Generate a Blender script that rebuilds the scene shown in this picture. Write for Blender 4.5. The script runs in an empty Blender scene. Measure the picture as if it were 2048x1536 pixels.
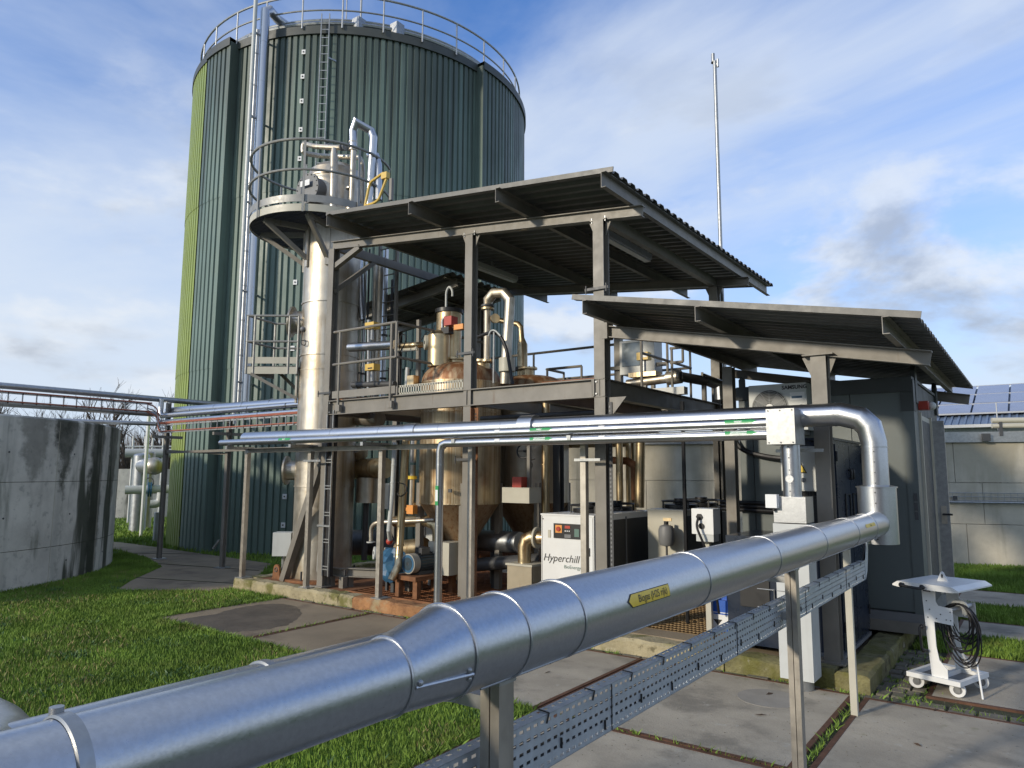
import bpy, bmesh, math, random
import numpy as np
from math import sin, cos, radians, pi, atan2, hypot, sqrt
from mathutils import Vector, Matrix
random.seed(7); rng = np.random.default_rng(7)
S = bpy.context.scene; COL = S.collection
# ---------------------------------------------------------------- camera
EYE = Vector((0, 0, 1.9)); FPX = 1437.2
YAW, PIT, ROL = -0.6308, 0.12346, 0.00458
FW = Vector((sin(YAW)*cos(PIT), cos(YAW)*cos(PIT), sin(PIT)))
_r = Vector((cos(YAW), -sin(YAW), 0)); _u = _r.cross(FW)
RT = _r*cos(ROL) + _u*sin(ROL); UP = -_r*sin(ROL) + _u*cos(ROL)
cd = bpy.data.cameras.new('camera'); cam = bpy.data.objects.new('camera', cd); COL.objects.link(cam)
cd.sensor_fit = 'HORIZONTAL'; cd.sensor_width = 36; cd.lens = FPX/2048*36
cd.clip_start = 0.05; cd.clip_end = 3000
m = Matrix((RT, UP, -FW)).transposed().to_4x4(); m.translation = EYE; cam.matrix_world = m
S.camera = cam
# ---------------------------------------------------------------- light
SUN_EL = radians(18.5); SUN_AZ = atan2(-0.34, -0.94)      # bearing of the sun from +Y towards +X
world = bpy.data.worlds.new('World'); S.world = world; world.use_nodes = True
nt = world.node_tree; nt.nodes.clear()
def nd(t, typ, **kw):
    n = t.nodes.new(typ)
    for k, v in kw.items(): setattr(n, k, v)
    return n
out = nd(nt, 'ShaderNodeOutputWorld'); bg = nd(nt, 'ShaderNodeBackground'); bg.inputs[1].default_value = 0.15
sky = nd(nt, 'ShaderNodeTexSky', sky_type='NISHITA', sun_disc=False)
sky.sun_elevation = SUN_EL; sky.sun_rotation = SUN_AZ; sky.air_density = 1.0; sky.dust_density = 1.0; sky.ozone_density = 2.2
tc = nd(nt, 'ShaderNodeTexCoord'); sep = nd(nt, 'ShaderNodeSeparateXYZ'); nt.links.new(tc.outputs['Generated'], sep.inputs[0])
def mth(t, op, a, b=None, c=None, clamp=False):
    n = nd(t, 'ShaderNodeMath', operation=op); n.use_clamp = clamp
    for i, v in enumerate((a, b, c)):
        if v is None: continue
        if isinstance(v, (int, float)): n.inputs[i].default_value = v
        else: t.links.new(v, n.inputs[i])
    return n.outputs[0]
zc = mth(nt, 'ADD', mth(nt, 'MAXIMUM', sep.outputs[2], 0.0), 0.28)
cxy = nd(nt, 'ShaderNodeCombineXYZ')
nt.links.new(mth(nt, 'DIVIDE', sep.outputs[0], zc), cxy.inputs[0]); nt.links.new(mth(nt, 'DIVIDE', sep.outputs[1], zc), cxy.inputs[1])
def cloud(scale, loc, det, rough, lo, hi, stretch=(1, 1, 1), rot=0.0, dist=0.6):
    mp = nd(nt, 'ShaderNodeMapping'); nt.links.new(cxy.outputs[0], mp.inputs[0])
    mp.inputs['Location'].default_value = loc; mp.inputs['Scale'].default_value = stretch; mp.inputs['Rotation'].default_value = (0, 0, rot)
    n = nd(nt, 'ShaderNodeTexNoise'); nt.links.new(mp.outputs[0], n.inputs['Vector'])
    n.inputs['Scale'].default_value = scale; n.inputs['Detail'].default_value = det; n.inputs['Roughness'].default_value = rough; n.inputs['Distortion'].default_value = dist
    r = nd(nt, 'ShaderNodeMapRange', interpolation_type='SMOOTHSTEP'); nt.links.new(n.outputs[0], r.inputs[0])
    r.inputs[1].default_value = lo; r.inputs[2].default_value = hi
    return r.outputs[0]
veil = cloud(0.55, (19.6, 9.1, 0), 8, .56, .36, .62, (1.0, 1.35, 1), 0.5, .5)
def puffs(dz, lo, hi):          # rounded cumulus: noise on the view direction itself
    va = nd(nt, 'ShaderNodeVectorMath', operation='ADD'); nt.links.new(tc.outputs['Generated'], va.inputs[0]); va.inputs[1].default_value = (PUFF[0], PUFF[1], PUFF[2] + dz)
    mp = nd(nt, 'ShaderNodeMapping'); nt.links.new(va.outputs[0], mp.inputs[0]); mp.inputs['Scale'].default_value = (1, 1, 2.1)
    n = nd(nt, 'ShaderNodeTexNoise'); nt.links.new(mp.outputs[0], n.inputs['Vector']); n.inputs['Scale'].default_value = 3.6; n.inputs['Detail'].default_value = 10; n.inputs['Roughness'].default_value = .56; n.inputs['Distortion'].default_value = .15
    r = nd(nt, 'ShaderNodeMapRange', interpolation_type='SMOOTHSTEP'); nt.links.new(n.outputs[0], r.inputs[0]); r.inputs[1].default_value = lo; r.inputs[2].default_value = hi
    return r.outputs[0]
PUFF = (3.7, 11.3, 12.6)
puff = puffs(0, .475, .62); grey = puffs(.045, .47, .64)
haze = nd(nt, 'ShaderNodeMapRange', interpolation_type='SMOOTHSTEP'); nt.links.new(sep.outputs[2], haze.inputs[0])
haze.inputs[1].default_value = 0.50; haze.inputs[2].default_value = -0.02
def mixc(t, fac, a, b, mode='MIX'):
    n = nd(t, 'ShaderNodeMix', data_type='RGBA', blend_type=mode)
    for s, v in (('Factor', fac), ('A', a), ('B', b)):
        i = [k for k in n.inputs if k.name == s and (k.type == ('VALUE' if s == 'Factor' else 'RGBA'))][0]
        if isinstance(v, (int, float)): i.default_value = v
        elif isinstance(v, tuple): i.default_value = v if len(v) == 4 else (*v, 1)
        else: t.links.new(v, i)
    return [o for o in n.outputs if o.type == 'RGBA'][0]
skyb = mixc(nt, 1.0, sky.outputs[0], (0.46, 0.70, 1.04), 'MULTIPLY')
c1 = mixc(nt, mth(nt, 'MULTIPLY', veil, 0.80), skyb, (3.1, 3.45, 3.95))
c2 = mixc(nt, mth(nt, 'MULTIPLY', haze.outputs[0], 0.90), c1, (2.9, 3.3, 3.85))
lowb = nd(nt, 'ShaderNodeMapRange', interpolation_type='SMOOTHSTEP'); nt.links.new(sep.outputs[2], lowb.inputs[0])
lowb.inputs[1].default_value = 0.62; lowb.inputs[2].default_value = 0.22
pc_ = mixc(nt, grey, (3.5, 3.7, 3.95), (1.75, 1.95, 2.3))
c4 = mixc(nt, mth(nt, 'MULTIPLY', mth(nt, 'MULTIPLY', puff, lowb.outputs[0]), 0.82), c2, pc_)
nt.links.new(c4, bg.inputs[0]); nt.links.new(bg.outputs[0], out.inputs[0])
sd = bpy.data.lights.new('sun', 'SUN'); sun = bpy.data.objects.new('sun', sd); COL.objects.link(sun)
sd.energy = 2.0; sd.angle = radians(4.0); sd.color = (1.0, 0.88, 0.70)
tosun = Vector((sin(SUN_AZ)*cos(SUN_EL), cos(SUN_AZ)*cos(SUN_EL), sin(SUN_EL)))
sun.rotation_euler = tosun.to_track_quat('Z', 'Y').to_euler(); sun.location = (-20, -30, 30)
S.view_settings.view_transform = 'Standard'; S.view_settings.look = 'None'
S.view_settings.exposure = 0.66; S.view_settings.gamma = 1.0; S.view_settings.use_curve_mapping = False
# ---------------------------------------------------------------- pixel helpers (photo is 2048 x 1536)
def ray(x, y): return RT*((x-1024)/FPX) - UP*((y-768)/FPX) + FW
def Zp(x, y, z=0.0): d = ray(x, y); return EYE + d*((z-EYE.z)/d.z)
def Yp(x, y, Y): d = ray(x, y); return EYE + d*(Y/d.y)
def Xp(x, y, X): d = ray(x, y); return EYE + d*(X/d.x)
def Dp(x, y, D): d = ray(x, y); return EYE + d*(D/hypot(d.x, d.y))
# ---------------------------------------------------------------- mesh builder
Z = Vector((0, 0, 1))
def V(*a): return Vector(a) if len(a) == 3 else Vector(a[0])
def frame(d, up=Z):
    d = V(d).normalized(); up = V(up)
    if abs(d.dot(up)) > .999: up = Vector((0, 1, 0)) if abs(d.y) < .9 else Vector((1, 0, 0))
    s = d.cross(up).normalized(); return d, s, s.cross(d).normalized()
class MB:
    def __init__(self): self.v = []; self.f = []
    def add(self, vs, fs):
        o = len(self.v); self.v += [tuple(x) for x in vs]; self.f += [tuple(i+o for i in q) for q in fs]; return self
    def bx(self, x0, x1, y0, y1, z0, z1):
        return self.add([(x, y, z) for z in (z0, z1) for y in (y0, y1) for x in (x0, x1)],
                        [(0, 2, 3, 1), (4, 5, 7, 6), (0, 1, 5, 4), (2, 6, 7, 3), (0, 4, 6, 2), (1, 3, 7, 5)])
    def obx(self, c, s, ax=None, ay=None, az=None):
        c = V(c); ax = V(ax or (1, 0, 0)); ay = V(ay or (0, 1, 0)); az = V(az or (0, 0, 1))
        return self.add([c + ax*(i*s[0]/2) + ay*(j*s[1]/2) + az*(k*s[2]/2) for k in (-1, 1) for j in (-1, 1) for i in (-1, 1)],
                        [(0, 2, 3, 1), (4, 5, 7, 6), (0, 1, 5, 4), (2, 6, 7, 3), (0, 4, 6, 2), (1, 3, 7, 5)])
    def ext(self, prof, p0, p1, up=Z, closed=True, caps=True):   # profile (s, u) swept p0 -> p1
        p0 = V(p0); p1 = V(p1); d, s, u = frame(p1-p0, up); n = len(prof)
        vs = [p + s*a + u*b for p in (p0, p1) for a, b in prof]
        fs = [(i, (i+1) % n, n+(i+1) % n, n+i) for i in range(n if closed else n-1)]
        if caps and closed: fs += [tuple(range(n))[::-1], tuple(range(n, 2*n))]
        return self.add(vs, fs)
    def bar(self, p0, p1, w, h, up=Z): return self.ext([(-w/2, -h/2), (w/2, -h/2), (w/2, h/2), (-w/2, h/2)], p0, p1, up)
    def ibeam(self, p0, p1, h, w, tf=.012, tw=.009, up=Z):
        a, b = w/2, h/2; t = tw/2
        return self.ext([(-a, -b), (a, -b), (a, -b+tf), (t, -b+tf), (t, b-tf), (a, b-tf), (a, b), (-a, b), (-a, b-tf), (-t, b-tf), (-t, -b+tf), (-a, -b+tf)], p0, p1, up)
    def cbeam(self, p0, p1, h, w, t=.01, up=Z, flip=1):
        b = h/2; q = [(0, -b), (w, -b), (w, -b+t), (t, -b+t), (t, b-t), (w, b-t), (w, b), (0, b)]
        if flip < 0: q = [(-x, y) for x, y in q][::-1]
        return self.ext(q, p0, p1, up)
    def angle(self, p0, p1, a, t=.008, up=Z): return self.ext([(0, 0), (a, 0), (a, t), (t, t), (t, a), (0, a)], p0, p1, up)
    def tube(self, pts, r, n=16, caps=True):
        pts = [V(p) for p in pts]; d, s, u = frame(pts[1]-pts[0])
        rr = r if isinstance(r, (list, tuple)) else [r]*len(pts)
        ring = [(s*cos(2*pi*i/n) + u*sin(2*pi*i/n)) for i in range(n)]
        vs = [pts[0] + q*rr[0] for q in ring]; pd = d
        for k in range(1, len(pts)):
            if k < len(pts)-1:
                nd_ = (pts[k+1]-pts[k]).normalized(); pl = (pd+nd_).normalized()
            else: nd_ = pd; pl = pd
            new = []
            for q in ring:
                p = q*rr[k]; t = -p.dot(pl)/max(pd.dot(pl), .2); new.append(pts[k] + p + pd*t)
            vs += new
            if k < len(pts)-1:
                rot = pd.rotation_difference(nd_); ring = [rot @ q for q in ring]; pd = nd_
        fs = []
        for k in range(len(pts)-1):
            for i in range(n): fs.append((k*n+i, k*n+(i+1) % n, (k+1)*n+(i+1) % n, (k+1)*n+i))
        if caps: fs += [tuple(range(n))[::-1], tuple(range((len(pts)-1)*n, len(pts)*n))]
        return self.add(vs, fs)
    def cyl(self, p0, p1, r0, r1=None, n=24, caps=True): return self.tube([p0, p1], [r0, r0 if r1 is None else r1], n, caps)
    def lathe(self, c, prof, n=32, a0=0, a1=2*pi, ax=None):
        c = V(c); full = abs(a1-a0-2*pi) < 1e-6; m_ = n if full else n+1
        if ax is None: e1, e2, e3 = Vector((1, 0, 0)), Vector((0, 1, 0)), Z
        else:
            e3, e1, e2 = frame(ax)
        vs = []
        for r, z in prof:
            for i in range(m_):
                a = a0 + (a1-a0)*i/n; vs.append(c + e1*(r*cos(a)) + e2*(r*sin(a)) + e3*z)
        fs = []
        for k in range(len(prof)-1):
            for i in range(n): fs.append((k*m_+i, k*m_+(i+1) % m_, (k+1)*m_+(i+1) % m_, (k+1)*m_+i))
        return self.add(vs, fs)
    def disc(self, c, ax, r, h, n=24):
        c = V(c); d = V(ax).normalized(); return self.cyl(c - d*(h/2), c + d*(h/2), r, n=n)
    def torus(self, c, ax, R, r, n=32, k=8, a0=0, a1=2*pi):
        c = V(c); d, e1, e2 = frame(ax)
        full = abs(a1-a0-2*pi) < 1e-6; m_ = n if full else n+1; vs = []
        for i in range(m_):
            a = a0 + (a1-a0)*i/n; o = e1*cos(a) + e2*sin(a)
            for j in range(k):
                b = 2*pi*j/k; vs.append(c + o*(R + r*cos(b)) + d*(r*sin(b)))
        fs = [(i*k+j, ((i+1) % m_)*k+j, ((i+1) % m_)*k+(j+1) % k, i*k+(j+1) % k) for i in range(n) for j in range(k)]
        return self.add(vs, fs)
    def sph(self, c, r, n=16, m_=10, sc=(1, 1, 1)):
        c = V(c); vs = [c + Vector((0, 0, r*sc[2]))]; 
        for i in range(1, m_):
            t = pi*i/m_
            for j in range(n): a = 2*pi*j/n; vs.append(c + Vector((r*sc[0]*sin(t)*cos(a), r*sc[1]*sin(t)*sin(a), r*sc[2]*cos(t))))
        vs.append(c - Vector((0, 0, r*sc[2]))); fs = []
        for j in range(n): fs.append((0, 1+j, 1+(j+1) % n))
        for i in range(m_-2):
            for j in range(n): fs.append((1+i*n+j, 1+(i+1)*n+j, 1+(i+1)*n+(j+1) % n, 1+i*n+(j+1) % n))
        L = len(vs)-1
        for j in range(n): fs.append((L, 1+(m_-2)*n+(j+1) % n, 1+(m_-2)*n+j))
        return self.add(vs, fs)
    def poly(self, pts, h, ax=Z):     # polygon prism
        n = len(pts); pts = [V(p) for p in pts]; o = V(ax)*h
        return self.add(pts + [p+o for p in pts], [tuple(range(n))[::-1], tuple(range(n, 2*n))] + [(i, (i+1) % n, n+(i+1) % n, n+i) for i in range(n)])
    def build(self, name, mat, parent=None, sm=32, **kw):
        me = bpy.data.meshes.new(name); o_ = org(parent)
        bm = bmesh.new(); bv = [bm.verts.new((x-o_.x, y-o_.y, z-o_.z)) for x, y, z in self.v]
        for f in self.f:
            try: bm.faces.new([bv[i] for i in f])
            except ValueError: pass
        bmesh.ops.recalc_face_normals(bm, faces=bm.faces)
        if sm:
            c = cos(radians(sm))
            for f in bm.faces: f.smooth = True
            for e in bm.edges:
                e.smooth = len(e.link_faces) == 2 and e.link_faces[0].normal.dot(e.link_faces[1].normal) > c
        bm.to_mesh(me); bm.free()
        if mat: me.materials.append(mat)
        o = bpy.data.objects.new(name, me); COL.objects.link(o)
        if parent: o.parent = parent
        for k, v in kw.items(): o[k] = v
        return o
def org(p):
    if p is None: return Vector((0, 0, 0))
    while p.parent: p = p.parent
    return Vector(p.location)
def thing(name, label, cat, loc=(0, 0, 0), group=None):
    o = bpy.data.objects.new(name, None); COL.objects.link(o); o.location = loc; o.empty_display_size = .1
    o['label'] = label; o['category'] = cat
    if group: o['group'] = group
    return o
def tag(o, label, cat, group=None):
    o['label'] = label; o['category'] = cat
    if group: o['group'] = group
    return o
def copy_tree(o, dloc, parent=None, label=None):
    c = o.copy(); COL.objects.link(c)
    if parent: c.parent = parent
    else: c.location = Vector(o.location) + V(dloc)
    if label: c['label'] = label
    for ch in o.children: copy_tree(ch, None, c)
    return c
def fillet(pts, rad, seg=6):
    pts = [V(p) for p in pts]; o = [pts[0]]
    for i in range(1, len(pts)-1):
        a, b, c = pts[i-1], pts[i], pts[i+1]; d1 = (a-b); d2 = (c-b)
        p0 = b + d1.normalized()*min(rad, d1.length*.48); p2 = b + d2.normalized()*min(rad, d2.length*.48)
        for k in range(seg+1):
            t = k/seg; o.append(p0*(1-t)**2 + b*(2*t*(1-t)) + p2*t*t)
    return o + [pts[-1]]
def text_mesh(body, size, shear=0.0, bold=0.0, align='CENTER'):
    c = bpy.data.curves.new('lettering', 'FONT'); c.body = body; c.size = size; c.shear = shear; c.offset = bold; c.align_x = align; c.resolution_u = 3; c.align_y = 'CENTER'
    o = bpy.data.objects.new('lettering', c); COL.objects.link(o)
    dg = bpy.context.evaluated_depsgraph_get(); me = o.evaluated_get(dg).to_mesh()
    vs = [tuple(v.co) for v in me.vertices]; fs = [tuple(p.vertices) for p in me.polygons]
    o.evaluated_get(dg).to_mesh_clear(); bpy.data.objects.remove(o); bpy.data.curves.remove(c)
    return vs, fs
def text_on(body, size, c, right, up, mat, parent, shear=0.0, bold=0.0, off=.003, name='lettering', align='CENTER'):
    vs, fs = text_mesh(body, size, shear, bold, align); c = V(c); right = V(right).normalized(); up = V(up).normalized(); n = right.cross(up)
    return MB().add([c + right*x + up*y + n*off for x, y, z in vs], fs).build(name, mat, parent, sm=0)
# ---------------------------------------------------------------- materials
def pm(name, col, rough=.5, metal=0.0, var=.12, scale=5.0, bump=0.0, bscale=60.0, streaks=(), coat=0.0, spec=.5, rvar=.08, patches=(), stretch=(1, 1, 1)):
    mt = bpy.data.materials.new(name); mt.use_nodes = True; t = mt.node_tree; b = t.nodes['Principled BSDF']
    geo = nd(t, 'ShaderNodeNewGeometry'); pos = geo.outputs['Position']
    def noise(sc, det=6, ro=.6, st=(1, 1, 1), off=0.0):
        mp = nd(t, 'ShaderNodeMapping'); t.links.new(pos, mp.inputs[0]); mp.inputs['Scale'].default_value = st; mp.inputs['Location'].default_value = (off, off*.7, off*.3)
        n = nd(t, 'ShaderNodeTexNoise'); t.links.new(mp.outputs[0], n.inputs['Vector']); n.inputs['Scale'].default_value = sc; n.inputs['Detail'].default_value = det; n.inputs['Roughness'].default_value = ro
        return n.outputs[0]
    def rng_(v, lo, hi, a=0.0, bb=1.0):
        r = nd(t, 'ShaderNodeMapRange', interpolation_type='SMOOTHSTEP'); t.links.new(v, r.inputs[0])
        for i, x in enumerate((lo, hi, a, bb)): r.inputs[i+1].default_value = x
        return r.outputs[0]
    n0 = noise(scale, st=stretch); f0 = rng_(n0, .25, .75)
    lo = tuple(max(0, x*(1-var)) for x in col); hi = tuple(min(1, x*(1+var)) for x in col)
    c = mixc(t, f0, lo, hi)
    for k, (pc, psc, plo, phi, amt) in enumerate(patches):
        c = mixc(t, mth(t, 'MULTIPLY', rng_(noise(psc, off=3.7*k+1.3, det=8), plo, phi), amt), c, pc)
    for k, (sc_, sx, sz, slo, shi, amt) in enumerate(streaks):
        s_ = noise(1.0, det=5, ro=.6, st=(sx, sx, sz), off=7.1*k+2.2)
        c = mixc(t, mth(t, 'MULTIPLY', rng_(s_, slo, shi), amt), c, sc_)
    t.links.new(c, b.inputs['Base Color'])
    rn = rng_(noise(scale*2.3, off=9.0), .25, .75, max(.02, rough-rvar), min(1, rough+rvar)); t.links.new(rn, b.inputs['Roughness'])
    b.inputs['Metallic'].default_value = metal; b.inputs['Specular IOR Level'].default_value = spec; b.inputs['Coat Weight'].default_value = coat
    if bump:
        bp = nd(t, 'ShaderNodeBump'); bp.inputs['Strength'].default_value = 1.0; bp.inputs['Distance'].default_value = bump
        t.links.new(noise(bscale, det=4), bp.inputs['Height']); t.links.new(bp.outputs[0], b.inputs['Normal'])
    return mt
M = {}
M['clad'] = pm('aluminium_cladding', (.49, .505, .525), .33, 1, .07, 90, .0006, 26, patches=[((.40, .41, .43), 5, .60, .76, .30), ((.25, .25, .25), 34, .70, .78, .45)], streaks=[((.44, .45, .46), 16, 3.0, .58, .72, .40)], rvar=.06)
M['cladd'] = pm('dull_aluminium', (.40, .42, .44), .42, .9, .12, 6, streaks=[((.28, .29, .30), 6, 2, .5, .75, .6)])
M['stain'] = pm('stainless_steel', (.50, .465, .40), .44, .85, .14, 4, .0008, 40, patches=[((.36, .29, .20), 2.2, .5, .7, .7)], streaks=[((.34, .27, .18), 11, .5, .46, .72, .8), ((.64, .61, .55), 14, .4, .6, .75, .5), ((.20, .13, .07), 9, 1.6, .64, .76, .7)])
M['gold'] = pm('tinted_stainless', (.55, .44, .27), .36, .9, .15, 4, streaks=[((.32, .16, .06), 16, .5, .50, .68, .8)])
M['rustv'] = pm('rust_streaked_vessel', (.60, .49, .32), .40, .8, .14, 3, patches=[((.36, .25, .14), 2.4, .5, .68, .6)], streaks=[((.32, .18, .075), 44, .5, .46, .62, .75), ((.17, .075, .03), 63, .8, .58, .70, .8), ((.64, .60, .52), 52, .6, .60, .70, .6)])
M['rcone'] = pm('rust_streaked_cone', (.36, .25, .15), .5, .5, .15, 3, streaks=[((.22, .10, .04), 24, 5, .46, .66, .7), ((.50, .42, .30), 30, 6, .6, .74, .5)])
M['rdome'] = pm('rusty_dome', (.46, .33, .20), .55, .45, .2, 5, streaks=[((.24, .10, .04), 10, 1.2, .36, .6, .95)])
M['paint'] = pm('grey_painted_steel', (.20, .185, .158), .50, 0, .14, 3, patches=[((.15, .135, .11), 1.4, .5, .7, .5), ((.13, .065, .03), 9, .70, .78, .7)], streaks=[((.13, .085, .05), 16, 1.0, .60, .76, .7), ((.26, .25, .225), 20, 1.3, .62, .76, .4)], coat=.05)
M['galv'] = pm('galvanised_steel', (.36, .37, .37), .42, .75, .16, 18, patches=[((.33, .34, .35), 30, .5, .7, .6)])
M['tray'] = pm('galvanised_tray', (.50, .55, .60), .45, .6, .10, 25, patches=[((.38, .42, .47), 18, .5, .72, .5)])
M['post'] = pm('galvanised_post', (.40, .37, .32), .45, .7, .15, 8, streaks=[((.25, .23, .2), 14, .8, .5, .7, .6)])
M['roofs'] = pm('anthracite_roof_sheet', (.115, .115, .11), .45, 0, .12, 4)
M['fascia'] = pm('grey_fascia', (.15, .145, .13), .5, 0, .1, 4)
M['green'] = pm('dark_green_cladding', (.135, .192, .165), .46, 0, .10, .8, spec=.4, streaks=[((.16, .205, .18), 5, .15, .5, .75, .6), ((.085, .135, .12), 1.2, .1, .5, .7, .6), ((.05, .05, .04), 9, .35, .66, .78, .5)])
M['rib'] = pm('dark_green_groove', (.012, .036, .034), .5, 0, .1, 2)
M['lime'] = pm('lime_green_cladding', (.235, .30, .065), .45, 0, .08, 1)
M['rim'] = pm('dark_green_flashing', (.055, .062, .056), .5, 0, .12, 2)
M['conc'] = pm('pale_concrete', (.50, .465, .38), .85, 0, .14, 2.2, .004, 25, streaks=[((.20, .165, .09), 1.3, .22, .58, .74, .6), ((.20, .19, .15), 3, .3, .55, .75, .6)])
M['algae'] = pm('algae_stained_concrete', (.62, .60, .54), .88, 0, .16, 1.8, .005, 22, streaks=[((.38, .38, .34), 2.6, .12, .48, .66, .5), ((.040, .048, .030), 1.0, .12, .545, .60, .92), ((.10, .11, .075), 2.2, .45, .60, .70, .5)], patches=[((.20, .21, .19), 7, .55, .7, .45)])
M['slab'] = pm('worn_concrete_slab', (.36, .32, .25), .84, 0, .20, 1.3, .004, 70, patches=[((.17, .155, .125), 2.1, .48, .68, .75), ((.42, .40, .34), 7, .60, .72, .6), ((.10, .095, .08), 19, .62, .74, .7), ((.07, .065, .055), 90, .64, .74, .6), ((.44, .41, .35), 130, .66, .74, .5), ((.15, .16, .07), 3.7, .62, .74, .5)])
M['slabd'] = pm('stained_concrete_slab', (.245, .195, .13), .8, 0, .2, 1.0, .004, 45, patches=[((.115, .085, .06), 1.6, .5, .68, .7), ((.26, .22, .17), 7, .6, .75, .5)])
M['edge'] = pm('rusty_steel_edge', (.11, .052, .03), .75, .2, .3, 12)
M['kerb'] = pm('mossy_kerb', (.36, .31, .19), .9, 0, .2, 5, .012, 28, patches=[((.135, .13, .03), 3.2, .46, .62, .9), ((.07, .06, .025), 14, .55, .72, .7), ((.46, .42, .31), 19, .6, .74, .6)])
M['rkerb'] = pm('iron_stained_kerb', (.33, .165, .07), .9, 0, .28, 5, .014, 28, patches=[((.19, .085, .035), 6, .48, .66, .8), ((.34, .29, .17), 2.6, .52, .66, .8), ((.12, .07, .04), 18, .6, .72, .7)])
M['moss'] = pm('moss_covered_kerb', (.18, .165, .075), .95, 0, .3, 9, .016, 34, patches=[((.13, .125, .025), 3.1, .45, .62, .8), ((.055, .045, .02), 6, .54, .68, .8), ((.30, .28, .21), 11, .6, .72, .8)])
M['patch'] = pm('mortar_patch', (.27, .25, .215), .85, 0, .1, 6, .002, 60)
M['grate'] = pm('rusty_grating', (.24, .10, .042), .75, .25, .25, 6)
M['gratey'] = pm('yellowed_grating', (.27, .18, .085), .75, .2, .25, 6)
M['rust'] = pm('rusted_steel', (.22, .10, .045), .8, .2, .3, 8)
M['cob'] = pm('weathered_paver', (.15, .135, .105), .9, 0, .25, 6, .006, 60, patches=[((.07, .085, .03), 3, .5, .66, .7)])
M['soil'] = pm('mossy_joint', (.045, .048, .022), .95, 0, .4, 9, .01, 60)
M['lawn'] = pm('lawn_ground', (.08, .125, .024), .95, 0, .35, 3, .02, 30, patches=[((.04, .055, .014), .7, .45, .65, .6)])
M['cabin'] = pm('grey_green_cabin_panel', (.105, .125, .122), .45, 0, .05, 2)
M['cabd'] = pm('dark_cabin_trim', (.045, .052, .052), .5, 0, .08, 2)
M['navy'] = pm('navy_blue_paint', (.010, .018, .036), .3, 0, .1, 2, coat=.2)
M['black'] = pm('black_plastic', (.012, .012, .013), .45, 0, .1, 5)
M['cowl'] = pm('beige_fan_cowl', (.38, .36, .30), .5, 0, .15, 8)
M['dark_slab'] = pm('dark_concrete', (.10, .08, .058), .6, 0, .25, 2.5, .003, 45)
M['cable'] = pm('black_cable', (.015, .015, .017), .5, 0, .1, 5)
M['white'] = pm('white_paint', (.72, .73, .72), .4, 0, .04, 4, streaks=[((.55, .53, .48), 9, .8, .62, .8, .4)])
M['lgrey'] = pm('light_grey_enclosure', (.50, .52, .51), .42, 0, .05, 4, streaks=[((.40, .41, .40), 8, .7, .6, .8, .5)])
M['cream'] = pm('cream_paint', (.47, .45, .37), .45, 0, .06, 4)
M['mesh'] = pm('dark_condenser_mesh', (.030, .032, .034), .6, 0, .2, 60, .002, 300)
M['yel'] = pm('yellow_plastic', (.66, .45, .10), .42, 0, .06, 5)
M['ylab'] = pm('yellow_label', (.80, .56, .05), .4, 0, .05, 9)
M['orange'] = pm('orange_plastic', (.75, .31, .07), .45, 0, .06, 5)
M['red'] = pm('red_paint', (.42, .05, .03), .42, 0, .1, 5)
M['copper'] = pm('red_brown_conduit', (.36, .12, .075), .5, 0, .12, 5)
M['blue'] = pm('blue_plastic', (.02, .10, .45), .4, 0, .06, 5)
M['bluet'] = pm('blue_tarpaulin', (.035, .115, .21), .45, 0, .2, 8)
M['motor'] = pm('blue_grey_motor', (.030, .055, .075), .5, .2, .2, 8)
M['glab'] = pm('green_label', (.03, .30, .09), .4, 0, .05, 9)
M['wlab'] = pm('white_label', (.75, .76, .76), .45, 0, .03, 9)
M['ink'] = pm('black_ink', (.02, .02, .02), .5, 0, 0, 5)
M['inkg'] = pm('dark_green_ink', (.10, .18, .15), .5, 0, 0, 5)
M['grey'] = pm('mid_grey_paint', (.17, .175, .18), .5, 0, .08, 5)
M['dgrey'] = pm('dark_grey_paint', (.06, .062, .065), .5, 0, .1, 5)
M['solar'] = pm('solar_glass', (.20, .22, .30), .12, .3, .1, 1, spec=.8)
M['bluer'] = pm('blue_grey_roof', (.13, .18, .26), .45, .1, .1, 1)
M['pale'] = pm('pale_sheet', (.46, .47, .48), .5, 0, .06, 1)
M['bark'] = pm('grey_brown_bark', (.085, .068, .052), .9, 0, .25, 6)
M['glass'] = pm('cabinet_window', (.16, .19, .21), .12, .2, .1, 3, spec=.7)
M['grass'] = pm('grass_blades', (.165, .265, .042), .6, 0, .36, 1.1, spec=.25, patches=[((.19, .20, .055), 2.3, .52, .72, .6), ((.11, .19, .032), .7, .48, .68, .7), ((.15, .24, .04), 5, .58, .72, .6)])
M['leaf'] = pm('dead_leaf', (.06, .035, .02), .8, 0, .3, 20)
M['asph'] = pm('asphalt_road', (.10, .105, .115), .85, 0, .1, 3)
M['rail'] = pm('weathered_rail', (.27, .27, .255), .48, .3, .12, 6)
M['beige'] = pm('beige_enclosure', (.36, .31, .22), .5, .1, .1, 4, streaks=[((.24, .16, .08), 9, 2, .6, .76, .6)])
M['brick'] = pm('brown_brick', (.26, .15, .10), .85, 0, .2, 8)
M['straw'] = pm('dry_grass', (.30, .25, .11), .8, 0, .3, 9)
M['clover'] = pm('clover_leaf', (.06, .13, .035), .6, 0, .3, 7)
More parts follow.
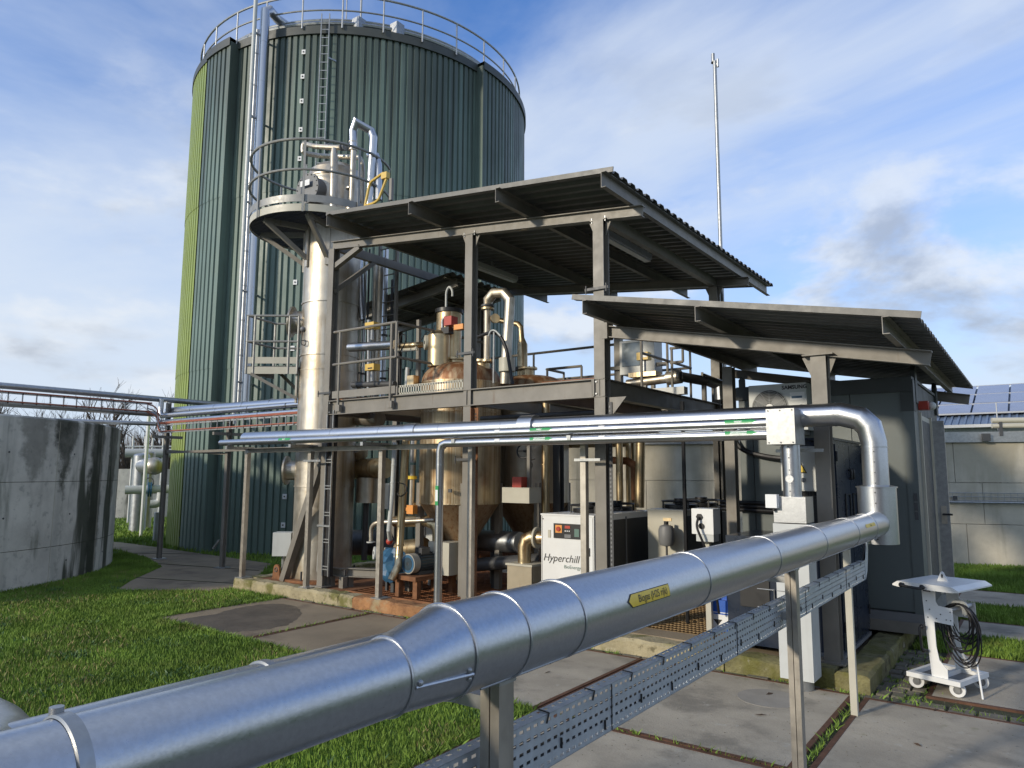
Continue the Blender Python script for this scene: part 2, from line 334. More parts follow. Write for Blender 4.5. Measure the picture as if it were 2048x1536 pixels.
def top_dirt(mat, z0, z1, col, amt, sc):
    t = mat.node_tree; b = t.nodes['Principled BSDF']; src = b.inputs['Base Color'].links[0].from_socket
    g_ = nd(t, 'ShaderNodeNewGeometry'); sp = nd(t, 'ShaderNodeSeparateXYZ'); t.links.new(g_.outputs['Position'], sp.inputs[0])
    mp = nd(t, 'ShaderNodeMapping'); t.links.new(g_.outputs['Position'], mp.inputs[0]); mp.inputs['Scale'].default_value = (sc, sc, .16)
    n = nd(t, 'ShaderNodeTexNoise'); t.links.new(mp.outputs[0], n.inputs['Vector']); n.inputs['Scale'].default_value = 1.0; n.inputs['Detail'].default_value = 6
    z_ = mth(t, 'DIVIDE', mth(t, 'SUBTRACT', sp.outputs[2], z0), z1-z0, clamp=True)
    k = mth(t, 'SUBTRACT', mth(t, 'ADD', n.outputs[0], mth(t, 'MULTIPLY', z_, .28)), .58); k = mth(t, 'MULTIPLY', k, 6.0, clamp=True)
    t.links.new(mixc(t, mth(t, 'MULTIPLY', k, amt), src, col), b.inputs['Base Color'])
top_dirt(M['green'], 8.0, 13.0, (.045, .05, .042), .6, 5.0); top_dirt(M['conc'], .9, 2.7, (.22, .19, .12), .4, 2.2); top_dirt(M['paint'], -30, -20, (.1, .1, .1), .0, 1)
# ================================================================ GROUND
K = .18                                                   # top of the plinth kerb
g = MB().add([(-900, -900, 0), (900, -900, 0), (900, 900, 0), (-900, 900, 0)], [(0, 1, 2, 3)]).build('ground', M['lawn'], sm=0); g['kind'] = 'structure'
def pave(name, pts, z, mat):
    o = MB().add([(x, y, z) for x, y in pts], [tuple(range(len(pts)))]).build(name, mat, sm=0); o['kind'] = 'structure'; return o
pv = pave('pavement', [(-9.42, 4.95), (-3.44, 4.95), (-3.44, -1.1), (2.9, -1.1), (2.9, 14.4), (-1.25, 14.4), (-1.25, 7.06), (-9.42, 7.06)], .005, M['soil'])
SLABS = []
def slab(x0, x1, y0, y1, mat='slab', top=.022, name='concrete_slab'):
    t = .045
    s = MB(); n = 9                        # slightly uneven top with chipped border
    s.bx(x0+t, x1-t, y0+t, y1-t, -.10, top)
    o = s.build(name, M[mat], pv, sm=0)
    e = MB()
    for a in ((x0+.006, x1-.006, y0+.006, y0+t), (x0+.006, x1-.006, y1-t, y1-.006)): e.bx(*a, -.1, top+.003)
    for a in ((x0+.006, x0+t), (x1-t, x1-.006)): e.bx(*a, y0+t, y1-t, -.1, top+.003)
    e.build('steel_edge', M['edge'], o, sm=0); SLABS.append((x0, x1, y0, y1)); return o
for i in range(4):
    slab(-9.40+2*i, -7.41+2*i, 4.98, 6.97, 'slabd' if i < 2 else 'slab')
for y in (2.98, .98, -1.02):
    slab(-3.40, -1.41, y, y+1.99); slab(-1.34, .65, y, y+1.99); slab(.66, 2.65, y, y+1.99)
slab(-1.34, .65, 4.98, 6.94); slab(.66, 2.65, 4.98, 6.94)
slab(-.93, 1.06, 7.28, 9.2); slab(1.07, 2.8, 7.28, 9.2)
slab(-.98, 1.01, 10.25, 11.35); slab(1.02, 2.8, 10.25, 11.35)
slab(-1.2, .8, 12.75, 14.35); slab(.81, 2.8, 12.75, 14.35)
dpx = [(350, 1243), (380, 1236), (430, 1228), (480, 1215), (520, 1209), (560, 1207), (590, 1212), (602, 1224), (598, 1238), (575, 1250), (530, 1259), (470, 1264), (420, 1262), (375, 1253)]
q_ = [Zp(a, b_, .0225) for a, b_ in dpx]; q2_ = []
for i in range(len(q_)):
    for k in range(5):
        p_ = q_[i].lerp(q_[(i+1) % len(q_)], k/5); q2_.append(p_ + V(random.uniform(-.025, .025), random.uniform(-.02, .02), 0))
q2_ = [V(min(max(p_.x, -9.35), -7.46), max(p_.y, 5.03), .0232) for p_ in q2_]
MB().add(q2_, [tuple(range(len(q2_)))]).build('dark_patch', M['dark_slab'], pv, sm=0)  # dark irregular polygon laid just above the slab top
# pavers: strip in front of the kerb, corner field by the trolley
pg = MB().bx(-.098, .098, -.048, .048, -.05, .0)
def pavers(cells):
    proto = None
    for (x, y, rz, sx, sy) in cells:
        h = random.uniform(.012, .026)
        if proto is None:
            b = MB(); w, d = .5, .5
            b.add([(-w, -d, 0), (w, -d, 0), (w, d, 0), (-w, d, 0), (-w*.93, -d*.9, 1), (w*.93, -d*.9, 1), (w*.93, d*.9, 1), (-w*.93, d*.9, 1)],
                  [(4, 5, 6, 7), (0, 1, 5, 4), (1, 2, 6, 5), (2, 3, 7, 6), (3, 0, 4, 7)])
            o = b.build('paver', M['cob'], pv, sm=0); proto = o
        else:
            o = proto.copy(); COL.objects.link(o); o.parent = pv
        o.location = (x, y, .001); o.rotation_euler = (random.uniform(-.015, .015), random.uniform(-.015, .015), rz + random.uniform(-.04, .04)); o.scale = (sx, sy, h)
cells = []
x = -9.3
while x < -1.5:
    w = random.uniform(.19, .23)
    cells.append((x+w/2, 7.008, 0, w-.018, .055)); x += w
for j in range(13):
    y = 7.02 + j*.165
    for i in range(3 if j else 12):
        cells.append((-1.26 + i*.118*(1 if j else 1.75) + (.03 if j % 2 else 0), y, 0, (.105 if j else .19), .15))
pavers(cells)
# left service path (stained slabs) and far road
path = pave('path', [(-12.1, 5.85), (-10.85, 6.7), (-10.8, 7.3), (-13.0, 9.4), (-19.5, 9.7), (-21.5, 9.6), (-19.5, 8.9), (-16.2, 8.4), (-14.3, 7.75), (-12.9, 6.45)], .012, M['slabd'])
for a, b in (((-11.0, 7.45), (-13.2, 6.7)), ((-12.3, 8.6), (-14.9, 7.95)), ((-15.6, 9.55), (-17.2, 8.6))):
    o = MB().bar(V(*a, .016), V(*b, .016), .03, .006).build('joint_strip', M['soil'], path, sm=0)
road = pave('road', [(-60, 17.2), (-26.5, 12.6), (-20, 11.2), (-20, 12.1), (-26, 13.9), (-60, 19.5)], .012, M['asph'])
# ================================================================ PLINTH
fd = thing('plinth', 'long low mossy concrete plinth with kerb under the gas treatment plant', 'plinth', (-6, 9, 0))
MB().bx(-10.5, -1.58, 7.30, 13.2, 0.0, .085).build('floor_slab', M['slabd'], fd, sm=0)
def kerbseg(x0, x1, y0, y1, mat, nx=8, seed=0):
    rr = random.Random(seed); b = MB(); L = max(x1-x0, y1-y0); n = max(2, int(L/.11)); along = (x1-x0) > (y1-y0); W = (y1-y0) if along else (x1-x0)
    rings = []
    for i in range(n+1):
        t = i/n; c = []
        for s, z in ((0, 0), (0, K-.03), (.03, K), (W-.02, K), (W, K-.02), (W, 0)):
            ds = rr.uniform(-.011, .011); dz = rr.uniform(-.012, .005) if z > .1 else 0
            c.append((x0 + t*L, y0 + s + ds, z + dz) if along else (x0 + s + ds, y0 + t*L, z + dz))
        rings.append(c)
    vs = [p for c in rings for p in c]; fs = []
    for i in range(n):
        for j in range(5): fs.append((i*6+j, i*6+j+1, (i+1)*6+j+1, (i+1)*6+j))
    fs += [tuple(range(6)), tuple(range(n*6, n*6+6))]
    b.add(vs, fs).build('kerb', M[mat], fd, sm=24)
kerbseg(-10.76, -10.30, 7.05, 7.30, 'kerb', seed=1); kerbseg(-10.29, -8.2, 7.05, 7.30, 'kerb', seed=2)
kerbseg(-8.19, -7.9, 7.05, 7.30, 'kerb', seed=3); kerbseg(-7.89, -4.9, 7.05, 7.30, 'rkerb', seed=4); kerbseg(-4.89, -2.6, 7.05, 7.30, 'kerb', seed=5); kerbseg(-2.59, -1.60, 7.05, 7.30, 'moss', seed=6)
kerbseg(-1.59, -1.31, 7.05, 7.75, 'moss', seed=7); kerbseg(-1.59, -1.31, 7.76, 10.4, 'moss', seed=8); kerbseg(-1.59, -1.31, 10.41, 13.2, 'moss', seed=9)
kerbseg(-10.76, -10.5, 7.31, 13.2, 'kerb', seed=10)
MB().bx(-10.49, -8.35, 7.31, 9.2, .086, .165).build('base_plate', M['rust'], fd, sm=0)
def grating(name, x0, x1, y0, y1, mat, par, z=.16, pitch=.045, cross=.11):
    b = MB(); n = int((x1-x0)/pitch)
    for i in range(n+1):
        x = x0 + (x1-x0)*i/n; b.bx(x-.003, x+.003, y0, y1, z-.03, z)
    m_ = int((y1-y0)/cross)
    for j in range(m_+1):
        y = y0 + (y1-y0)*j/m_; b.bx(x0, x1, y-.004, y+.004, z-.012, z+.002)
    o = b.build(name, mat, par, sm=0); o['kind'] = 'stuff'; return o
grating('grating', -8.33, -5.6, 7.32, 10.4, M['grate'], fd); grating('grating', -5.58, -2.75, 7.32, 10.4, M['gratey'], fd)
MB().angle((-8.35, 7.315, .15), (-5.5, 7.315, .15), .04).build('edge_angle', M['rust'], fd, sm=0)
MB().bx(-4.6, -2.9, 7.30, 7.62, .17, .188).build('cover_plate', M['slabd'], fd, sm=0)
lug = MB(); c0 = Zp(539, 1158, K)
prof = [(-.10, 0), (.10, 0), (.085, .10)] + [(.075*cos(a), .16 + .075*sin(a)) for a in np.linspace(0.2, pi-.2, 9)] + [(-.085, .10)]
lug.poly([V(c0.x + a, c0.y + .12, .165 + b) for a, b in prof], .03, Vector((0, 1, 0))).build('lifting_lug', M['rust'], fd)
MB().torus((c0.x, c0.y+.117, .165+.15), (0, 1, 0), .032, .008).build('lug_eye', M['dgrey'], fd)
# ================================================================ GREEN DIGESTER TANK
TC = Vector((-16.66, 14.83, 0)); PH0 = atan2(-14.83, 16.66); ZT = 13.14
gt = thing('digester_tank', 'tall round dark green ribbed steel tank with lime green stripe', 'tank', TC)
def ribwall(name, b0, b1, R, mat, depth=.045, pitch=.172, z0=0.0, z1=ZT-.1):
    if z1 - z0 > 6:
        for k_, (za, zb2) in enumerate(((z0, 4.45), (4.43, 8.85), (8.83, z1))): ribwall(name, b0, b1, R + .009*k_, mat, depth, pitch, za, zb2)
        return
    n = int(abs(b1-b0)*R/pitch); pts = []
    for i in range(n):
        for t, dr in ((0, -depth), (.20, -depth), (.30, 0), (.90, 0)):
            a = PH0 + b0 + (b1-b0)*(i+t)/n; pts.append((TC.x + (R+dr)*cos(a), TC.y + (R+dr)*sin(a)))
    k = len(pts); vs = [(x, y, z) for z in (z0, z1) for x, y in pts]
    MB().add(vs, [(i, i+1, k+i+1, k+i) for i in range(k-1)]).build(name, mat, gt, sm=0)
dg_ = radians
ribwall('cladding', dg_(-44), dg_(38.0), 4.80, M['green'])
ribwall('cladding', dg_(-57), dg_(-44), 5.05, M['green']); ribwall('cladding', dg_(38.0), dg_(130), 5.05, M['green'])
ribwall('lime_cladding', dg_(-130), dg_(-57), 5.05, M['lime'])
for bb in (-44, 38.0):
    a = PH0 + dg_(bb); e = V(cos(a), sin(a), 0); tdir = V(-sin(a), cos(a), 0)
    MB().obx(TC + e*4.92 + Z*(ZT/2-.05), (.32, .07, ZT-.1), e, tdir).build('step_return', M['green'], gt, sm=0)
def ringseg(b, R0, R1, z0, z1, b0, b1, n=60):
    b.lathe(TC, [(R0, z0), (R1, z0), (R1, z1), (R0, z1), (R0, z0)], n, PH0+b0, PH0+b1)
f = MB(); ringseg(f, 4.6, 4.86, ZT-.22, ZT, dg_(-44), dg_(38.0)); ringseg(f, 4.6, 5.11, ZT-.22, ZT, dg_(-56.5), dg_(-43.7)); ringseg(f, 4.6, 5.11, ZT-.22, ZT, dg_(37.7), dg_(130)); ringseg(f, 4.6, 5.09, ZT-.25, ZT-.05, dg_(-130), dg_(-56.5))
f.build('eave_flashing', M['rim'], gt)
MB().lathe(TC, [(4.7, ZT-.05), (2.5, ZT+.5), (.01, ZT+.75)], 64).build('roof', M['rim'], gt)
rl = MB(); rl.torus(TC + Z*(ZT+.80), Z, 4.90, .028, 120, 8); rl.build('handrail', M['galv'], gt)
MB().torus(TC + Z*(ZT+.38), Z, 4.90, .022, 120, 8).build('mid_rail', M['galv'], gt)
for i in range(30):
    a = PH0 + 2*pi*(i+.35)/30
    p = TC + V(cos(a)*4.90, sin(a)*4.90, 0); MB().cyl(p + Z*(ZT-.1), p + Z*(ZT+.80), .022, n=8).build('rail_post', M['galv'], gt)
MB().torus(TC + Z*(ZT+.22), Z, 4.6, .06, 100, 8).torus(TC + Z*(ZT+.34), Z, 4.55, .04, 100, 8).build('roof_pipe_ring', M['cladd'], gt)
for px_ in (718, 795):
    p = Dp(px_, 38, 17.75); MB().obx((p.x, p.y, ZT+.18), (.26, .26, .40), ).build('junction_box', M['galv'], gt, sm=0)
p = Dp(676, 20, 19.0); MB().cyl((p.x, p.y, ZT+.1), (p.x, p.y, ZT+.75), .10).build('vent', M['cladd'], gt)
p = Dp(722, 20, 18.3); MB().cyl((p.x, p.y, ZT), (p.x, p.y, ZT+2.2), .03, n=8).build('vent_mast', M['galv'], gt)
p = Dp(693, 20, 18.4); MB().cyl((p.x, p.y, ZT), (p.x, p.y, ZT+2.2), .018, n=8).build('vent_mast', M['galv'], gt)
# test plates down the wall
for (px_, py_) in ((610, 57), (608, 105), (606, 154), (604, 203), (602, 260), (600, 318), (598, 470), (591, 565), (589, 632), (586, 697), (577, 898), (572, 962), (570, 993), (567, 1050)):
    d = ray(px_, py_); az = atan2(d.x, d.y); 
    hd = Vector((d.x, d.y, 0)).normalized(); bq = hd.dot(TC); cq = TC.length_squared - 4.80**2; dist = bq - sqrt(max(bq*bq-cq, 0))
    q = Dp(px_, py_, dist); nrm = (q-TC); nrm.z = 0; nrm.normalize(); tg = Z.cross(nrm)
    o = MB().obx(q + nrm*.02, (.10, .02, .12), tg, nrm).build('test_plate', M['wlab'], gt, sm=0)
    MB().obx(q + nrm*.035, (.03, .02, .03), tg, nrm).build('test_point', M['ink'], o, sm=0)
# cable ladder on the tank wall
def onwall(px_, py_, R=4.95):
    d = ray(px_, py_); hd = Vector((d.x, d.y, 0)).normalized(); bq = hd.dot(TC); cq = TC.length_squared - R*R; return Dp(px_, py_, bq - sqrt(max(bq*bq-cq, 0)))
q = onwall(645, 200); nrm = (q-TC); nrm.z = 0; nrm.normalize(); tg = Z.cross(nrm); base = V(q.x, q.y, 0)
ld = MB()
for s in (-1, 1): ld.bar(base + tg*(.10*s) + Z*3.4, base + tg*(.10*s) + Z*(ZT+.25), .02, .04, nrm)
ld.build('ladder_rail', M['galv'], gt, sm=0)
z = 3.5
while z < ZT+.2:
    MB().bar(base - tg*.1 + Z*z, base + tg*.1 + Z*z, .018, .018).build('rung', M['galv'], gt, sm=0); z += .22
for z in (12.2, 9.9, 7.6, 5.3): MB().bar(base + tg*.1 + Z*z, base + tg*.26 + Z*z - nrm*.15, .03, .04).build('bracket', M['galv'], gt, sm=0)
# risers on the tank
def band(par, p, d, r, w=.03, mat=None, nm='seam_band', n=28): return MB().disc(p, d, r, w, n).build(nm, mat or M['clad'], par)
def pipe(name, label, pts, r, mat='clad', seams=(), cat='pipe', n=24, seam=True, group=None, caps=True, bw=.012, br=1.03):
    pts = [V(p) for p in pts]; t = thing(name, label, cat, pts[-1].copy(), group)
    MB().tube(pts, r, n, caps).build('casing', M[mat], t, sm=28)
    for p, d in seams: band(t, V(p), V(d), r*br if not isinstance(r, (list, tuple)) else r[0]*br, bw, M[mat])
    return t
q = Dp(505, 530, 18.0); rx = V(q.x, q.y, 0); inn = (TC - rx); inn.z = 0; inn.normalize()
pts = [rx + Z*3.25, rx + Z*(ZT+.30), rx + Z*(ZT+.46) + inn*.18, rx + Z*(ZT+.42) + inn*.5, rx + inn*1.3 + Z*(ZT+.15) + V(.45, .3, 0)]
pipe('gas_riser', 'thick shiny aluminium riser pipe climbing the green tank wall', pts, .115, 'clad', [(rx + Z*z, Z) for z in np.arange(4.2, ZT, 1.05)])
q = Dp(492, 530, 18.05); r2 = V(q.x, q.y, 0)
pipe('grey_riser', 'dull grey riser pipe with couplings between two shiny risers', [r2 + Z*3.3, r2 + Z*(ZT-.2)], .055, 'cladd', [(r2 + Z*z, Z) for z in np.arange(3.8, ZT-.3, .85)], br=1.25, bw=.03)
q = Dp(484, 530, 17.9); r3 = V(q.x, q.y, 0)
t = pipe('cable_riser', 'pale slim cable duct riser fixed to the green tank', [r3 + Z*3.0, r3 + Z*(ZT+.62)], .05, 'lgrey', [(r3 + Z*z, Z) for z in np.arange(3.6, ZT, 1.3)], n=12)
bp_ = MB()
for z in np.arange(4, 13, 2.2):
    bp_ = MB().bar(r3 + Z*z, V((r3+(TC-r3).normalized()*.9)) .xy.to_3d() + Z*z, .04, .04); bp_.build('wall_bracket', M['galv'], t, sm=0)
# ================================================================ LEFT CONCRETE TANK
CC = Vector((-18.3, 2.81, 0)); CR = 5.3; CH = 2.80
ct = thing('concrete_tank', 'round grey concrete tank with black algae streaks beside the lawn', 'tank', CC)
b = MB(); prof = [(CR, 0), (CR, CH-.03), (CR-.03, CH), (CR-.28, CH), (CR-.30, CH-.3)]
b.lathe(CC, prof, 96)
def tank_ang(px_, py_):
    d = ray(px_, py_); hd = Vector((d.x, d.y, 0)).normalized(); bq = hd.dot(CC); cq = CC.length_squared - CR*CR; p = hd*(bq - sqrt(max(bq*bq-cq, 0))); return atan2(p.y-CC.y, p.x-CC.x)
mt_ = M['algae'].copy(); mt_.name = 'streaked_tank_concrete'; t_ = mt_.node_tree; bs = t_.nodes['Principled BSDF']; lk = bs.inputs['Base Color'].links[0].from_socket
ge_ = nd(t_, 'ShaderNodeNewGeometry'); sx_ = nd(t_, 'ShaderNodeSeparateXYZ'); t_.links.new(ge_.outputs['Position'], sx_.inputs[0])
an_ = mth(t_, 'ARCTAN2', mth(t_, 'SUBTRACT', sx_.outputs[1], CC.y), mth(t_, 'SUBTRACT', sx_.outputs[0], CC.x))
nz_ = nd(t_, 'ShaderNodeTexNoise'); nz_.inputs['Scale'].default_value = 2.6; nz_.inputs['Detail'].default_value = 9; nz_.inputs['Roughness'].default_value = .68; t_.links.new(ge_.outputs['Position'], nz_.inputs['Vector'])
wob = mth(t_, 'MULTIPLY', mth(t_, 'SUBTRACT', nz_.outputs[0], .5), .22); col_ = lk
for (pxa, pxb, z0_, z1_, tp, amt) in ((178, 205, -.2, 3.0, .12, .93), (100, 152, 1.35, 2.9, .9, .95), (160, 178, 1.9, 2.9, .8, .9), (30, 100, 1.7, 2.9, .5, .55), (212, 232, 1.2, 2.9, .6, .85), (236, 240, .2, 2.9, .1, .8)):
    a_, b2 = tank_ang(pxa, 950), tank_ang(pxb, 950); c_ = (a_+b2)/2; hw = abs(b2-a_)/2
    dist_ = mth(t_, 'ABSOLUTE', mth(t_, 'ADD', mth(t_, 'SUBTRACT', an_, c_), mth(t_, 'MULTIPLY', wob, min(1, hw*9))))
    tz = mth(t_, 'DIVIDE', mth(t_, 'SUBTRACT', sx_.outputs[2], z0_), 2.75-z0_, clamp=True)       # 0 at the tip, 1 at the rim
    wd2 = mth(t_, 'MULTIPLY', hw, mth(t_, 'POWER', tz, tp))
    mk = nd(t_, 'ShaderNodeMapRange', interpolation_type='SMOOTHSTEP'); t_.links.new(mth(t_, 'SUBTRACT', wd2, dist_), mk.inputs[0]); mk.inputs[1].default_value = -.012; mk.inputs[2].default_value = .022
    gr_ = mth(t_, 'MULTIPLY', mk.outputs[0], mth(t_, 'MULTIPLY_ADD', nz_.outputs[0], .9, .45, clamp=True))
    col_ = mixc(t_, mth(t_, 'MULTIPLY', gr_, amt), col_, (.040, .044, .030))
t_.links.new(col_, bs.inputs['Base Color']); b.build('wall', mt_, ct, sm=25)
for z_ in (.62, 1.72): MB().torus(CC + Z*z_, Z, CR+.0005, .004, 96, 4).build('formwork_joint', M['soil'], ct)
for i in range(24):
    a_ = 2*pi*i/24; e_ = V(cos(a_), sin(a_), 0)
    MB().bar(CC + e_*(CR+.001) + Z*.02, CC + e_*(CR+.001) + Z*(CH-.05), .006, .006, e_).build('formwork_joint', M['conc'], ct, sm=0)
    for z_ in (.35, 1.15, 2.2): MB().disc(CC + V(cos(a_+.08), sin(a_+.08), 0)*(CR) + Z*z_, V(cos(a_+.08), sin(a_+.08), 0), .016, .006, 8).build('tie_hole', M['dgrey'], ct)
MB().lathe(CC, [(CR-.33, CH-.25), (2.6, CH+.36), (.02, CH+.55)], 64).build('cover', M['conc'], ct)
a0 = atan2(Zp(225, 1100).y-CC.y, Zp(225, 1100).x-CC.x)
for da, l in ((-.10, 1.3), (.16, .9)):
    e = V(cos(a0+da), sin(a0+da), 0); t_ = V(-e.y, e.x, 0)
    MB().obx(CC + e*(CR-.30) + Z*(CH+.10), (.28, l, .12), e, t_).build('gutter_box', M['galv'], ct, sm=0)
e = V(cos(a0+.12), sin(a0+.12), 0); MB().cyl(CC + e*(CR+.035), CC + e*(CR+.035) + Z*(CH-.05), .028, n=10).build('earth_strip', M['rib'], ct)
# ================================================================ STEEL CANOPIES AND PLATFORM
def roof_sheet(name, x0, x1, y0, y1, zf, mat, par, pitch=.2, h=.04, t=.004):
    n = int(round((y1-y0)/pitch)); pr = []
    for i in range(n):
        for s, d in ((0, 0), (.28, 0), (.42, h), (.86, h)): pr.append((y0 + (y1-y0)*(i+s)/n, d))
    pr.append((y1, 0)); k = len(pr)
    vs = [(x, y, zf(x) + d + o) for o in (0, t) for x in (x0, x1) for y, d in pr]
    fs = []
    for o in (0, 2*k): fs += [(o+i, o+i+1, o+k+i+1, o+k+i) for i in range(k-1)]
    for j in (0, k): fs += [(j+i, j+i+1, 2*k+j+i+1, 2*k+j+i) for i in range(k-1)]
    return MB().add(vs, fs).build(name, mat, par, sm=0)
def column(par, x, y, z0, z1, w=.13, mat='paint', name='column'):
    o = MB().ibeam((x, y, z0), (x, y, z1), w, w, .011, .008, up=Vector((0, 1, 0))).build(name, M[mat], par, sm=0)
    MB().bx(x-w*.85, x+w*.85, y-w*.85, y+w*.85, z0-.001, z0+.016).build('foot_plate', M[mat], o, sm=0)
    return o
YC, YB = 7.35, 11.1
zu = lambda x: 5.18 - .11*(x+3.5)
uc = thing('tall_canopy', 'tall monopitch corrugated steel canopy over the gold vessels', 'canopy', (-6.2, YC, K))
def zb(x): return zu(x) - .20                      # top of the sloping beams
for y in (YC, YB):
    MB().ibeam((-8.95, y, zb(-8.95)-.065), (-3.5, y, zb(-3.5)-.065), .13, .10, .010, .007).build('sloping_beam', M['paint'], uc, sm=0)
for x in (-8.91, -6.06, -4.06):
    for y in (YC, YB):
        column(uc, x, y, K, zb(x)-.13, .14 if x > -5 else .125)
        if x > -8.5:
            for s in (-1, 1):
                MB().poly([V(x + s*.07, y-.006, zb(x)-.135), V(x + s*.15, y-.006, zb(x)-.135), V(x + s*.07, y-.006, zb(x)-.32)], .012, Vector((0, 1, 0))).build('gusset', M['paint'], uc, sm=0)
for x in (-8.28, -6.6, -5.13, -3.67):
    MB().cbeam((x, 6.66, zu(x)-.10), (x, 12.6, zu(x)-.10), .18, .06, .006, flip=1).build('purlin', M['paint'], uc, sm=0)
roof_sheet('roof_sheet', -8.36, -3.58, 6.74, 12.7, zu, M['roofs'], uc)
MB().ext([(-.008, -.008), (.008, -.008), (.008, .05), (-.008, .05)], (-8.38, 6.735, zu(-8.38)+.01), (-3.56, 6.735, zu(-3.56)+.01)).build('front_flashing', M['fascia'], uc, sm=0)
MB().bar((-8.9, YC, 5.15), (-8.3, YC+.0, zb(-8.3)-.13), .08, .08).build('knee_brace', M['paint'], uc, sm=0)
MB().bar((-8.91, YC, 4.75), (-8.91, 8.3, 5.52), .07, .07).build('knee_brace', M['paint'], uc, sm=0)
MB().bar((-8.91, YC, zb(-8.91)-.07), (-8.91, YB, zb(-8.91)-.07), .08, .14).build('cross_beam', M['paint'], uc, sm=0)
MB().bar((-4.06, YC, zb(-4.06)-.07), (-4.06, YB, zb(-4.06)-.07), .08, .14).build('cross_beam', M['paint'], uc, sm=0)
MB().bar((-9.95, 7.42, .165), (-8.95, YC+.04, 2.35), .11, .11).build('raking_strut', M['paint'], uc, sm=0)
for x, y0 in ((-4.55, 9.0), (-7.6, 9.8)):
    lt = thing('tube_light', 'unlit white tube light under the tall canopy roof' if x > -6 else 'unlit tube light under the tall canopy near the ladder', 'light', (x, y0, zu(x)-.22))
    MB().bx(x-.06, x+.06, y0-.7, y0+.7, zu(x)-.20, zu(x)-.12).build('housing', M['lgrey'], lt, sm=0)
    MB().bx(x-.045, x+.045, y0-.68, y0+.68, zu(x)-.235, zu(x)-.20).build('diffuser', M['white'], lt, sm=0)
    MB().bx(x-.02, x+.02, y0-.02, y0+.02, zu(x)-.12, zu(x)+.01).build('hanger', M['galv'], lt, sm=0)
# lower canopy
zl = lambda x: 3.17 - .188*(x+.71)
lc = thing('low_canopy', 'low monopitch corrugated canopy sloping over the grey cabin', 'canopy', (-2.3, YC, K))
def zlb(x): return zl(x) - .17
for y in (YC, YB+.6):
    MB().ibeam((-3.99, y, zlb(-3.99)-.065), (-.72, y, zlb(-.72)-.065), .135, .10, .010, .007).build('sloping_beam', M['paint'], lc, sm=0)
column(lc, -1.66, YC, K, zlb(-1.66)-.135, .14); column(lc, -1.72, YB+.6, K, zlb(-1.72)-.135, .14)
for s in (-1, 1): MB().poly([V(-1.66+s*.07, YC-.006, zlb(-1.66)-.14), V(-1.66+s*.16, YC-.006, zlb(-1.66)-.14), V(-1.66+s*.07, YC-.006, zlb(-1.66)-.36)], .012, Vector((0, 1, 0))).build('gusset', M['paint'], lc, sm=0)
MB().bx(-1.80, -1.52, YC-.10, YC+.10, zlb(-1.66)-.135, zlb(-1.66)-.12).build('cap_plate', M['paint'], lc, sm=0)
for x in (-3.86, -2.6, -.98):
    MB().cbeam((x, 6.56, zl(x)-.085), (x, 12.5, zl(x)-.085), .15, .055, .006).build('purlin', M['paint'], lc, sm=0)
roof_sheet('roof_sheet', -4.0, -.72, 6.62, 12.6, zl, M['roofs'], lc)
MB().ext([(-.008, -.008), (.008, -.008), (.008, .05), (-.008, .05)], (-4.02, 6.612, zl(-4.02)+.01), (-.70, 6.612, zl(-.70)+.01)).build('front_flashing', M['fascia'], lc, sm=0)
MB().bx(-4.02, -3.95, YC-.075, YC+.075, zlb(-4)-.16, zlb(-4)+.03).build('end_plate', M['paint'], lc, sm=0)
# mezzanine platform
pf = thing('steel_platform', 'grey steel beam platform carrying vessels and valves above head height', 'platform', (-6.5, YC, K))
ZP = 3.0
MB().ibeam((-8.845, YC-.02, ZP-.11), (-4.13, YC-.02, ZP-.11), .22, .11, .012, .008).build('edge_beam', M['paint'], pf, sm=0)
MB().ibeam((-8.845, YB, ZP-.11), (-4.13, YB, ZP-.11), .22, .11, .012, .008).build('edge_beam', M['paint'], pf, sm=0)
MB().ibeam((-4.06, YC-.08, ZP-.11), (-4.06, YB+.1, ZP-.11), .219, .12, .012, .008).build('side_beam', M['paint'], pf, sm=0)
MB().ibeam((-8.91, YC+.09, ZP-.11), (-8.91, YB-.09, ZP-.11), .219, .12, .012, .008).build('side_beam', M['paint'], pf, sm=0)
for x in (-8.0, -6.06, -5.0): MB().ibeam((x, YC+.05, ZP-.12), (x, YB-.06, ZP-.12), .18, .09, .01, .007).build('joist', M['paint'], pf, sm=0)
for x in (-6.06, -4.16): MB().bx(x-.004, x+.004, YC-.079, YC-.022, ZP-.205, ZP-.013).build('stiffener', M['paint'], pf, sm=0)
MB().poly([V(-3.99, YC-.006, ZP-.225), V(-3.75, YC-.006, ZP-.225), V(-3.99, YC-.006, ZP-.5)], .012, Vector((0, 1, 0))).build('gusset', M['paint'], pf, sm=0)
grating('floor_grating', -8.85, -8.05, YC+.06, YB-.08, M['grate'], pf, z=ZP+.03, pitch=.06)
grating('floor_grating', -4.95, -4.12, YC+.06, YB-.08, M['grate'], pf, z=ZP+.03, pitch=.06)
grating('floor_grating', -7.95, -5.1, 10.2, YB-.08, M['grate'], pf, z=ZP+.03, pitch=.06)
def railing(par, pts, zs, rr=.021, posts=(), ztoe=None, mat='paint', zbase=0):
    for z, r in zs: MB().tube([V(p[0], p[1], z) for p in pts], r, 8).build('rail', M[mat], par)
    for (x, y, z0, z1) in posts: MB().cyl((x, y, z0), (x, y, z1), rr, n=8).build('rail_post', M[mat], par)
    if ztoe:
        for a, b_ in zip(pts[:-1], pts[1:]): MB().bar(V(a[0], a[1], ztoe), V(b_[0], b_[1], ztoe), .008, .11).build('toe_board', M[mat], par, sm=0)
YR = 7.25
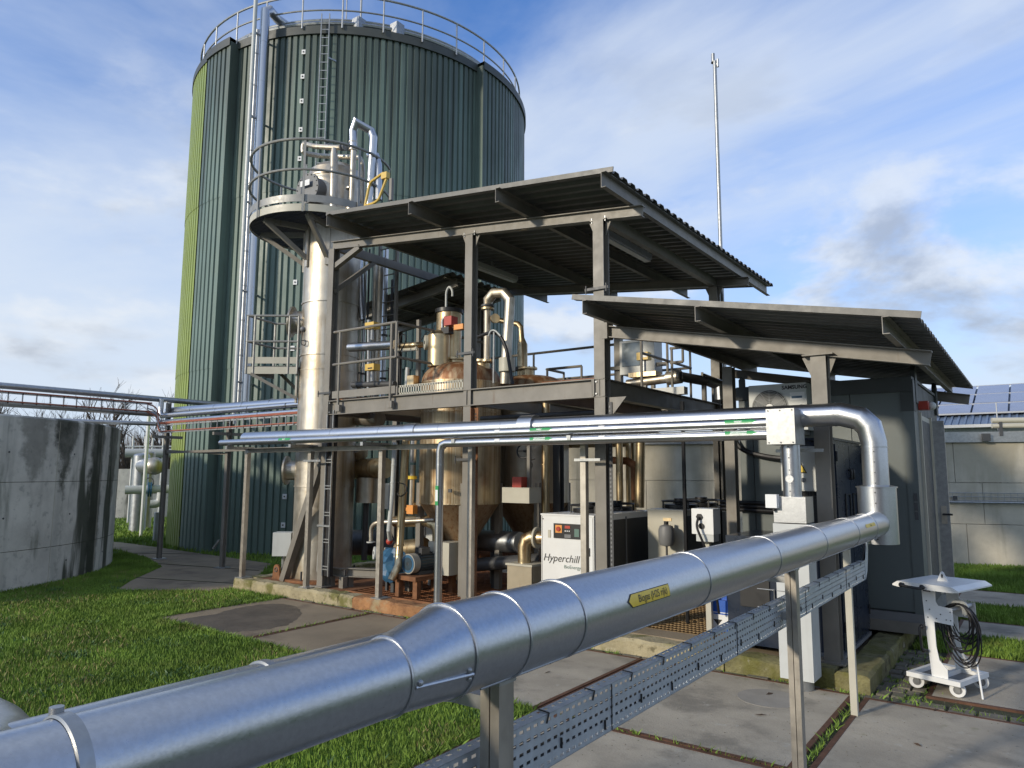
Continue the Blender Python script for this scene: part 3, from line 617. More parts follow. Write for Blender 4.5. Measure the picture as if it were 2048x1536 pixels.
railing(pf, [(-8.72, YR), (-7.36, YR)], [(4.06, .022), (3.55, .021)], posts=[(-8.58, YR, 2.84, 4.05), (-7.46, YR, 2.84, 4.05), (-7.36, YR, 3.545, 4.065)], ztoe=3.08)
for x in (-8.58, -7.46): MB().bx(x-.04, x+.05, YR-.02, YR+.04, 2.82, 2.92).build('post_clip', M['paint'], pf, sm=0)
railing(pf, [(-7.36, YR+.0), (-7.36, 9.4)], [(4.06, .02), (3.55, .02)], posts=[(-7.36, 8.3, 3.03, 4.05), (-7.36, 9.4, 3.03, 4.05)])
railing(pf, [(-8.7, YB), (-5.9, YB), (-4.5, YB), (-4.5, 9.3)], [(4.15, .024), (3.62, .022)], posts=[(x, YB, ZP-.2, 4.14) for x in (-8.6, -7.6, -6.05, -4.5)] + [(-4.5, 9.3, 3.0, 4.14), (-4.5, 10.2, 3.0, 4.14)])
railing(pf, [(-6.9, YB-.05), (-6.9, 10.5), (-6.2, 10.5)], [(3.72, .024), (3.40, .024)], posts=[(-6.9, YB-.05, 3.0, 3.72), (-6.9, 10.5, 3.0, 3.72), (-6.2, 10.5, 3.0, 3.72)])
# perforated strip on the front beam
tb = MB()
for i in range(26):
    x0 = -7.32 + i*.047; tb.bx(x0, x0+.018, YR+.03, YR+.035, 3.01, 3.13)
tb.bx(-7.32, -6.13, YR+.03, YR+.035, 3.105, 3.135); tb.bx(-7.32, -6.13, YR+.03, YR+.035, 3.005, 3.03); tb.build('perforated_strip', M['cream'], pf, sm=0)
# clamp brackets on the columns
for (x, z, y) in ((-6.06, 3.48, YC-.08), (-4.06, 4.06, YC-.09), (-6.06, 2.07, YC-.09), (-8.91, 3.12, YC-.08)):
    o = MB().bx(x-.17, x+.14, y-.012, y, z-.012, z+.02).build('clamp_bar', M['dgrey'], pf, sm=0)
    for dx in (-.15, .12): MB().cyl((x+dx, y-.015, z-.05), (x+dx, y-.015, z+.05), .008, n=6).build('bolt', M['dgrey'], o)
# access ladder to the round platform
al = thing('ladder', 'grey steel ladder rising from the platform to the vessel top', 'ladder', (-7.75, 8.3, ZP))
lx = Yp(775, 600, 8.9); 
for dx in (-.22, .22): MB().bar((lx.x+dx, 8.9, ZP), (lx.x+dx, 8.9, 6.6), .05, .05).build('stile', M['paint'], al, sm=0)
for i in range(14): MB().cyl((lx.x-.22, 8.9, ZP+.2+i*.25), (lx.x+.22, 8.9, ZP+.2+i*.25), .012, n=8).build('rung', M['paint'], al)
# ================================================================ TALL SCRUBBER VESSEL
VC = Vector((-9.72, 7.99, 0)); VR = .485
sv = thing('scrubber_vessel', 'tall slim weathered stainless steel vessel with round platform near its top', 'vessel', V(VC.x, VC.y, .165))
MB().lathe(VC, [(VR, .17), (VR, 1.66), (VR+.004, 1.66), (VR+.004, 3.60), (VR-.004, 3.60), (VR-.004, 7.0)], 48).build('shell', M['stain'], sv)
MB().lathe(VC, [(VR-.004, 7.0), (VR*.93, 7.14), (VR*.7, 7.24), (VR*.35, 7.29), (.001, 7.30)], 48).build('dome', M['stain'], sv)
for z in (1.67, 3.60, 3.85, 4.75, 6.98): MB().lathe(VC, [(VR, z-.012), (VR+.012, z-.012), (VR+.012, z+.012), (VR, z+.012)], 48).build('weld_band', M['stain'], sv)
MB().lathe(VC, [(VR, .165), (VR+.14, .165), (VR+.14, .20), (VR, .20)], 48).build('base_ring', M['rust'], sv)
for i in range(10):
    a = 2*pi*i/10; p = VC + V(cos(a), sin(a), 0)*(VR+.09); MB().cyl(p + Z*.165, p + Z*.34, .017, n=8).build('anchor_bolt', M['dgrey'], sv)
dl = V(-.86, -.5, 0).normalized()
def nozzle(par, c, d, r, l, mat, fl=1.5, nm='nozzle', ft=.03, bolts=8):
    d = V(d).normalized(); o = MB().cyl(V(c), V(c)+d*l, r).build(nm, mat, par)
    MB().disc(V(c)+d*(l+ft/2), d, r*fl, ft).build('flange', mat, o)
    _, e1, e2 = frame(d)
    if bolts:
        bb = MB()
        for i in range(bolts):
            a = 2*pi*i/bolts; bb.disc(V(c)+d*(l+ft) + (e1*cos(a)+e2*sin(a))*r*fl*.9, d, min(r*.11, .012), min(ft, .03)*.8, 6)
        bb.build('flange_bolts', M['dgrey'], o)
    return o
LFT = V(-.805, -.585, 0)                      # towards picture-left
nozzle(sv, VC + LFT*(VR-.05) + Z*1.93, LFT, .16, .20, M['stain'])
nozzle(sv, VC + LFT*(VR-.05) + Z*4.45, LFT + Z*.1, .20, .22, M['stain'], 1.35)
nozzle(sv, VC + V(.08, -.997, 0)*(VR-.06) + Z*6.66, V(.08, -.997, 0), .235, .17, M['grey'], 1.12, 'manhole', .05, 16)
mc = VC + V(.08, -.997, 0)*(VR+.20) + Z*6.72; mr = V(.997, .08, 0)
lb = MB().obx(mc + Z*.01 + V(.08, -.997, 0)*.012, (.22, .004, .10), mr, V(.08, -.997, 0)).build('manhole_label', M['wlab'], sv, sm=0)
lgp = VC + V(-.62, -.78, 0)*(VR+.01)
MB().poly([lgp + Z*z + V(-.78, .62, 0)*-x for x, z in ((-.07, 6.80), (.07, 6.80), (.05, 7.22), (0, 7.27), (-.05, 7.22))], .03, V(-.62, -.78, 0)).build('lifting_lug', M['stain'], sv)
# instrument on the shell
ip = VC + V(-.2, -.98, 0)*(VR+.02) + Z*4.28
ins = MB().sph(ip, .045).build('gauge_head', M['grey'], sv); MB().tube(fillet([ip, ip+V(.02, -.03, -.12), ip + V(.0, -.03, -.26), ip+V(.12, -.03, -.30), ip+V(.13, -.02, -.2), ip+V(.02, -.02, -.2)], .05), .008, 6).build('gauge_cable', M['cable'], ins)
# grey square duct at foot
p = Zp(572, 1148, K); MB().bx(p.x-.17, p.x+.17, 7.95, 8.25, .9, 1.35)
bxp = VC + LFT*(VR+.16); MB().obx(bxp + Z*.72, (.3, .26, .38), LFT, V(LFT.y, -LFT.x, 0)).build('side_box', M['lgrey'], sv, sm=0)
MB().cyl(bxp + Z*.2, bxp + Z*.53, .03, n=10).build('box_leg', M['galv'], sv)
# --- round platform
PC = V(-9.93, 7.86, 0); PR = 1.16; ZPL = 6.10
rp = thing('round_platform', 'grey curved access platform with two-bar railing around the vessel top', 'platform', V(VC.x, VC.y, ZPL))
A0, A1 = radians(-225), radians(35)
MB().lathe(PC, [(PR, ZPL-.06), (PR, ZPL+.06), (PR+.01, ZPL+.06), (PR+.01, ZPL-.06), (PR, ZPL-.06)], 64, A0, A1).build('rim', M['cream'], rp)
MB().lathe(PC, [(PR+.012, ZPL+.09), (PR+.012, ZPL+.21), (PR+.02, ZPL+.21), (PR+.02, ZPL+.09), (PR+.012, ZPL+.09)], 64, A0, A1).build('toe_board', M['rail'], rp)
fg = MB()
for i in range(-26, 27):
    x = PC.x + i*.044; h = sqrt(max(PR**2-(x-PC.x)**2, 0.0001))
    ya, yb = PC.y-h, PC.y+min(h, .55)
    dv = VR**2-(x-VC.x)**2
    if dv > 0: fg.bx(x-.004, x+.004, ya, VC.y-sqrt(dv), ZPL-.03, ZPL+.01); fg.bx(x-.004, x+.004, min(VC.y+sqrt(dv), yb-.01), yb, ZPL-.03, ZPL+.01)
    else: fg.bx(x-.004, x+.004, ya, yb, ZPL-.03, ZPL+.01)
for j in range(-10, 6):
    y = PC.y + j*.11; h = sqrt(max(PR**2-(y-PC.y)**2, .0001)); dv = VR**2-(y-VC.y)**2
    if dv > 0: fg.bx(PC.x-h, VC.x-sqrt(dv), y-.004, y+.004, ZPL-.028, ZPL+.002); fg.bx(VC.x+sqrt(dv), PC.x+h, y-.004, y+.004, ZPL-.028, ZPL+.002)
    else: fg.bx(PC.x-h, PC.x+h, y-.004, y+.004, ZPL-.028, ZPL+.002)
o = fg.build('floor_grating', M['dgrey'], rp, sm=0); o['kind'] = 'stuff'
for zr, r in ((ZPL+1.13, .024), (ZPL+.60, .022)): MB().torus(PC + Z*zr, Z, PR+.03, r, 72, 8, *[radians(a) for a in (-35+90, 225+90)]) if False else None
def arc_rail(par, c, R, z, a0, a1, r, nm='rail'):
    MB().tube([c + V(R*cos(a), R*sin(a), z) for a in np.linspace(a0, a1, 40)], r, 8).build(nm, M['rail'], par)
arc_rail(rp, PC, PR+.04, ZPL+1.13, A0, A1, .024); arc_rail(rp, PC, PR+.04, ZPL+.62, A0, A1, .022)
for a in np.linspace(A0+.02, A1-.02, 7):
    p = PC + V((PR+.04)*cos(a), (PR+.04)*sin(a), 0); MB().bar(p + Z*(ZPL-.08), p + Z*(ZPL+1.13), .035, .012, V(cos(a), sin(a), 0)).build('rail_post', M['rail'], rp, sm=0)
for a in (radians(215), radians(262), radians(310)):
    e = V(cos(a), sin(a), 0); s = VC + e*VR; q = PC + e*(PR-.12)
    MB().bar(s + Z*(ZPL-.62), V(q.x, q.y, ZPL-.06), .07, .07).build('bracket_strut', M['paint'], rp, sm=0); MB().bar(s + Z*(ZPL-.07), V(q.x, q.y, ZPL-.07), .06, .09).build('bracket_arm', M['paint'], rp, sm=0)
    MB().bar(s + e*.02 + Z*(ZPL-.75), s + e*.02 + Z*(ZPL-.05), .07, .03, e).build('bracket_pad', M['stain'], rp, sm=0)
# --- small side platform
sp = thing('side_platform', 'small bracket platform with railing halfway up the stainless vessel', 'platform', V(VC.x, VC.y, 3.6))
s0 = VC + LFT*(VR-.02); F_ = V(.585, -.805, 0)*1.0      # F_: towards the camera
F_ = V(-LFT.y, LFT.x, 0); F_ = F_ if F_.y < 0 else -F_
pl = [s0 + F_*.28, s0 + F_*.28 + LFT*.86, s0 - F_*.38 + LFT*.62, s0 - F_*.42]
zf_ = 3.66
MB().poly([V(p.x, p.y, zf_-.03) for p in pl], .03).build('deck', M['dgrey'], sp, sm=0)
MB().bar(V(pl[0].x, pl[0].y, zf_-.07), V(pl[1].x, pl[1].y, zf_-.07), .01, .12).build('front_channel', M['cream'], sp, sm=0)
MB().bar(V(pl[0].x, pl[0].y, zf_+.10), V(pl[1].x, pl[1].y, zf_+.10), .008, .11).build('toe_board', M['cream'], sp, sm=0)
MB().bar(V(pl[1].x, pl[1].y, zf_-.07), V(pl[2].x, pl[2].y, zf_-.07), .01, .12).build('end_channel', M['paint'], sp, sm=0)
for z in (4.52, 4.08):
    MB().tube([V(p.x, p.y, z) for p in (pl[0], pl[1], pl[2], pl[3])], .02, 8).build('rail', M['rail'], sp)
for p in (pl[1], pl[0].lerp(pl[1], .86), pl[0].lerp(pl[1], .18), pl[0], pl[2]): MB().cyl(V(p.x, p.y, zf_-.13), V(p.x, p.y, 4.52), .02, n=8).build('rail_post', M['rail'], sp)
q = pl[0].lerp(pl[1], .9); MB().bar(V(q.x, q.y, zf_-.13), VC + LFT*(VR-.02) + F_*.22 + Z*3.12, .05, .05).build('bracket_strut', M['paint'], sp, sm=0)
q = pl[3].lerp(pl[2], .8); MB().bar(V(q.x, q.y, zf_-.03), VC + LFT*(VR-.08) - F_*.3 + Z*3.12, .05, .05).build('bracket_strut', M['paint'], sp, sm=0)
MB().bar(VC + LFT*(VR+.0) + F_*.2 + Z*3.05, VC + LFT*(VR+.0) + F_*.2 + Z*3.75, .06, .03, LFT).build('bracket_pad', M['stain'], sp, sm=0)
# --- pipes at the vessel head (Y planes around the vessel)
def on(px_, py_, Y): return Yp(px_, py_, Y)
hd_ = thing('head_pipework', 'shiny bent pipe loop with valves above the stainless vessel top', 'pipe', V(VC.x, VC.y, 7.2))
Yh = 7.75
MB().tube([on(707, 300, Yh), on(706, 262, Yh), on(712, 245, Yh), on(742, 262, Yh+.25), on(747, 275, Yh+.25), on(738, 420, Yh+.25)], .066, 16).build('loop', M['clad'], hd_, sm=20)
MB().tube([on(703, 430, Yh), on(707, 300, Yh)], .052, 16).build('stand_pipe', M['stain'], hd_)
for py_ in (285, 300, 377): MB().disc(on(706 if py_ < 350 else 701, py_, Yh), Z, .075, .025).build('flange', M['stain'], hd_)
MB().tube([on(666, 440, Yh-.2), on(668, 310, Yh-.2), on(668, 297, Yh-.2)], [.065, .065, .045], 16).build('stand_pipe', M['stain'], hd_)
MB().tube(fillet([on(700, 296, Yh), on(668, 295, Yh-.1), on(630, 293, Yh-.2), on(607, 287, Yh-.2), on(606, 306, Yh-.2), on(640, 312, Yh+.1), on(720, 315, Yh+.3), on(725, 330, Yh+.3), on(725, 420, Yh+.3)], .06, 3), .045, 12).build('return_pipe', M['stain'], hd_, sm=20)
for px_ in (655, 684): MB().disc(on(px_, 294, Yh-.1), V(1, 0, 0), .065, .02).disc(on(px_+6, 294, Yh-.1), V(1, 0, 0), .065, .02).build('valve_flange', M['grey'], hd_)
MB().lathe(on(702, 440, Yh), [(.001, -.05), (.10, -.05), (.10, .27), (.06, .30), (.001, .30)], 20).build('filter_pot', M['stain'], hd_)
MB().tube([on(757, 400, 8.1), on(757, 330, 8.1), on(752, 312, 8.1), on(738, 310, 8.1)], .06, 14).build('bend_pipe', M['clad'], hd_, sm=20)
gate = thing('yellow_gate', 'small yellow safety gate frame on the round platform', 'gate', on(735, 415, 7.55))
gp = [on(730, 412, 7.55), on(740, 365, 7.55), on(768, 345, 7.55), on(775, 352, 7.55), on(757, 400, 7.55), on(748, 406, 7.55), on(730, 412, 7.55)]
MB().tube(fillet(gp, .05, 3), .022, 8).build('gate_loop', M['yel'], gate); MB().obx(on(771, 352, 7.55), (.12, .08, .10)).build('hinge_block', M['yel'], gate, sm=0)
pp_ = on(783, 372, 7.55); MB().bar(pp_ + Z*.12, V(pp_.x, pp_.y, ZPL), .05, .05).build('gate_post', M['paint'], gate, sm=0)
# ================================================================ GOLD CONE VESSELS
def cone_vessel(label, c, R, zc0, zc1, zbot, zdome, mat, dmat):
    t = thing('cone_vessel', label, 'vessel', V(c.x, c.y, .165)); c = V(c.x, c.y, 0)
    MB().lathe(c, [(R, zc0), (R, zc1)], 48).build('shell', mat, t)
    MB().lathe(c, [(.09, zbot), (R*.985, zc0-.005), (R, zc0)], 48).build('cone', M['rcone'], t)
    h = zdome-zc1; MB().lathe(c, [(R*1.0, zc1)] + [(R*cos(a)**.6, zc1 + h*sin(a)) for a in np.linspace(.1, pi/2-.02, 9)] + [(.001, zdome)], 48).build('dome', dmat, t)
    for z in (zc0, zc1, (zc0+zc1)/2+.45): MB().lathe(c, [(R, z-.01), (R+.008, z-.01), (R+.008, z+.01), (R, z+.01)], 48).build('weld_band', mat, t)
    MB().cyl(c + Z*(zbot-.35), c + Z*(zbot+.05), .09).build('drain', mat, t); MB().disc(c + Z*(zbot-.12), Z, .15, .04).build('drain_flange', M['rust'], t)
    for i in range(4):
        a = pi/4 + pi/2*i; p = c + V(cos(a), sin(a), 0)*(R-.02); MB().bar(V(p.x, p.y, .11), V(p.x, p.y, zc0+.3), .09, .09).build('leg', M['paint'], t, sm=0)
    return t
C3 = V(-7.20, 8.52, 0)
v3 = cone_vessel('rust streaked gold vessel with conical bottom behind the front column', C3, .62, 1.45, 3.27, .66, 3.60, M['rustv'], M['rdome'])
C4 = Yp(1062, 900, 9.75); C4 = V(C4.x, C4.y, 0)
v4 = cone_vessel('duller second cone bottomed vessel standing behind the streaked one', C4, .62, 1.45, 3.2, .66, 3.50, M['stain'], M['rdome'])
nozzle(v3, C3 + V(-.05, -.1, 3.52), Z, .14, .12, M['gold'], 1.35); nozzle(v3, C3 + V(.42, .0, 3.38), Z, .11, .2, M['gold'], 1.6)
nozzle(v4, C4 + V(.0, -.1, 3.40), Z, .10, .2, M['gold'], 1.6)
MB().bx(C3.x+.3, C3.x+.36, C3.y-.62, C3.y-.6, 1.62, 1.67).build('name_plate', M['dgrey'], v3, sm=0)
# mist filter pot and agitator on the platform
Yq = 8.15
fp = thing('filter_pot', 'short gold filter drum with round blank flange on rusty dome', 'filter', on(877, 735, Yq))
c = on(877, 735, Yq); MB().lathe(V(c.x, c.y, 0), [(.001, c.z), (.17, c.z+.01), (.17, c.z+.50), (.12, c.z+.56), (.001, c.z+.57)], 28).build('drum', M['gold'], fp)
MB().cyl(c - Z*.2, c + Z*.02, .05).build('stub', M['gold'], fp); MB().disc(c - Z*.03, Z, .11, .04).build('flange', M['dgrey'], fp)
bl = on(852, 685, Yq-.1); dd = V(-.62, -.78, 0); MB().disc(bl, dd, .115, .04).build('blank_flange', M['cream'], fp); MB().cyl(bl - dd*.0, bl - dd*.2, .075).build('side_stub', M['gold'], fp); MB().disc(bl + dd*.022, dd, .028, .01).build('flange_hole', M['ink'], fp)
ag = thing('agitator_drum', 'gold drum with black lid and hooked vent pipe on the vessel', 'drum', on(897, 725, 8.45))
c = on(897, 722, 8.45); MB().lathe(V(c.x, c.y, 0), [(.2, c.z-.1), (.2, c.z+.78)], 28).build('drum', M['gold'], ag); MB().disc(V(c.x, c.y, c.z+.79), Z, .225, .06).build('lid', M['black'], ag)
hk = V(c.x+.02, c.y-.1, c.z+.80); MB().tube(fillet([hk, hk+Z*.30, hk+Z*.33+V(.06, 0, .05), hk+V(.13, 0, .30), hk+V(.13, 0, .20)], .05, 4), .018, 10).build('hooked_vent', M['lgrey'], ag)
mo = on(899, 645, 8.2); MB().bx(mo.x-.07, mo.x+.08, mo.y-.05, mo.y+.1, mo.z-.05, mo.z+.09).build('red_actuator', M['red'], ag, sm=0); MB().obx(mo + V(.0, -.05, -.14), (.16, .12, .10)).build('switch_block', M['black'], ag, sm=0)
MB().obx(mo + V(.22, .0, -.10), (.18, .10, .08)).build('solenoid', M['orange'], ag, sm=0); MB().tube(fillet([mo + V(-.14, 0, -.2), mo + V(-.14, 0, .08), mo + V(-.05, 0, .09)], .06, 4), .026, 10).build('bend', M['galv'], ag)
MB().bx(c.x-.12, c.x+.1, c.y-.24, c.y-.2, c.z+.05, c.z+.28).build('access_panel', M['rust'], ag, sm=0)
# inverted U gas pipe
gu = thing('u_bend_pipe', 'silver inverted U pipe with flanges standing on the rusty dome', 'pipe', on(975, 735, 8.35))
Yu = 8.35
MB().tube([on(974, 720, Yu), on(975, 615, Yu), on(976, 600, Yu), on(988, 586, Yu), on(1008, 586, Yu), on(1020, 600, Yu), on(1019, 620, Yu), on(1012, 720, Yu), on(1010, 768, Yu)], [.055]*1 + [.055, .075, .075, .075, .075, .075, .075, .075], 18).build('tube', M['stain'], gu, sm=20)
for py_ in (612, 618, 722): MB().disc(on(975, py_, Yu), Z, .10, .03).build('flange', M['dgrey'] if py_ == 612 else M['gold'], gu)
MB().disc(on(1014, 730, Yu), Z, .12, .20).build('sleeve', M['cream'], gu); MB().disc(on(990, 637, Yu), V(.8, -.6, 0), .07, .05).build('branch_flange', M['gold'], gu)
ro = thing('right_vent_pipe', 'narrow gold pipe with reducer beside the silver U pipe', 'pipe', on(1042, 740, 9.7))
MB().tube(fillet([on(1045, 745, 9.7), on(1045, 690, 9.7), on(1043, 668, 9.7), on(1042, 652, 9.7), on(1000, 640, 9.7)], .05, 3), [.09, .09, .055] + [.05]*9, 14).build('tube', M['gold'], ro, sm=25) if False else MB().tube([on(1045, 752, 9.7), on(1045, 690, 9.7), on(1043, 676, 9.7), on(1042, 655, 9.7), on(1036, 648, 9.7), on(995, 640, 9.7)], [.085, .085, .05, .045, .045, .045], 14).build('tube', M['gold'], ro, sm=25)
MB().disc(on(1045, 738, 9.7), Z, .15, .05).build('flange', M['dgrey'], ro)
ho = thing('black_hose', 'black hose arching over a hooked white bracket on the platform', 'hose', on(1024, 770, 8.0))
MB().tube(fillet([on(950, 676, 8.0), on(980, 664, 8.0), on(1000, 668, 8.0), on(1014, 700, 8.0), on(1025, 768, 8.0)], .15, 5), .025, 10).build('hose_line', M['cable'], ho)
hb = thing('hose_hook', 'pale hooked rod holding the black hose above the platform', 'hook', on(988, 770, 7.95))
MB().tube(fillet([on(977, 672, 7.95), on(981, 661, 7.95), on(990, 660, 7.95), on(1001, 672, 7.95)], .06, 4), .012, 8).build('hook', M['lgrey'], hb); MB().tube([on(988, 664, 7.95), on(987, 766, 7.95)], .015, 8).build('rod', M['galv'], hb)
# assorted small pipework behind the left railing
sm_ = thing('valve_train', 'silver valve train with yellow actuators behind the left railing', 'valve', on(745, 775, 7.9))
Yv = 7.85
MB().tube([on(700, 695, Yv), on(790, 690, Yv)], .075, 16).build('body', M['clad'], sm_); MB().tube([on(738, 640, Yv), on(737, 790, Yv)], .03, 10).build('stem', M['galv'], sm_)
for py_ in (652, 735):
    q = on(745, py_, Yv-.15); MB().obx(q, (.20, .14, .10)).build('actuator', M['yel'], sm_, sm=0); MB().obx(q + V(.02, -.072, -.02), (.10, .004, .02)).build('actuator_window', M['ink'], sm_, sm=0); MB().cyl(q - Z*.05, q - Z*.22, .025, n=10).build('yoke', M['galv'], sm_)
MB().tube(fillet([on(725, 640, 8.3), on(722, 600, 8.3), on(720, 500, 8.3)], .05), .05, 12).build('riser', M['clad'], sm_); MB().tube([on(762, 520, 8.6), on(752, 770, 8.6)], .06, 12).build('riser', M['stain'], sm_)
MB().tube([on(706, 520, 8.6), on(712, 780, 8.6)], .03, 8).build('riser', M['dgrey'], sm_); MB().tube(fillet([on(800, 692, 8.2), on(830, 690, 8.2), on(845, 690, 8.3)], .04), .05, 12).build('branch', M['gold'], sm_)
MB().bar(on(790, 702, 8.2), on(835, 697, 8.2), .03, .06).build('support_rail', M['cream'], sm_, sm=0); MB().bar(on(838, 640, 8.6), on(836, 775, 8.6), .06, .06).build('support_post', M['paint'], sm_, sm=0)
MB().cyl(on(813, 775, 8.0), on(815, 735, 8.0), .03).build('stub_pipe', M['lgrey'], sm_); MB().obx(on(826, 762, 8.0), (.14, .12, .16)).build('junction_box', M['gold'], sm_, sm=0); MB().bar(on(822, 720, 8.6), on(870, 728, 8.6), .05, .05).build('cross_pipe', M['dgrey'], sm_, sm=0)
MB().tube([on(706, 770, Yv), on(790, 768, Yv)], .05, 12).build('lower_pipe', M['dgrey'], sm_)

# rear canopy, lower, behind the vessel
zr = lambda x, y: 5.02 + .12*(x+11)
rcn = thing('rear_canopy', 'dark corrugated canopy behind the stainless vessel below the tall roof', 'canopy', (-10, 10, 0))
xa, xb = -11.0, -8.1
n = 9; vs = []; fs = []
for i in range(n*4+1):
    y = 9.2 + 1.82*i/(n*4); d = .04 if i % 4 in (2, 3) else 0
    vs += [(xa, y, zr(xa, y)+d), (xb, y, zr(xb, y)+d)]
fs = [(2*i, 2*i+1, 2*i+3, 2*i+2) for i in range(n*4)]
MB().add(vs, fs).build('roof_sheet', M['roofs'], rcn, sm=0)
for y in (9.5, 10.75): MB().ibeam((xa+.05, y, zr(xa+.05, y)-.10), (xb-.05, y, zr(xb-.05, y)-.10), .16, .09, .01, .007).build('beam', M['paint'], rcn, sm=0)
for x in np.linspace(xa+.15, xb-.15, 4): MB().cbeam((x, 9.25, zr(x, 9.25)-.02), (x, 11.0, zr(x, 11.0)-.02), .05, .05, .006).build('purlin', M['paint'], rcn, sm=0)
for x in (xa+.15,):
    for y in (9.5, 10.75): MB().ibeam((x, y, 0.08 if y < 13 else 0), (x, y, zr(x, y)-.17), .12, .12, .01, .008, up=V(0, 1, 0)).build('column', M['paint'], rcn, sm=0)
# ================================================================ FRONT PIPE RACK
YG, ZG, RG = 6.97, 2.44, .105         # big gas pipe
XT = -1.16
rk = thing('pipe_rack', 'slender grey post rack carrying three silver pipes along the plinth', 'rack', (-6, 7.2, K))
for x in (-10.72, -9.07, -7.50, -5.86, -4.19, -1.87):
    o = MB().cbeam((x, 7.2, K), (x, 7.2, ZG-.17), .07, .07, .006, up=Vector((0, 1, 0)), flip=1).build('post', M['post'], rk, sm=0)
    MB().bx(x-.09, x+.11, 7.10, 7.30, K-.012, K+.008).build('foot_plate', M['galv'], o, sm=0)
    MB().bar((x+.035, 7.25, ZG-.15), (x+.035, 6.74, ZG-.15), .05, .05).build('arm', M['galv'], rk, sm=0)
MB().cbeam((-10.75, 7.16, ZG-.19), (-6.3, 7.16, ZG-.19), .07, .05, .006).build('rail_channel', M['post'], rk, sm=0)
MB().bx(-4.32, -3.98, 7.13, 7.155, 2.04, 2.07).build('clamp_bar', M['galv'], rk, sm=0)
MB().bx(-2.05, -1.62, 7.13, 7.155, 2.11, 2.14).build('clamp_bar', M['galv'], rk, sm=0); MB().bx(-9.2, -8.8, 7.13, 7.155, 2.06, 2.09).build('clamp_bar', M['galv'], rk, sm=0)
XTv = V(XT, YG, 0)
bp0 = [(-10.49, YG, ZG), (XT-.26, YG, ZG), (XT-.10, YG, ZG-.045), (XT-.03, YG, ZG-.12), (XT, YG, ZG-.26), (XT, YG, 1.78)]
t = pipe('gas_main', 'wide silver clad gas pipe along the rack with mitred bend downwards', bp0, RG, 'clad', [((x, YG, ZG), (1, 0, 0)) for x in (-9.3, -8.3, -7.3, -6.2, -5.2, -4.1, -3.3, -2.6, -1.75, -1.46)] + [((XT, YG, 2.14), (0, 0, 1))], n=40)
MB().sph((-10.49, YG, ZG), RG*.99, 24, 12, (.45, 1, 1)).build('end_cap', M['clad'], t)
MB().cyl((-4.93, YG, ZG), (-4.73, YG, ZG), RG*1.35, n=36).build('coupling_cover', M['clad'], t); MB().cyl((-6.8, YG, ZG), (-6.62, YG, ZG), RG*1.12, n=36).build('clamp_band', M['clad'], t)
MB().bx(XT-.004, XT+.004, YG-RG-.003, YG-RG+.01, 1.80, 2.12).build('lap_seam', M['cladd'], t, sm=0)
for z in (1.83, 1.92, 2.01, 2.10): MB().disc((XT+.012, YG-RG-.002, z), (0, 1, 0), .005, .008, 8).build('rivet', M['dgrey'], t)
tee = thing('tee_cover', 'squat silver tee drum where the biogas pipe meets the downpipe', 'pipe cover', (XT, YG, 1.32))
MB().lathe((XT, YG, 0), [(.001, 1.315), (.155, 1.315), (.155, 1.79), (.165, 1.79), (.165, 1.80), (.09, 1.815)], 48).build('drum', M['clad'], tee)
MB().bx(XT-.004, XT+.004, YG-.159, YG-.14, 1.33, 1.78).build('lap_seam', M['cladd'], tee, sm=0)
for z in (1.36, 1.46, 1.56, 1.66, 1.75): MB().disc((XT+.014, YG-.156, z), (0, 1, 0), .006, .008, 8).build('rivet', M['dgrey'], tee)
RM = .05
def labelband(par, c, r, length, ang0, ang1, mat, axis='x', y0=0.0, nm='label', off=.0025, tip=0):
    b = MB(); n = 8; vs = []
    for s in (-length/2, length/2):
        for i in range(n+1):
            a = ang0 + (ang1-ang0)*i/n
            if axis == 'x': vs.append((c[0]+s, c[1]-(r+off)*cos(a), c[2]+(r+off)*sin(a)))
            else: vs.append((c[0]+(r+off)*cos(a), c[1]+s, c[2]+(r+off)*sin(a)))
    fs = [(i, i+1, n+2+i, n+1+i) for i in range(n)]
    if tip:
        k = len(vs); am = (ang0+ang1)/2; s = (length/2+abs(tip))*(1 if tip > 0 else -1)
        vs.append((c[0]+s, c[1]-(r+off)*cos(am), c[2]+(r+off)*sin(am)) if axis == 'x' else (c[0]+(r+off)*cos(am), c[1]+s, c[2]+(r+off)*sin(am)))
        base = n+1 if tip > 0 else 0
        fs += [(base+i, base+i+1, k) for i in range(n)]
    return b.add(vs, fs).build(nm, mat, par, sm=60)
def wraptext(par, body, size, c, r, am, axis, mat, off=.004, bold=0.0, shear=0):
    vs, fs = text_mesh(body, size, shear, bold); o = []
    for x, y, z in vs:
        a = am + y/r
        o.append((c[0]+x, c[1]-(r+off)*cos(a), c[2]+(r+off)*sin(a)) if axis == 'x' else (c[0]+(r+off)*cos(a), c[1]+x, c[2]+(r+off)*sin(a)))
    return MB().add(o, fs).build('lettering', mat, par, sm=0)
ZM, YM, ZS = 2.375, 6.80, 2.268
wp = pipe('water_pipe', 'middle silver pipe on the rack marked water with green arrows', [(-10.93, YM, ZM), (-1.9, YM, ZM)], RM, 'clad', [((x, YM, ZM), (1, 0, 0)) for x in np.arange(-10.2, -2.0, .74)], n=28)
for x in (-2.28, -4.55, -9.2):
    l_ = labelband(wp, (x, YM, ZM), RM, .26, .05, .75, M['glab'], tip=.05); wraptext(wp, 'water', .032, (x, YM, ZM), RM, .40, 'x', M['wlab'], bold=.0008)
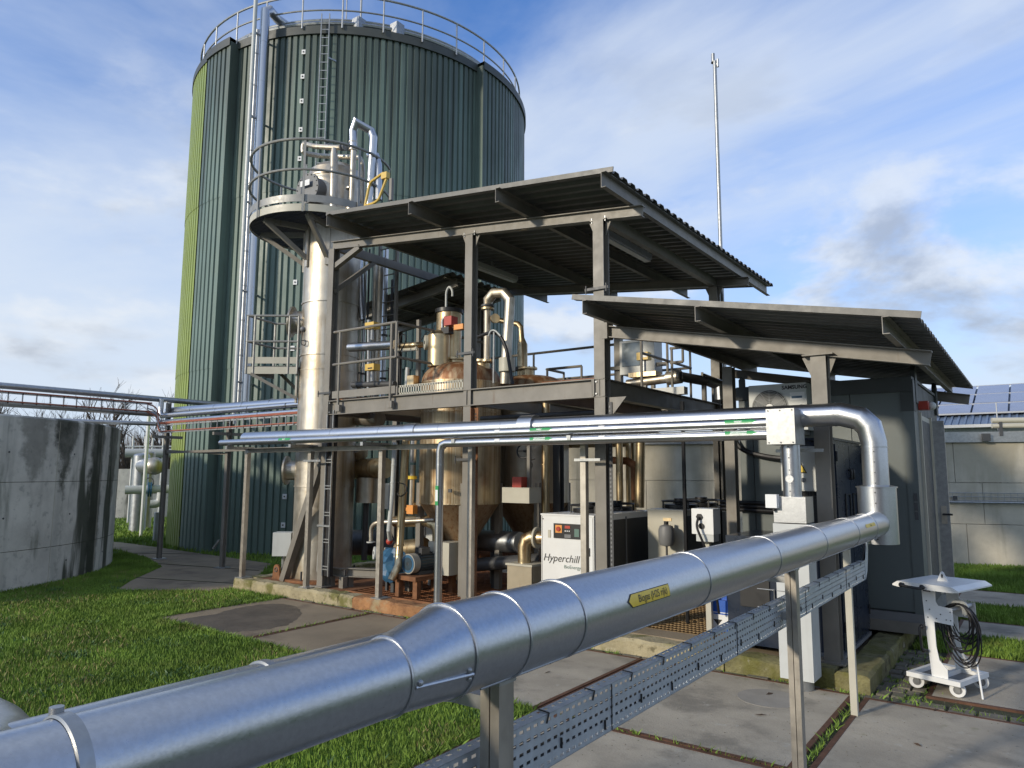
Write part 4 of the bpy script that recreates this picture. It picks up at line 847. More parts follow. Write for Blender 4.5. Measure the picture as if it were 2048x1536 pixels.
cp = pipe('condensate_pipe', 'lower silver pipe marked process condensate turning down beside a post', [(-1.9, YM, ZS), (-5.98, YM, ZS), (-6.05, YM, ZS-.02), (-6.08, YM, ZS-.09), (-6.08, YM, .0)], RM, 'clad', [((x, YM, ZS), (1, 0, 0)) for x in np.arange(-5.6, -2.0, .66)] + [((-6.08, YM, z), (0, 0, 1)) for z in (.35, .62, .95, 1.25, 1.6, 2.0)], n=28)
for x in (-2.28, -4.55):
    labelband(cp, (x, YM, ZS), RM, .26, .05, .75, M['glab'], tip=.05); o_ = labelband(cp, (x, YM, ZS), RM, .16, .12, .68, M['wlab'], off=.0035); wraptext(cp, 'ProzesCondensaat', .022, (x, YM, ZS), RM, .40, 'x', M['glab'], off=.005, bold=.0004)
MB().obx((-6.08, YM-RM-.001, 1.62), (.05, .006, .24)).build('pipe_label', M['glab'], cp, sm=0); MB().obx((-6.08, YM-RM-.003, 1.62), (.04, .006, .14)).build('pipe_label', M['wlab'], cp, sm=0)
for x in (-5.15, -3.75):
    for zz, pr in ((ZM, wp), (ZS, cp)):
        labelband(pr, (x if zz == ZM else x, YM, zz), RM, .075, .1, .7, M['wlab'])
for i, x in enumerate((-4.6, -3.4, -2.9, -5.3)):   # lap screw lines
    b_ = MB(); 
    for k in range(5): b_.disc((x + k*.07, YM-RM*.93, ZS-RM*.38), (0, 1, 0), .004, .01, 6); b_.disc((x + k*.07, YM-RM*.93, ZM-RM*.38), (0, 1, 0), .004, .01, 6)
    b_.build('lap_screws', M['dgrey'], cp if i % 2 else wp)
dw = pipe('drain_downpipe', 'pale narrow vertical drain pipe with side box by rusty downpipe', [on(790, 885, 7.45), on(785, 985, 7.45), on(778, 1060, 7.45), on(780, 1078, 7.6)], .035, 'lgrey', [(on(788, 930, 7.45), Z), (on(786, 965, 7.45), Z)], br=1.2)
MB().obx(on(771, 992, 7.4), (.09, .12, .36)).build('side_box', M['lgrey'], dw, sm=0)
rd = pipe('rusty_downpipe', 'rusty gold downpipe with couplings next to the pale drain', [on(812, 880, 7.55), on(805, 1000, 7.55), on(798, 1110, 7.55), on(797, 1130, 7.5), on(783, 1160, 7.4)], .055, 'gold', [(on(806, 985, 7.55), Z), (on(802, 1052, 7.55), Z), (on(800, 1090, 7.55), Z), (on(798, 1110, 7.55), Z)], br=1.1, bw=.025)
# ================================================================ BOXED DOWNCOMER (pipe ends)
bd = thing('boxed_downcomer', 'light grey boxed column with silver box head where two pipes end', 'enclosure', (-1.83, 6.88, 0))
MB().bx(-1.99, -1.74, 6.66, 6.98, 2.17, 2.49).build('head_box', M['galv'], bd, sm=0)
for x in (-1.97, -1.865, -1.76):
    for z in (2.185, 2.475): MB().disc((x, 6.657, z), (0, 1, 0), .006, .008, 8).build('screw', M['dgrey'], bd)
MB().cyl((-1.83, 6.84, 1.70), (-1.83, 6.84, 2.18), .08, n=32).build('round_duct', M['clad'], bd); MB().bx(-1.842, -1.836, 6.757, 6.77, 1.71, 2.16).build('lap_seam', M['cladd'], bd, sm=0)
for z in (1.75, 1.83, 1.94, 2.05, 2.15): MB().disc((-1.83, 6.758, z), (0, 1, 0), .005, .008, 8).build('rivet', M['dgrey'], bd)
MB().torus((-1.83, 6.757, 1.86), (0, 1, 0), .032, .006, 24, 6).disc((-1.83, 6.757, 1.86), (0, 1, 0), .03, .008, 24).build('inspection_port', M['clad'], bd)
MB().bx(-1.98, -1.70, 6.75, 7.02, 1.47, 1.70).build('collar_box', M['clad'], bd, sm=0); MB().bx(-1.995, -1.69, 6.76, 7.01, 1.18, 1.46).build('lower_box', M['lgrey'], bd, sm=0)
MB().bx(-2.03, -1.93, 6.68, 6.76, 1.60, 1.72).build('terminal_box', M['white'], bd, sm=0); MB().cyl((-1.97, 6.72, 1.57), (-1.97, 6.72, 1.60), .014, n=10).build('cable_gland', M['black'], bd)
MB().bx(-1.985, -1.70, 6.765, 7.03, .115, 1.2).build('casing', M['lgrey'], bd, sm=0); MB().bx(-1.988, -1.697, 6.762, 7.032, .86, .866).build('panel_joint', M['grey'], bd, sm=0)
MB().cyl((-1.83, 6.88, 0.0), (-1.83, 6.88, .12), .10, n=28).build('foot_pipe', M['galv'], bd)
rp_ = MB().disc((-1.98, 6.42, .0235), Z, .26, .003, 36).build('slab_patch', M['patch'], pv)
# ================================================================ FOREGROUND BIOGAS PIPE
ZBG, RB, RS = 1.485, .106, .080
bg_ = thing('biogas_pipe', 'large foreground silver pipe marked Biogas H2S rijk on steel posts', 'pipe', (XT, 4.4, 0))
MB().tube([(XT, YG-.05, ZBG), (XT, 1.315, ZBG), (XT, 1.135, ZBG-.018), (XT, -.7, ZBG-.018)], [RB, RB, RS, RS], 64).build('casing', M['clad'], bg_, sm=28)
for y in (1.315, 1.53, 1.80, 2.75, 3.69, 4.65, 5.60, 6.3):
    MB().torus((XT, y, ZBG), (0, 1, 0), RB+.0005, .0045 if y < 2 else .003, 64, 6).build('seam_bead', M['clad'], bg_)
MB().torus((XT, 1.135, ZBG-.018), (0, 1, 0), RS+.001, .004, 64, 6).build('seam_bead', M['clad'], bg_)
MB().lathe((XT, .50, ZBG-.018), [(RS+.001, -.012), (RS+.005, -.010), (RS+.005, .010), (RS+.001, .012)], 64, ax=(0, 1, 0)).build('clamp_strap', M['galv'], bg_); MB().disc((XT-.03, .50, ZBG-.018+RS+.004), (0, 0, 1), .010, .012, 12).build('strap_bolt', M['galv'], bg_)
def onpipe(y, a, r): return V(XT + r*cos(a), y, ZBG + r*sin(a))
MB().tube([onpipe(1.305, -.30, RB+.002), onpipe(1.145, -.36, RS+.004)], .0045, 8).build('reducer_seam', M['clad'], bg_)
for y, a, r in ((1.295, -.22, RB-.003), (1.155, -.25, RS+.006), (1.30, -.42, RB-.002)): MB().sph(onpipe(y, a, r), .007, 10, 6).build('rivet', M['galv'], bg_)
b_ = MB()
for y in np.arange(1.6, 6.6, .11): b_.sph(onpipe(y, -1.15, RB), .005, 6, 4)
b_.build('lap_screws', M['dgrey'], bg_); MB().tube([onpipe(1.4, -1.1, RB+.001), onpipe(6.6, -1.1, RB+.001)], .003, 6).build('lap_seam', M['cladd'], bg_)
# arrow label with lettering (arrow points towards -Y)
lbo = labelband(bg_, (XT, 2.225, ZBG), RB, .285, .00, .40, M['ink'], axis='y', off=.0012, tip=-.030, nm='arrow_border'); labelband(bg_, (XT, 2.225, ZBG), RB, .277, .025, .375, M['ylab'], axis='y', off=.0022, tip=-.024, nm='arrow_label')
wraptext(bg_, 'Biogas (H2S rijk)', .032, (XT, 2.235, ZBG), RB, .20, 'y', M['ink'], off=.0035)
labelband(bg_, (XT, 6.05, ZBG), RB, .34, .25, .50, M['ylab'], axis='y', off=.0022, tip=-.03, nm='arrow_label'); wraptext(bg_, 'Biogas', .022, (XT, 6.05, ZBG), RB, .37, 'y', M['ink'], off=.0035)
for y in (1.53, 4.24):
    z1 = ZBG-RB+.004; o = MB().bx(XT-.030, XT-.002, y-.031, y+.031, 0.0, z1).bx(XT+.002, XT+.030, y-.031, y+.031, 0, z1-.004).bx(XT-.015, XT+.015, y-.022, y+.022, 0, z1-.01).build('post', M['post'], bg_, sm=0)
    MB().bx(XT-.034, XT+.034, y-.036, y+.036, z1-.012, z1).build('saddle', M['galv'], o, sm=0)
ps = thing('second_pipe', 'smaller silver pipe running behind the foreground biogas pipe', 'pipe', (XT-.245, 1.0, 1.46))
X2, Z2, R2 = XT-.26, 1.405, .075
MB().tube([(X2, 6.8, Z2), (X2, -.7, Z2)], R2, 40).build('casing', M['clad'], ps)
for y in (.50, 1.02): MB().lathe((X2, y, Z2), [(R2, -.012), (R2+.005, -.010), (R2+.005, .010), (R2, .012)], 40, ax=(0, 1, 0)).build('clamp_strap', M['galv'], ps)
MB().tube([(X2+.03, .47, Z2), (X2-.08, .53, Z2-.012), (X2-.25, .57, Z2-.03), (X2-2.2, .60, Z2-.06)], .086, 40).build('side_branch', M['clad'], ps)
for y in (1.53, 4.24): MB().bx(X2-.01, XT-.028, y-.02, y+.02, Z2-R2-.03, Z2-R2+.004).build('bracket', M['galv'], ps, sm=0)
# cable tray with real slots
XR = -1.222; ty = thing('cable_tray', 'perforated galvanised cable tray on edge below the foreground pipe', 'cable tray', (XR, 6.37, 0))
def slotplate(y0, y1, z0, z1, ny, nz, sy, sz, x):
    b = MB(); dy = (y1-y0)/ny; dz = (z1-z0)/nz
    for i in range(ny):
        for j in range(nz):
            a0, a1, c0, c1 = y0+i*dy, y0+(i+1)*dy, z0+j*dz, z0+(j+1)*dz; st = 0
            if (j % 2 == 0 and i % 2) : pass
            m_, k_ = (a0+a1)/2, (c0+c1)/2; o = [(x, a0, c0), (x, a1, c0), (x, a1, c1), (x, a0, c1)]
            h = [(x, m_-sy/2, k_-sz/2), (x, m_+sy/2, k_-sz/2), (x, m_+sy/2, k_+sz/2), (x, m_-sy/2, k_+sz/2)]
            b.add(o+h, [(0, 1, 5, 4), (1, 2, 6, 5), (2, 3, 7, 6), (3, 0, 4, 7)])
    return b
pl_ = slotplate(.2, 6.62, 1.045, 1.195, 183, 5, .020, .0095, XR).build('plate', M['tray'], ty, sm=0)
md = pl_.modifiers.new('sheet', 'SOLIDIFY'); md.thickness = .002
for (za, zb_) in ((1.195, 1.195), (1.045, 1.045)):
    b = MB(); n = 160
    for i in range(n):
        a0 = .2 + 6.42*i/n; a1 = .2 + 6.42*(i+1)/n; w = (a1-a0); 
        if za > 1.1: b.bx(XR-.045, XR-.036, a0, a1, za-.001, za+.001); b.bx(XR-.024, XR, a0, a1, za-.001, za+.001); b.bx(XR-.036, XR-.024, a0+w*.45, a1, za-.001, za+.001)
        else: b.bx(XR-.045, XR, a0, a1, za-.001, za+.001)
    b.build('flange', M['tray'], ty, sm=0)
for i, y in enumerate(np.arange(.5, 6.5, .27)):
    MB().bar((XR+.003, y, 1.172), (XR+.003, y+.012, 1.199), .004, .003, V(1, 0, 0)).bar((XR+.003, y+.012, 1.199), (XR-.04, y+.02, 1.199), .004, .003).build('cable_tie', M['ink'], ty, sm=0)
    zt = 1.095 if i % 2 else 1.075
    MB().bar((XR+.003, y+.08, zt-.014), (XR+.003, y+.08, zt+.016), .004, .006, V(1, 0, 0)).build('cable_tie', M['ink'], ty, sm=0)
for y in (1.0, 2.25, 3.5, 4.75, 5.9): MB().bx(XR-.0005, XR+.0035, y-.001, y+.001, 1.047, 1.193).build('joint', M['dgrey'], ty, sm=0)
for k, z in enumerate((1.08, 1.10, 1.125, 1.15)): MB().tube([(XR-.022, .2, z), (XR-.022, 6.6, z)], .009, 6).build('cable', M['cable'], ty)
MB().poly([(XR, 6.62, 1.045), (XR, 6.70, 1.10), (XR, 6.75, 1.20), (XR, 6.80, 1.345), (XR, 6.73, 1.345), (XR, 6.66, 1.22), (XR, 6.62, 1.195)], .003, V(1, 0, 0)).build('end_bend', M['tray'], ty, sm=0)
for k in range(3): MB().tube(fillet([(XR-.02, 6.6, 1.10+k*.02), (XR-.02, 6.72, 1.2+k*.02), (XR-.02+k*.012, 6.80, 1.40)], .1, 4), .009, 6).build('cable', M['cable'], ty)
MB().angle((-1.285, 6.37, 0), (-1.285, 6.37, 1.30), .05, .006, up=V(0, 1, 0)).build('post', M['cream'], ty, sm=0)
for y in (1.53, 4.24): MB().bx(XR-.002, XT-.025, y-.02, y+.02, 1.10, 1.14).build('tray_bracket', M['galv'], ty, sm=0)
# ================================================================ CHILLERS
def chiller(label, x0, x1, y0, y1, z1, mat, z0=.16):
    t = thing('chiller', label, 'chiller', ((x0+x1)/2, (y0+y1)/2, z0))
    MB().bx(x0, x1, y0, y1, z0+.06, z1).build('cabinet', M[mat], t, sm=0); MB().bx(x0+.02, x1-.02, y0+.02, y1-.02, z0, z0+.06).build('skid', M['dgrey'], t, sm=0)
    MB().bx(x0-.008, x1+.008, y0-.008, y1+.008, z1, z1+.02).build('top_lid', M[mat], t, sm=0)
    w = (y1-y0-.10)/2
    for k in range(2):
        a = y0+.05+k*w+.02*k
        MB().bx(x1, x1+.006, a, a+w-.02, z0+.28, z1-.06).build('condenser_mesh', M['mesh'], t, sm=0)
    MB().bx(x1, x1+.012, (y0+y1)/2-.012, (y0+y1)/2+.012, z0+.1, z1-.03).build('mullion', M['grey'], t, sm=0)
    c = V((x0+x1)/2, (y0+y1)/2+.1, z1+.02)
    for k in (-.38, .38):
        q = c + V(0, k, 0); f_ = MB().torus(q + Z*.10, Z, .26, .012, 28, 6).build('fan_guard', M['black'], t)
        g_ = MB()
        for j in range(6): a = pi*j/6; g_.bar(q + V(cos(a), sin(a), 0)*.26 + Z*.10, q - V(cos(a), sin(a), 0)*.26 + Z*.10, .008, .008)
        g_.build('guard_spokes', M['black'], f_, sm=0); MB().disc(q + Z*.10, Z, .09, .08, 16).build('fan_motor', M['black'], f_)
        for j in range(4): a = pi/4+pi/2*j; MB().bar(q + V(cos(a), sin(a), 0)*.26, q + V(cos(a), sin(a), 0)*.26 + Z*.10, .02, .02).build('guard_leg', M['black'], f_, sm=0)
        MB().disc(q + Z*.03, Z, .23, .05, 24).build('fan_shroud', M['black'], f_)
    return t
c1 = chiller('white chiller with black control panel and dark side mesh', -5.42, -4.62, 8.1, 9.85, 1.35, 'white')
cx_, cz_ = -5.02, 1.20
pn = MB().bx(-5.22, -4.80, 8.088, 8.099, 1.06, 1.25).build('control_panel', M['black'], c1, sm=0)
MB().bx(-5.19, -5.09, 8.084, 8.09, 1.13, 1.23).build('switch_plate', M['orange'], c1, sm=0); MB().disc((-5.14, 8.078, 1.18), (0, 1, 0), .03, .02, 16).build('main_switch', M['red'], c1)
MB().bx(-5.045, -4.965, 8.084, 8.09, 1.19, 1.225).build('display', M['red'], c1, sm=0); MB().bx(-5.05, -4.955, 8.084, 8.09, 1.07, 1.115).build('nameplate', M['grey'], c1, sm=0); MB().bx(-4.90, -4.83, 8.084, 8.09, 1.09, 1.19).build('flow_diagram', M['inkg'], c1, sm=0)
for k in range(3): MB().bx(-5.045+.03*k, -5.03+.03*k, 8.084, 8.09, 1.15, 1.165).build('push_button', M['wlab'], c1, sm=0)
MB().bx(-5.31, -5.27, 8.092, 8.099, 1.06, 1.16).build('side_sticker', M['cream'], c1, sm=0)
for z_ in (.25, 1.30): MB().disc((-5.39, 8.098, z_), (0, 1, 0), .008, .01, 8).build('panel_screw', M['dgrey'], c1)
for x_ in (-5.405, -4.635): MB().bx(x_-.002, x_+.002, 8.097, 8.1005, .24, 1.335).build('door_gap', M['dgrey'], c1, sm=0)
MB().bx(-5.405, -4.635, 8.097, 8.1005, .30, .304).build('door_gap', M['dgrey'], c1, sm=0); MB().bx(-4.70, -4.68, 8.085, 8.1, .86, .96).build('door_latch', M['dgrey'], c1, sm=0)
text_on('Hyperchill', .133, (-5.115, 8.1, .80), (1, 0, 0), (0, 0, 1), M['ink'], c1, shear=.28, off=.004); text_on('BioEnergy', .062, (-4.94, 8.1, .70), (1, 0, 0), (0, 0, 1), M['inkg'], c1, off=.004)
c2 = chiller('cream chiller with grey expansion tank on its front', -4.40, -3.86, 9.2, 10.78, 1.40, 'cream')
ev = thing('expansion_tank', 'dark grey expansion tank hung in front of the cream chiller', 'tank', on(1333, 1075, 9.05))
q = on(1333, 1075, 9.02); MB().lathe(V(q.x, q.y, q.z), [(.001, -.12), (.085, -.10), (.105, -.05), (.105, .10), (.085, .15), (.03, .17), (.001, .172)], 24).build('shell', M['grey'], ev); MB().cyl(q + Z*.16, q + Z*.21, .03, n=12).build('top_valve', M['black'], ev); MB().tube([q - Z*.1, q - Z*.3, q - Z*.32 + V(0, .18, 0)], .015, 8).build('feed_pipe', M['dgrey'], ev); MB().bx(q.x-.02, q.x+.02, q.y+.09, 9.215, q.z-.01, q.z+.03).build('wall_clip', M['dgrey'], ev, sm=0)
MB().bx(-4.17, -4.05, 9.19, 9.199, 1.27, 1.31).build('rating_plate', M['gold'], c2, sm=0)
# plug box on its stand
qx = on(1412, 1042, 7.95)
pb = thing('plug_box', 'white socket box with black plug and cable on a post', 'socket box', (qx.x, 7.95, .16))
MB().obx(qx, (.25, .22, .28)).build('box', M['white'], pb, sm=0); o = MB().disc(qx + V(-.03, -.118, .05), (0, 1, 0), .038, .02, 6).build('socket', M['black'], pb); MB().disc(qx + V(-.01, -.118, -.05), (0, 1, 0), .032, .02, 16).build('socket', M['black'], pb)
MB().tube(fillet([qx + V(-.03, -.14, .05), qx + V(-.04, -.2, -.05), qx + V(.02, -.18, -.2), qx + V(.1, -.1, -.5), qx + V(.12, 0, -1.0)], .08, 4), .014, 8).build('plug_cable', M['cable'], pb); MB().bar(V(qx.x, 7.98, .15), V(qx.x, 7.98, qx.z-.13), .06, .06).build('stand', M['cream'], pb, sm=0); MB().obx(qx - Z*.18 + V(.02, -.02, 0), (.2, .16, .08)).build('lower_housing', M['lgrey'], pb, sm=0)
# ================================================================ CABIN AND CABINETS
cb = thing('cabin', 'grey green insulated panel cabin with an open side door', 'cabin', (-2.1, 10.5, .2))
X0, X1, Y0, Y1, ZB, ZTOP = -3.02, -1.10, 9.0, 11.45, .42, 2.96
MB().bx(X0, X1, Y0, Y1, ZB, ZTOP).build('body', M['cabd'], cb, sm=0)
xs = [X0, X0+.17, X0+.75, X0+1.30, X1]
for a, b_ in zip(xs[:-1], xs[1:]): MB().bx(a+.004, b_-.004, Y0-.02, Y0, ZB+.02, ZTOP-.14).build('wall_panel', M['cabin'], cb, sm=0)
MB().bx(X0-.02, X1+.02, Y0-.045, Y0-.02, ZTOP-.14, ZTOP+.02).build('eaves_trim', M['cabd'], cb, sm=0); MB().bx(X0-.02, X1+.02, Y0-.02, Y1+.02, ZTOP+.0, ZTOP+.03).build('roof_panel', M['cabd'], cb, sm=0)
MB().bx(X1-.085, X1+.025, Y0-.03, Y0+.10, ZB, ZTOP-.01).build('corner_post', M['cabin'], cb, sm=0); MB().bx(X1-.10, X1+.03, Y0-.035, Y0+.12, ZTOP-.36, ZTOP-.005).build('corner_casting', M['cabd'], cb, sm=0)
MB().bx(X0, X1, Y0-.03, Y1, .21, ZB).build('base_frame', M['grey'], cb, sm=0); MB().bx(X0, X1+.02, Y0-.045, Y0-.03, .21, .33).build('sill_channel', M['paint'], cb, sm=0)
MB().bx(X1, X1+.008, Y0+.15, Y0+.45, ZB+.02, ZTOP-.2).build('wall_panel', M['cabin'], cb, sm=0)
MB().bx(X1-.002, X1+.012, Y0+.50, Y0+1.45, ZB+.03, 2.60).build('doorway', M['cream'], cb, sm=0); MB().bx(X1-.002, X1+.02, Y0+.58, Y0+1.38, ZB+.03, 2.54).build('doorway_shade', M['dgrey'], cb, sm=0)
for yy in (Y0+.47, Y0+1.45): MB().bx(X1, X1+.035, yy, yy+.05, ZB+.03, 2.62).build('door_frame', M['cream'], cb, sm=0)
d_ = MB().bx(X1+.02, X1+.16, Y0+1.50, Y0+1.55, ZB+.02, 2.58).build('open_door', M['galv'], cb, sm=0); MB().tube([(X1+.10, Y0+1.49, 1.42), (X1+.10, Y0+1.40, 1.42), (X1+.20, Y0+1.40, 1.42)], .012, 8).build('handle', M['black'], d_); MB().bx(X1+.07, X1+.13, Y0+1.492, Y0+1.50, 1.30, 1.52).build('lock_plate', M['stain'], d_, sm=0)
for sy in (Y0+.28, Y0+2.3): 
    MB().poly([V(X1-.02, sy-.09, ZTOP-.25), V(X1-.02, sy+.09, ZTOP-.25), V(X1-.02, sy+.09, ZTOP+.12), V(X1-.02, sy, ZTOP+.19), V(X1-.02, sy-.09, ZTOP+.12)], .05, V(1, 0, 0)).build('lifting_eye', M['cabd'], cb, sm=0)
MB().torus((X1+.005, Y0+.28, ZTOP+.08), (1, 0, 0), .05, .018, 20, 6).build('eye_ring', M['galv'], cb)
MB().obx((X1+.06, Y0+.55, 2.70), (.10, .14, .10)).build('alarm_base', M['red'], cb, sm=0); MB().sph((X1+.13, Y0+.62, 2.70), .05).build('alarm_lens', M['lgrey'], cb)
for k in range(3): MB().obx((X1-.012, Y0-.034, 1.66-.10*k), (.035, .006, .085)).build('stencil_mark', M['dgrey'], cb, sm=0)
lg = MB().poly([V(X0+.02, Y0-.02, ZTOP+.0), V(X0+.10, Y0-.02, ZTOP+.0), V(X0+.10, Y0-.02, ZTOP+.12), V(X0+.06, Y0-.02, ZTOP+.16), V(X0+.02, Y0-.02, ZTOP+.12)], .02, V(0, -1, 0)).build('lifting_eye', M['cabd'], cb, sm=0)
# air conditioner (front at Y0 - .28)
ya = Y0-.30; A = on(1497, 772, ya); B = on(1612, 768, ya)
ac = thing('air_conditioner', 'white air conditioner outdoor unit with round fan on the cabin wall', 'air conditioner', (A.x+.3, Y0-.15, 2.2))
x0, x1 = A.x, B.x; zt, zb_ = A.z, A.z-.55
MB().bx(x0, x1, ya, Y0-.03, zb_, zt).build('casing', M['lgrey'], ac, sm=0); fcx = x0 + (x1-x0)*.37; fr = (x1-x0)*.31; fc = V(fcx, ya, (zt+zb_)/2+.0)
MB().disc(fc + V(0, -.001, 0), (0, 1, 0), fr, .006, 40).build('fan_opening', M['dgrey'], ac)
for k in range(3):
    a = 2*pi*k/3+.3; p = [fc + V(0, -.008, 0) + V(cos(a+da)*r, 0, sin(a+da)*r) for r, da in ((.2*fr, -.3), (.93*fr, -.15), (.93*fr, .75), (.2*fr, .5))]; MB().poly(p, -.006, V(0, 1, 0)).build('fan_blade', M['grey'], ac, sm=0)
MB().disc(fc + V(0, -.015, 0), (0, 1, 0), fr*.2, .02, 20).build('fan_hub', M['white'], ac); g_ = MB()
for r in np.linspace(.3, 1.0, 9): g_.torus(fc + V(0, -.022, 0), (0, 1, 0), fr*r, .0025, 36, 4)
for k in range(12): a = 2*pi*k/12; g_.bar(fc + V(cos(a)*fr*.2, -.022, sin(a)*fr*.2), fc + V(cos(a)*fr, -.022, sin(a)*fr), .003, .003)
g_.build('fan_grille', M['lgrey'], ac)
text_on('SAMSUNG', .062, (x0+(x1-x0)*.80, ya, zt-.05), (1, 0, 0), (0, 0, 1), M['ink'], ac, bold=.002, off=.004); MB().bx(x0+(x1-x0)*.72, x1-.02, ya-.003, ya, zt-.20, zt-.11).build('energy_label', M['wlab'], ac, sm=0); MB().bx(x0+(x1-x0)*.75, x1-.05, ya-.005, ya-.002, zt-.18, zt-.155).build('energy_print', M['bluet'], ac, sm=0)
MB().bx(x0+.05, x0+.1, ya, Y0-.02, zb_-.05, zb_).bx(x1-.1, x1-.05, ya, Y0-.02, zb_-.05, zb_).build('wall_brackets', M['galv'], ac, sm=0)
# hoses along the cabin front
hs = thing('hose_run', 'black ribbed hoses sagging along the grey cabin wall', 'hose', (X0, Y0-.1, 1.3))
for k in range(3): MB().tube(fillet([(X0-.25, Y0-.08, 1.56-.045*k), (X0+.3, Y0-.08, 1.55-.045*k), (X0+.95, Y0-.07, 1.54-.045*k)], .2, 4), .024, 8).build('hose', M['cable'], hs)
MB().tube(fillet([(X0-.05, Y0-.08, 2.35), (X0+.05, Y0-.10, 2.18), (X0+.5, Y0-.1, 2.08), (X0+.9, Y0-.1, 2.10)], .2, 5), .03, 8).build('hose', M['cable'], hs); MB().bx(X0+.6, X0+.7, Y0-.13, Y0-.03, 2.05, 2.16).build('clip', M['ylab'], hs, sm=0)
for z in (2.05, 2.085): MB().tube([(X0-.25, Y0-.06, 1.0), (X0-.25, Y0-.06, 2.4)], .012, 6).build('cable', M['cable'], hs)
# navy cabinet
nv = thing('navy_cabinet', 'tall dark navy steel cabinet with double doors behind the grey column', 'cabinet', (-1.9, 8.2, .17))
MB().bx(-2.12, -1.63, 7.56, 8.88, .2, 2.24).build('body', M['navy'], nv, sm=0); MB().bx(-2.14, -1.61, 7.54, 8.9, .165, .2).build('base', M['grey'], nv, sm=0); MB().bx(-2.14, -1.61, 7.54, 8.9, 2.24, 2.262).build('roof', M['navy'], nv, sm=0)
for a, b_ in ((7.60, 8.21), (8.23, 8.84)):
    d_ = MB().bx(-1.63, -1.612, a, b_, .24, 2.20).build('door', M['navy'], nv, sm=3); MB().tube(fillet([(-1.612, (8.16 if a < 8 else 8.28), 1.95), (-1.585, (8.16 if a < 8 else 8.28), 1.95), (-1.585, (8.16 if a < 8 else 8.28), 1.86), (-1.612, (8.16 if a < 8 else 8.28), 1.86)], .01, 2), .012, 8).build('handle', M['black'], d_)
    yy = 8.04 if a < 8 else 8.40; MB().tube([(-1.605, yy-.11, 1.70), (-1.605, yy+.11, 1.70), (-1.605, yy+.11, 1.42), (-1.605, yy-.11, 1.42), (-1.605, yy-.11, 1.70)], .010, 6).build('window_bead', M['black'], d_)
    for z in (2.08, 1.2, .45): MB().cyl((-1.607, a+.02 if a < 8 else b_-.02, z-.05), (-1.607, a+.02 if a < 8 else b_-.02, z+.05), .012, n=8).build('hinge', M['black'], d_)
n2 = thing('navy_housing', 'low dark navy machine housing beside the blue canister', 'housing', (-2.5, 7.9, .17))
MB().bx(-2.74, -2.14, 7.60, 8.5, .17, 1.26).build('body', M['navy'], n2, sm=0); MB().bx(-2.60, -2.30, 7.585, 7.60, .55, .85).build('hatch', M['black'], n2, sm=0); MB().tube([(-2.42, 7.58, .74), (-2.25, 7.58, .74), (-2.25, 7.58, .56), (-2.42, 7.58, .56)], .006, 6).build('latch_wire', M['galv'], n2)
# grey switch box with warning sign
xb0, xb1 = Yp(1562, 940, 7.42).x, Yp(1646, 940, 7.42).x
sb = thing('switch_box', 'pale electrical box with yellow warning triangle behind the downcomer', 'switch box', ((xb0+xb1)/2, 7.48, 1.75))
zt, zb_ = Yp(1600, 893, 7.42).z, Yp(1600, 982, 7.42).z
MB().bx(xb0, xb1, 7.42, 7.545, zb_, zt).build('box', M['lgrey'], sb, sm=0); MB().bx(xb0+.01, xb1-.01, 7.412, 7.42, zb_+.01, zt-.01).build('door', M['lgrey'], sb, sm=0)
q = Yp(1599, 935, 7.41); MB().poly([q + V(-.07, 0, -.055), q + V(.07, 0, -.055), q + V(0, 0, .075)], -.003, V(0, 1, 0)).build('warning_border', M['ink'], sb, sm=0); MB().poly([q + V(-.055, -.004, -.046), q + V(.055, -.004, -.046), q + V(0, -.004, .057)], -.002, V(0, 1, 0)).build('warning_triangle', M['ylab'], sb, sm=0)
MB().poly([q + V(.004, -.0065, .03), q + V(-.014, -.0065, -.008), q + V(0, -.0065, -.004), q + V(-.006, -.0065, -.036), q + V(.014, -.0065, .006), q + V(.002, -.0065, .002)], -.001, V(0, 1, 0)).build('bolt_symbol', M['ink'], sb, sm=0)
MB().disc(Yp(1607, 960, 7.405), (0, 1, 0), .022, .03, 8).build('knob', M['grey'], sb)
gl = MB()
for k in range(4): gl.cyl((xb0+.08+.06*k, 7.48, zb_-.06), (xb0+.08+.06*k, 7.48, zb_), .016, n=8)
gl.build('cable_glands', M['black'], sb); MB().bx(xb0+.02, xb1-.02, 7.46, 7.52, zb_-.35, zb_-.05).build('cable_bundle', M['cable'], sb, sm=0)
# blue canister
cn = thing('blue_canister', 'blue plastic canister with white hazard label on the grating', 'canister', (-2.86, 7.55, .165))
q = Zp(1440, 1262, .165); x0 = q.x
MB().bx(x0-.11, x0+.11, q.y, q.y+.26, .165, .50).build('body', M['blue'], cn, sm=0); MB().bx(x0-.07, x0+.07, q.y+.05, q.y+.22, .50, .55).build('shoulder', M['blue'], cn, sm=0); MB().cyl((x0+.02, q.y+.10, .55), (x0+.02, q.y+.10, .58), .03, n=12).build('cap', M['black'], cn)
MB().bx(x0-.09, x0+.10, q.y-.004, q.y, .20, .37).build('label', M['wlab'], cn, sm=0); MB().poly([V(x0-.07, q.y-.006, .29), V(x0+.03, q.y-.006, .29), V(x0-.02, q.y-.006, .225)], -.002, V(0, 1, 0)).build('hazard_mark', M['ink'], cn, sm=0); MB().bx(x0-.09, x0+.10, q.y-.006, q.y-.004, .345, .36).build('label_band', M['blue'], cn, sm=0)
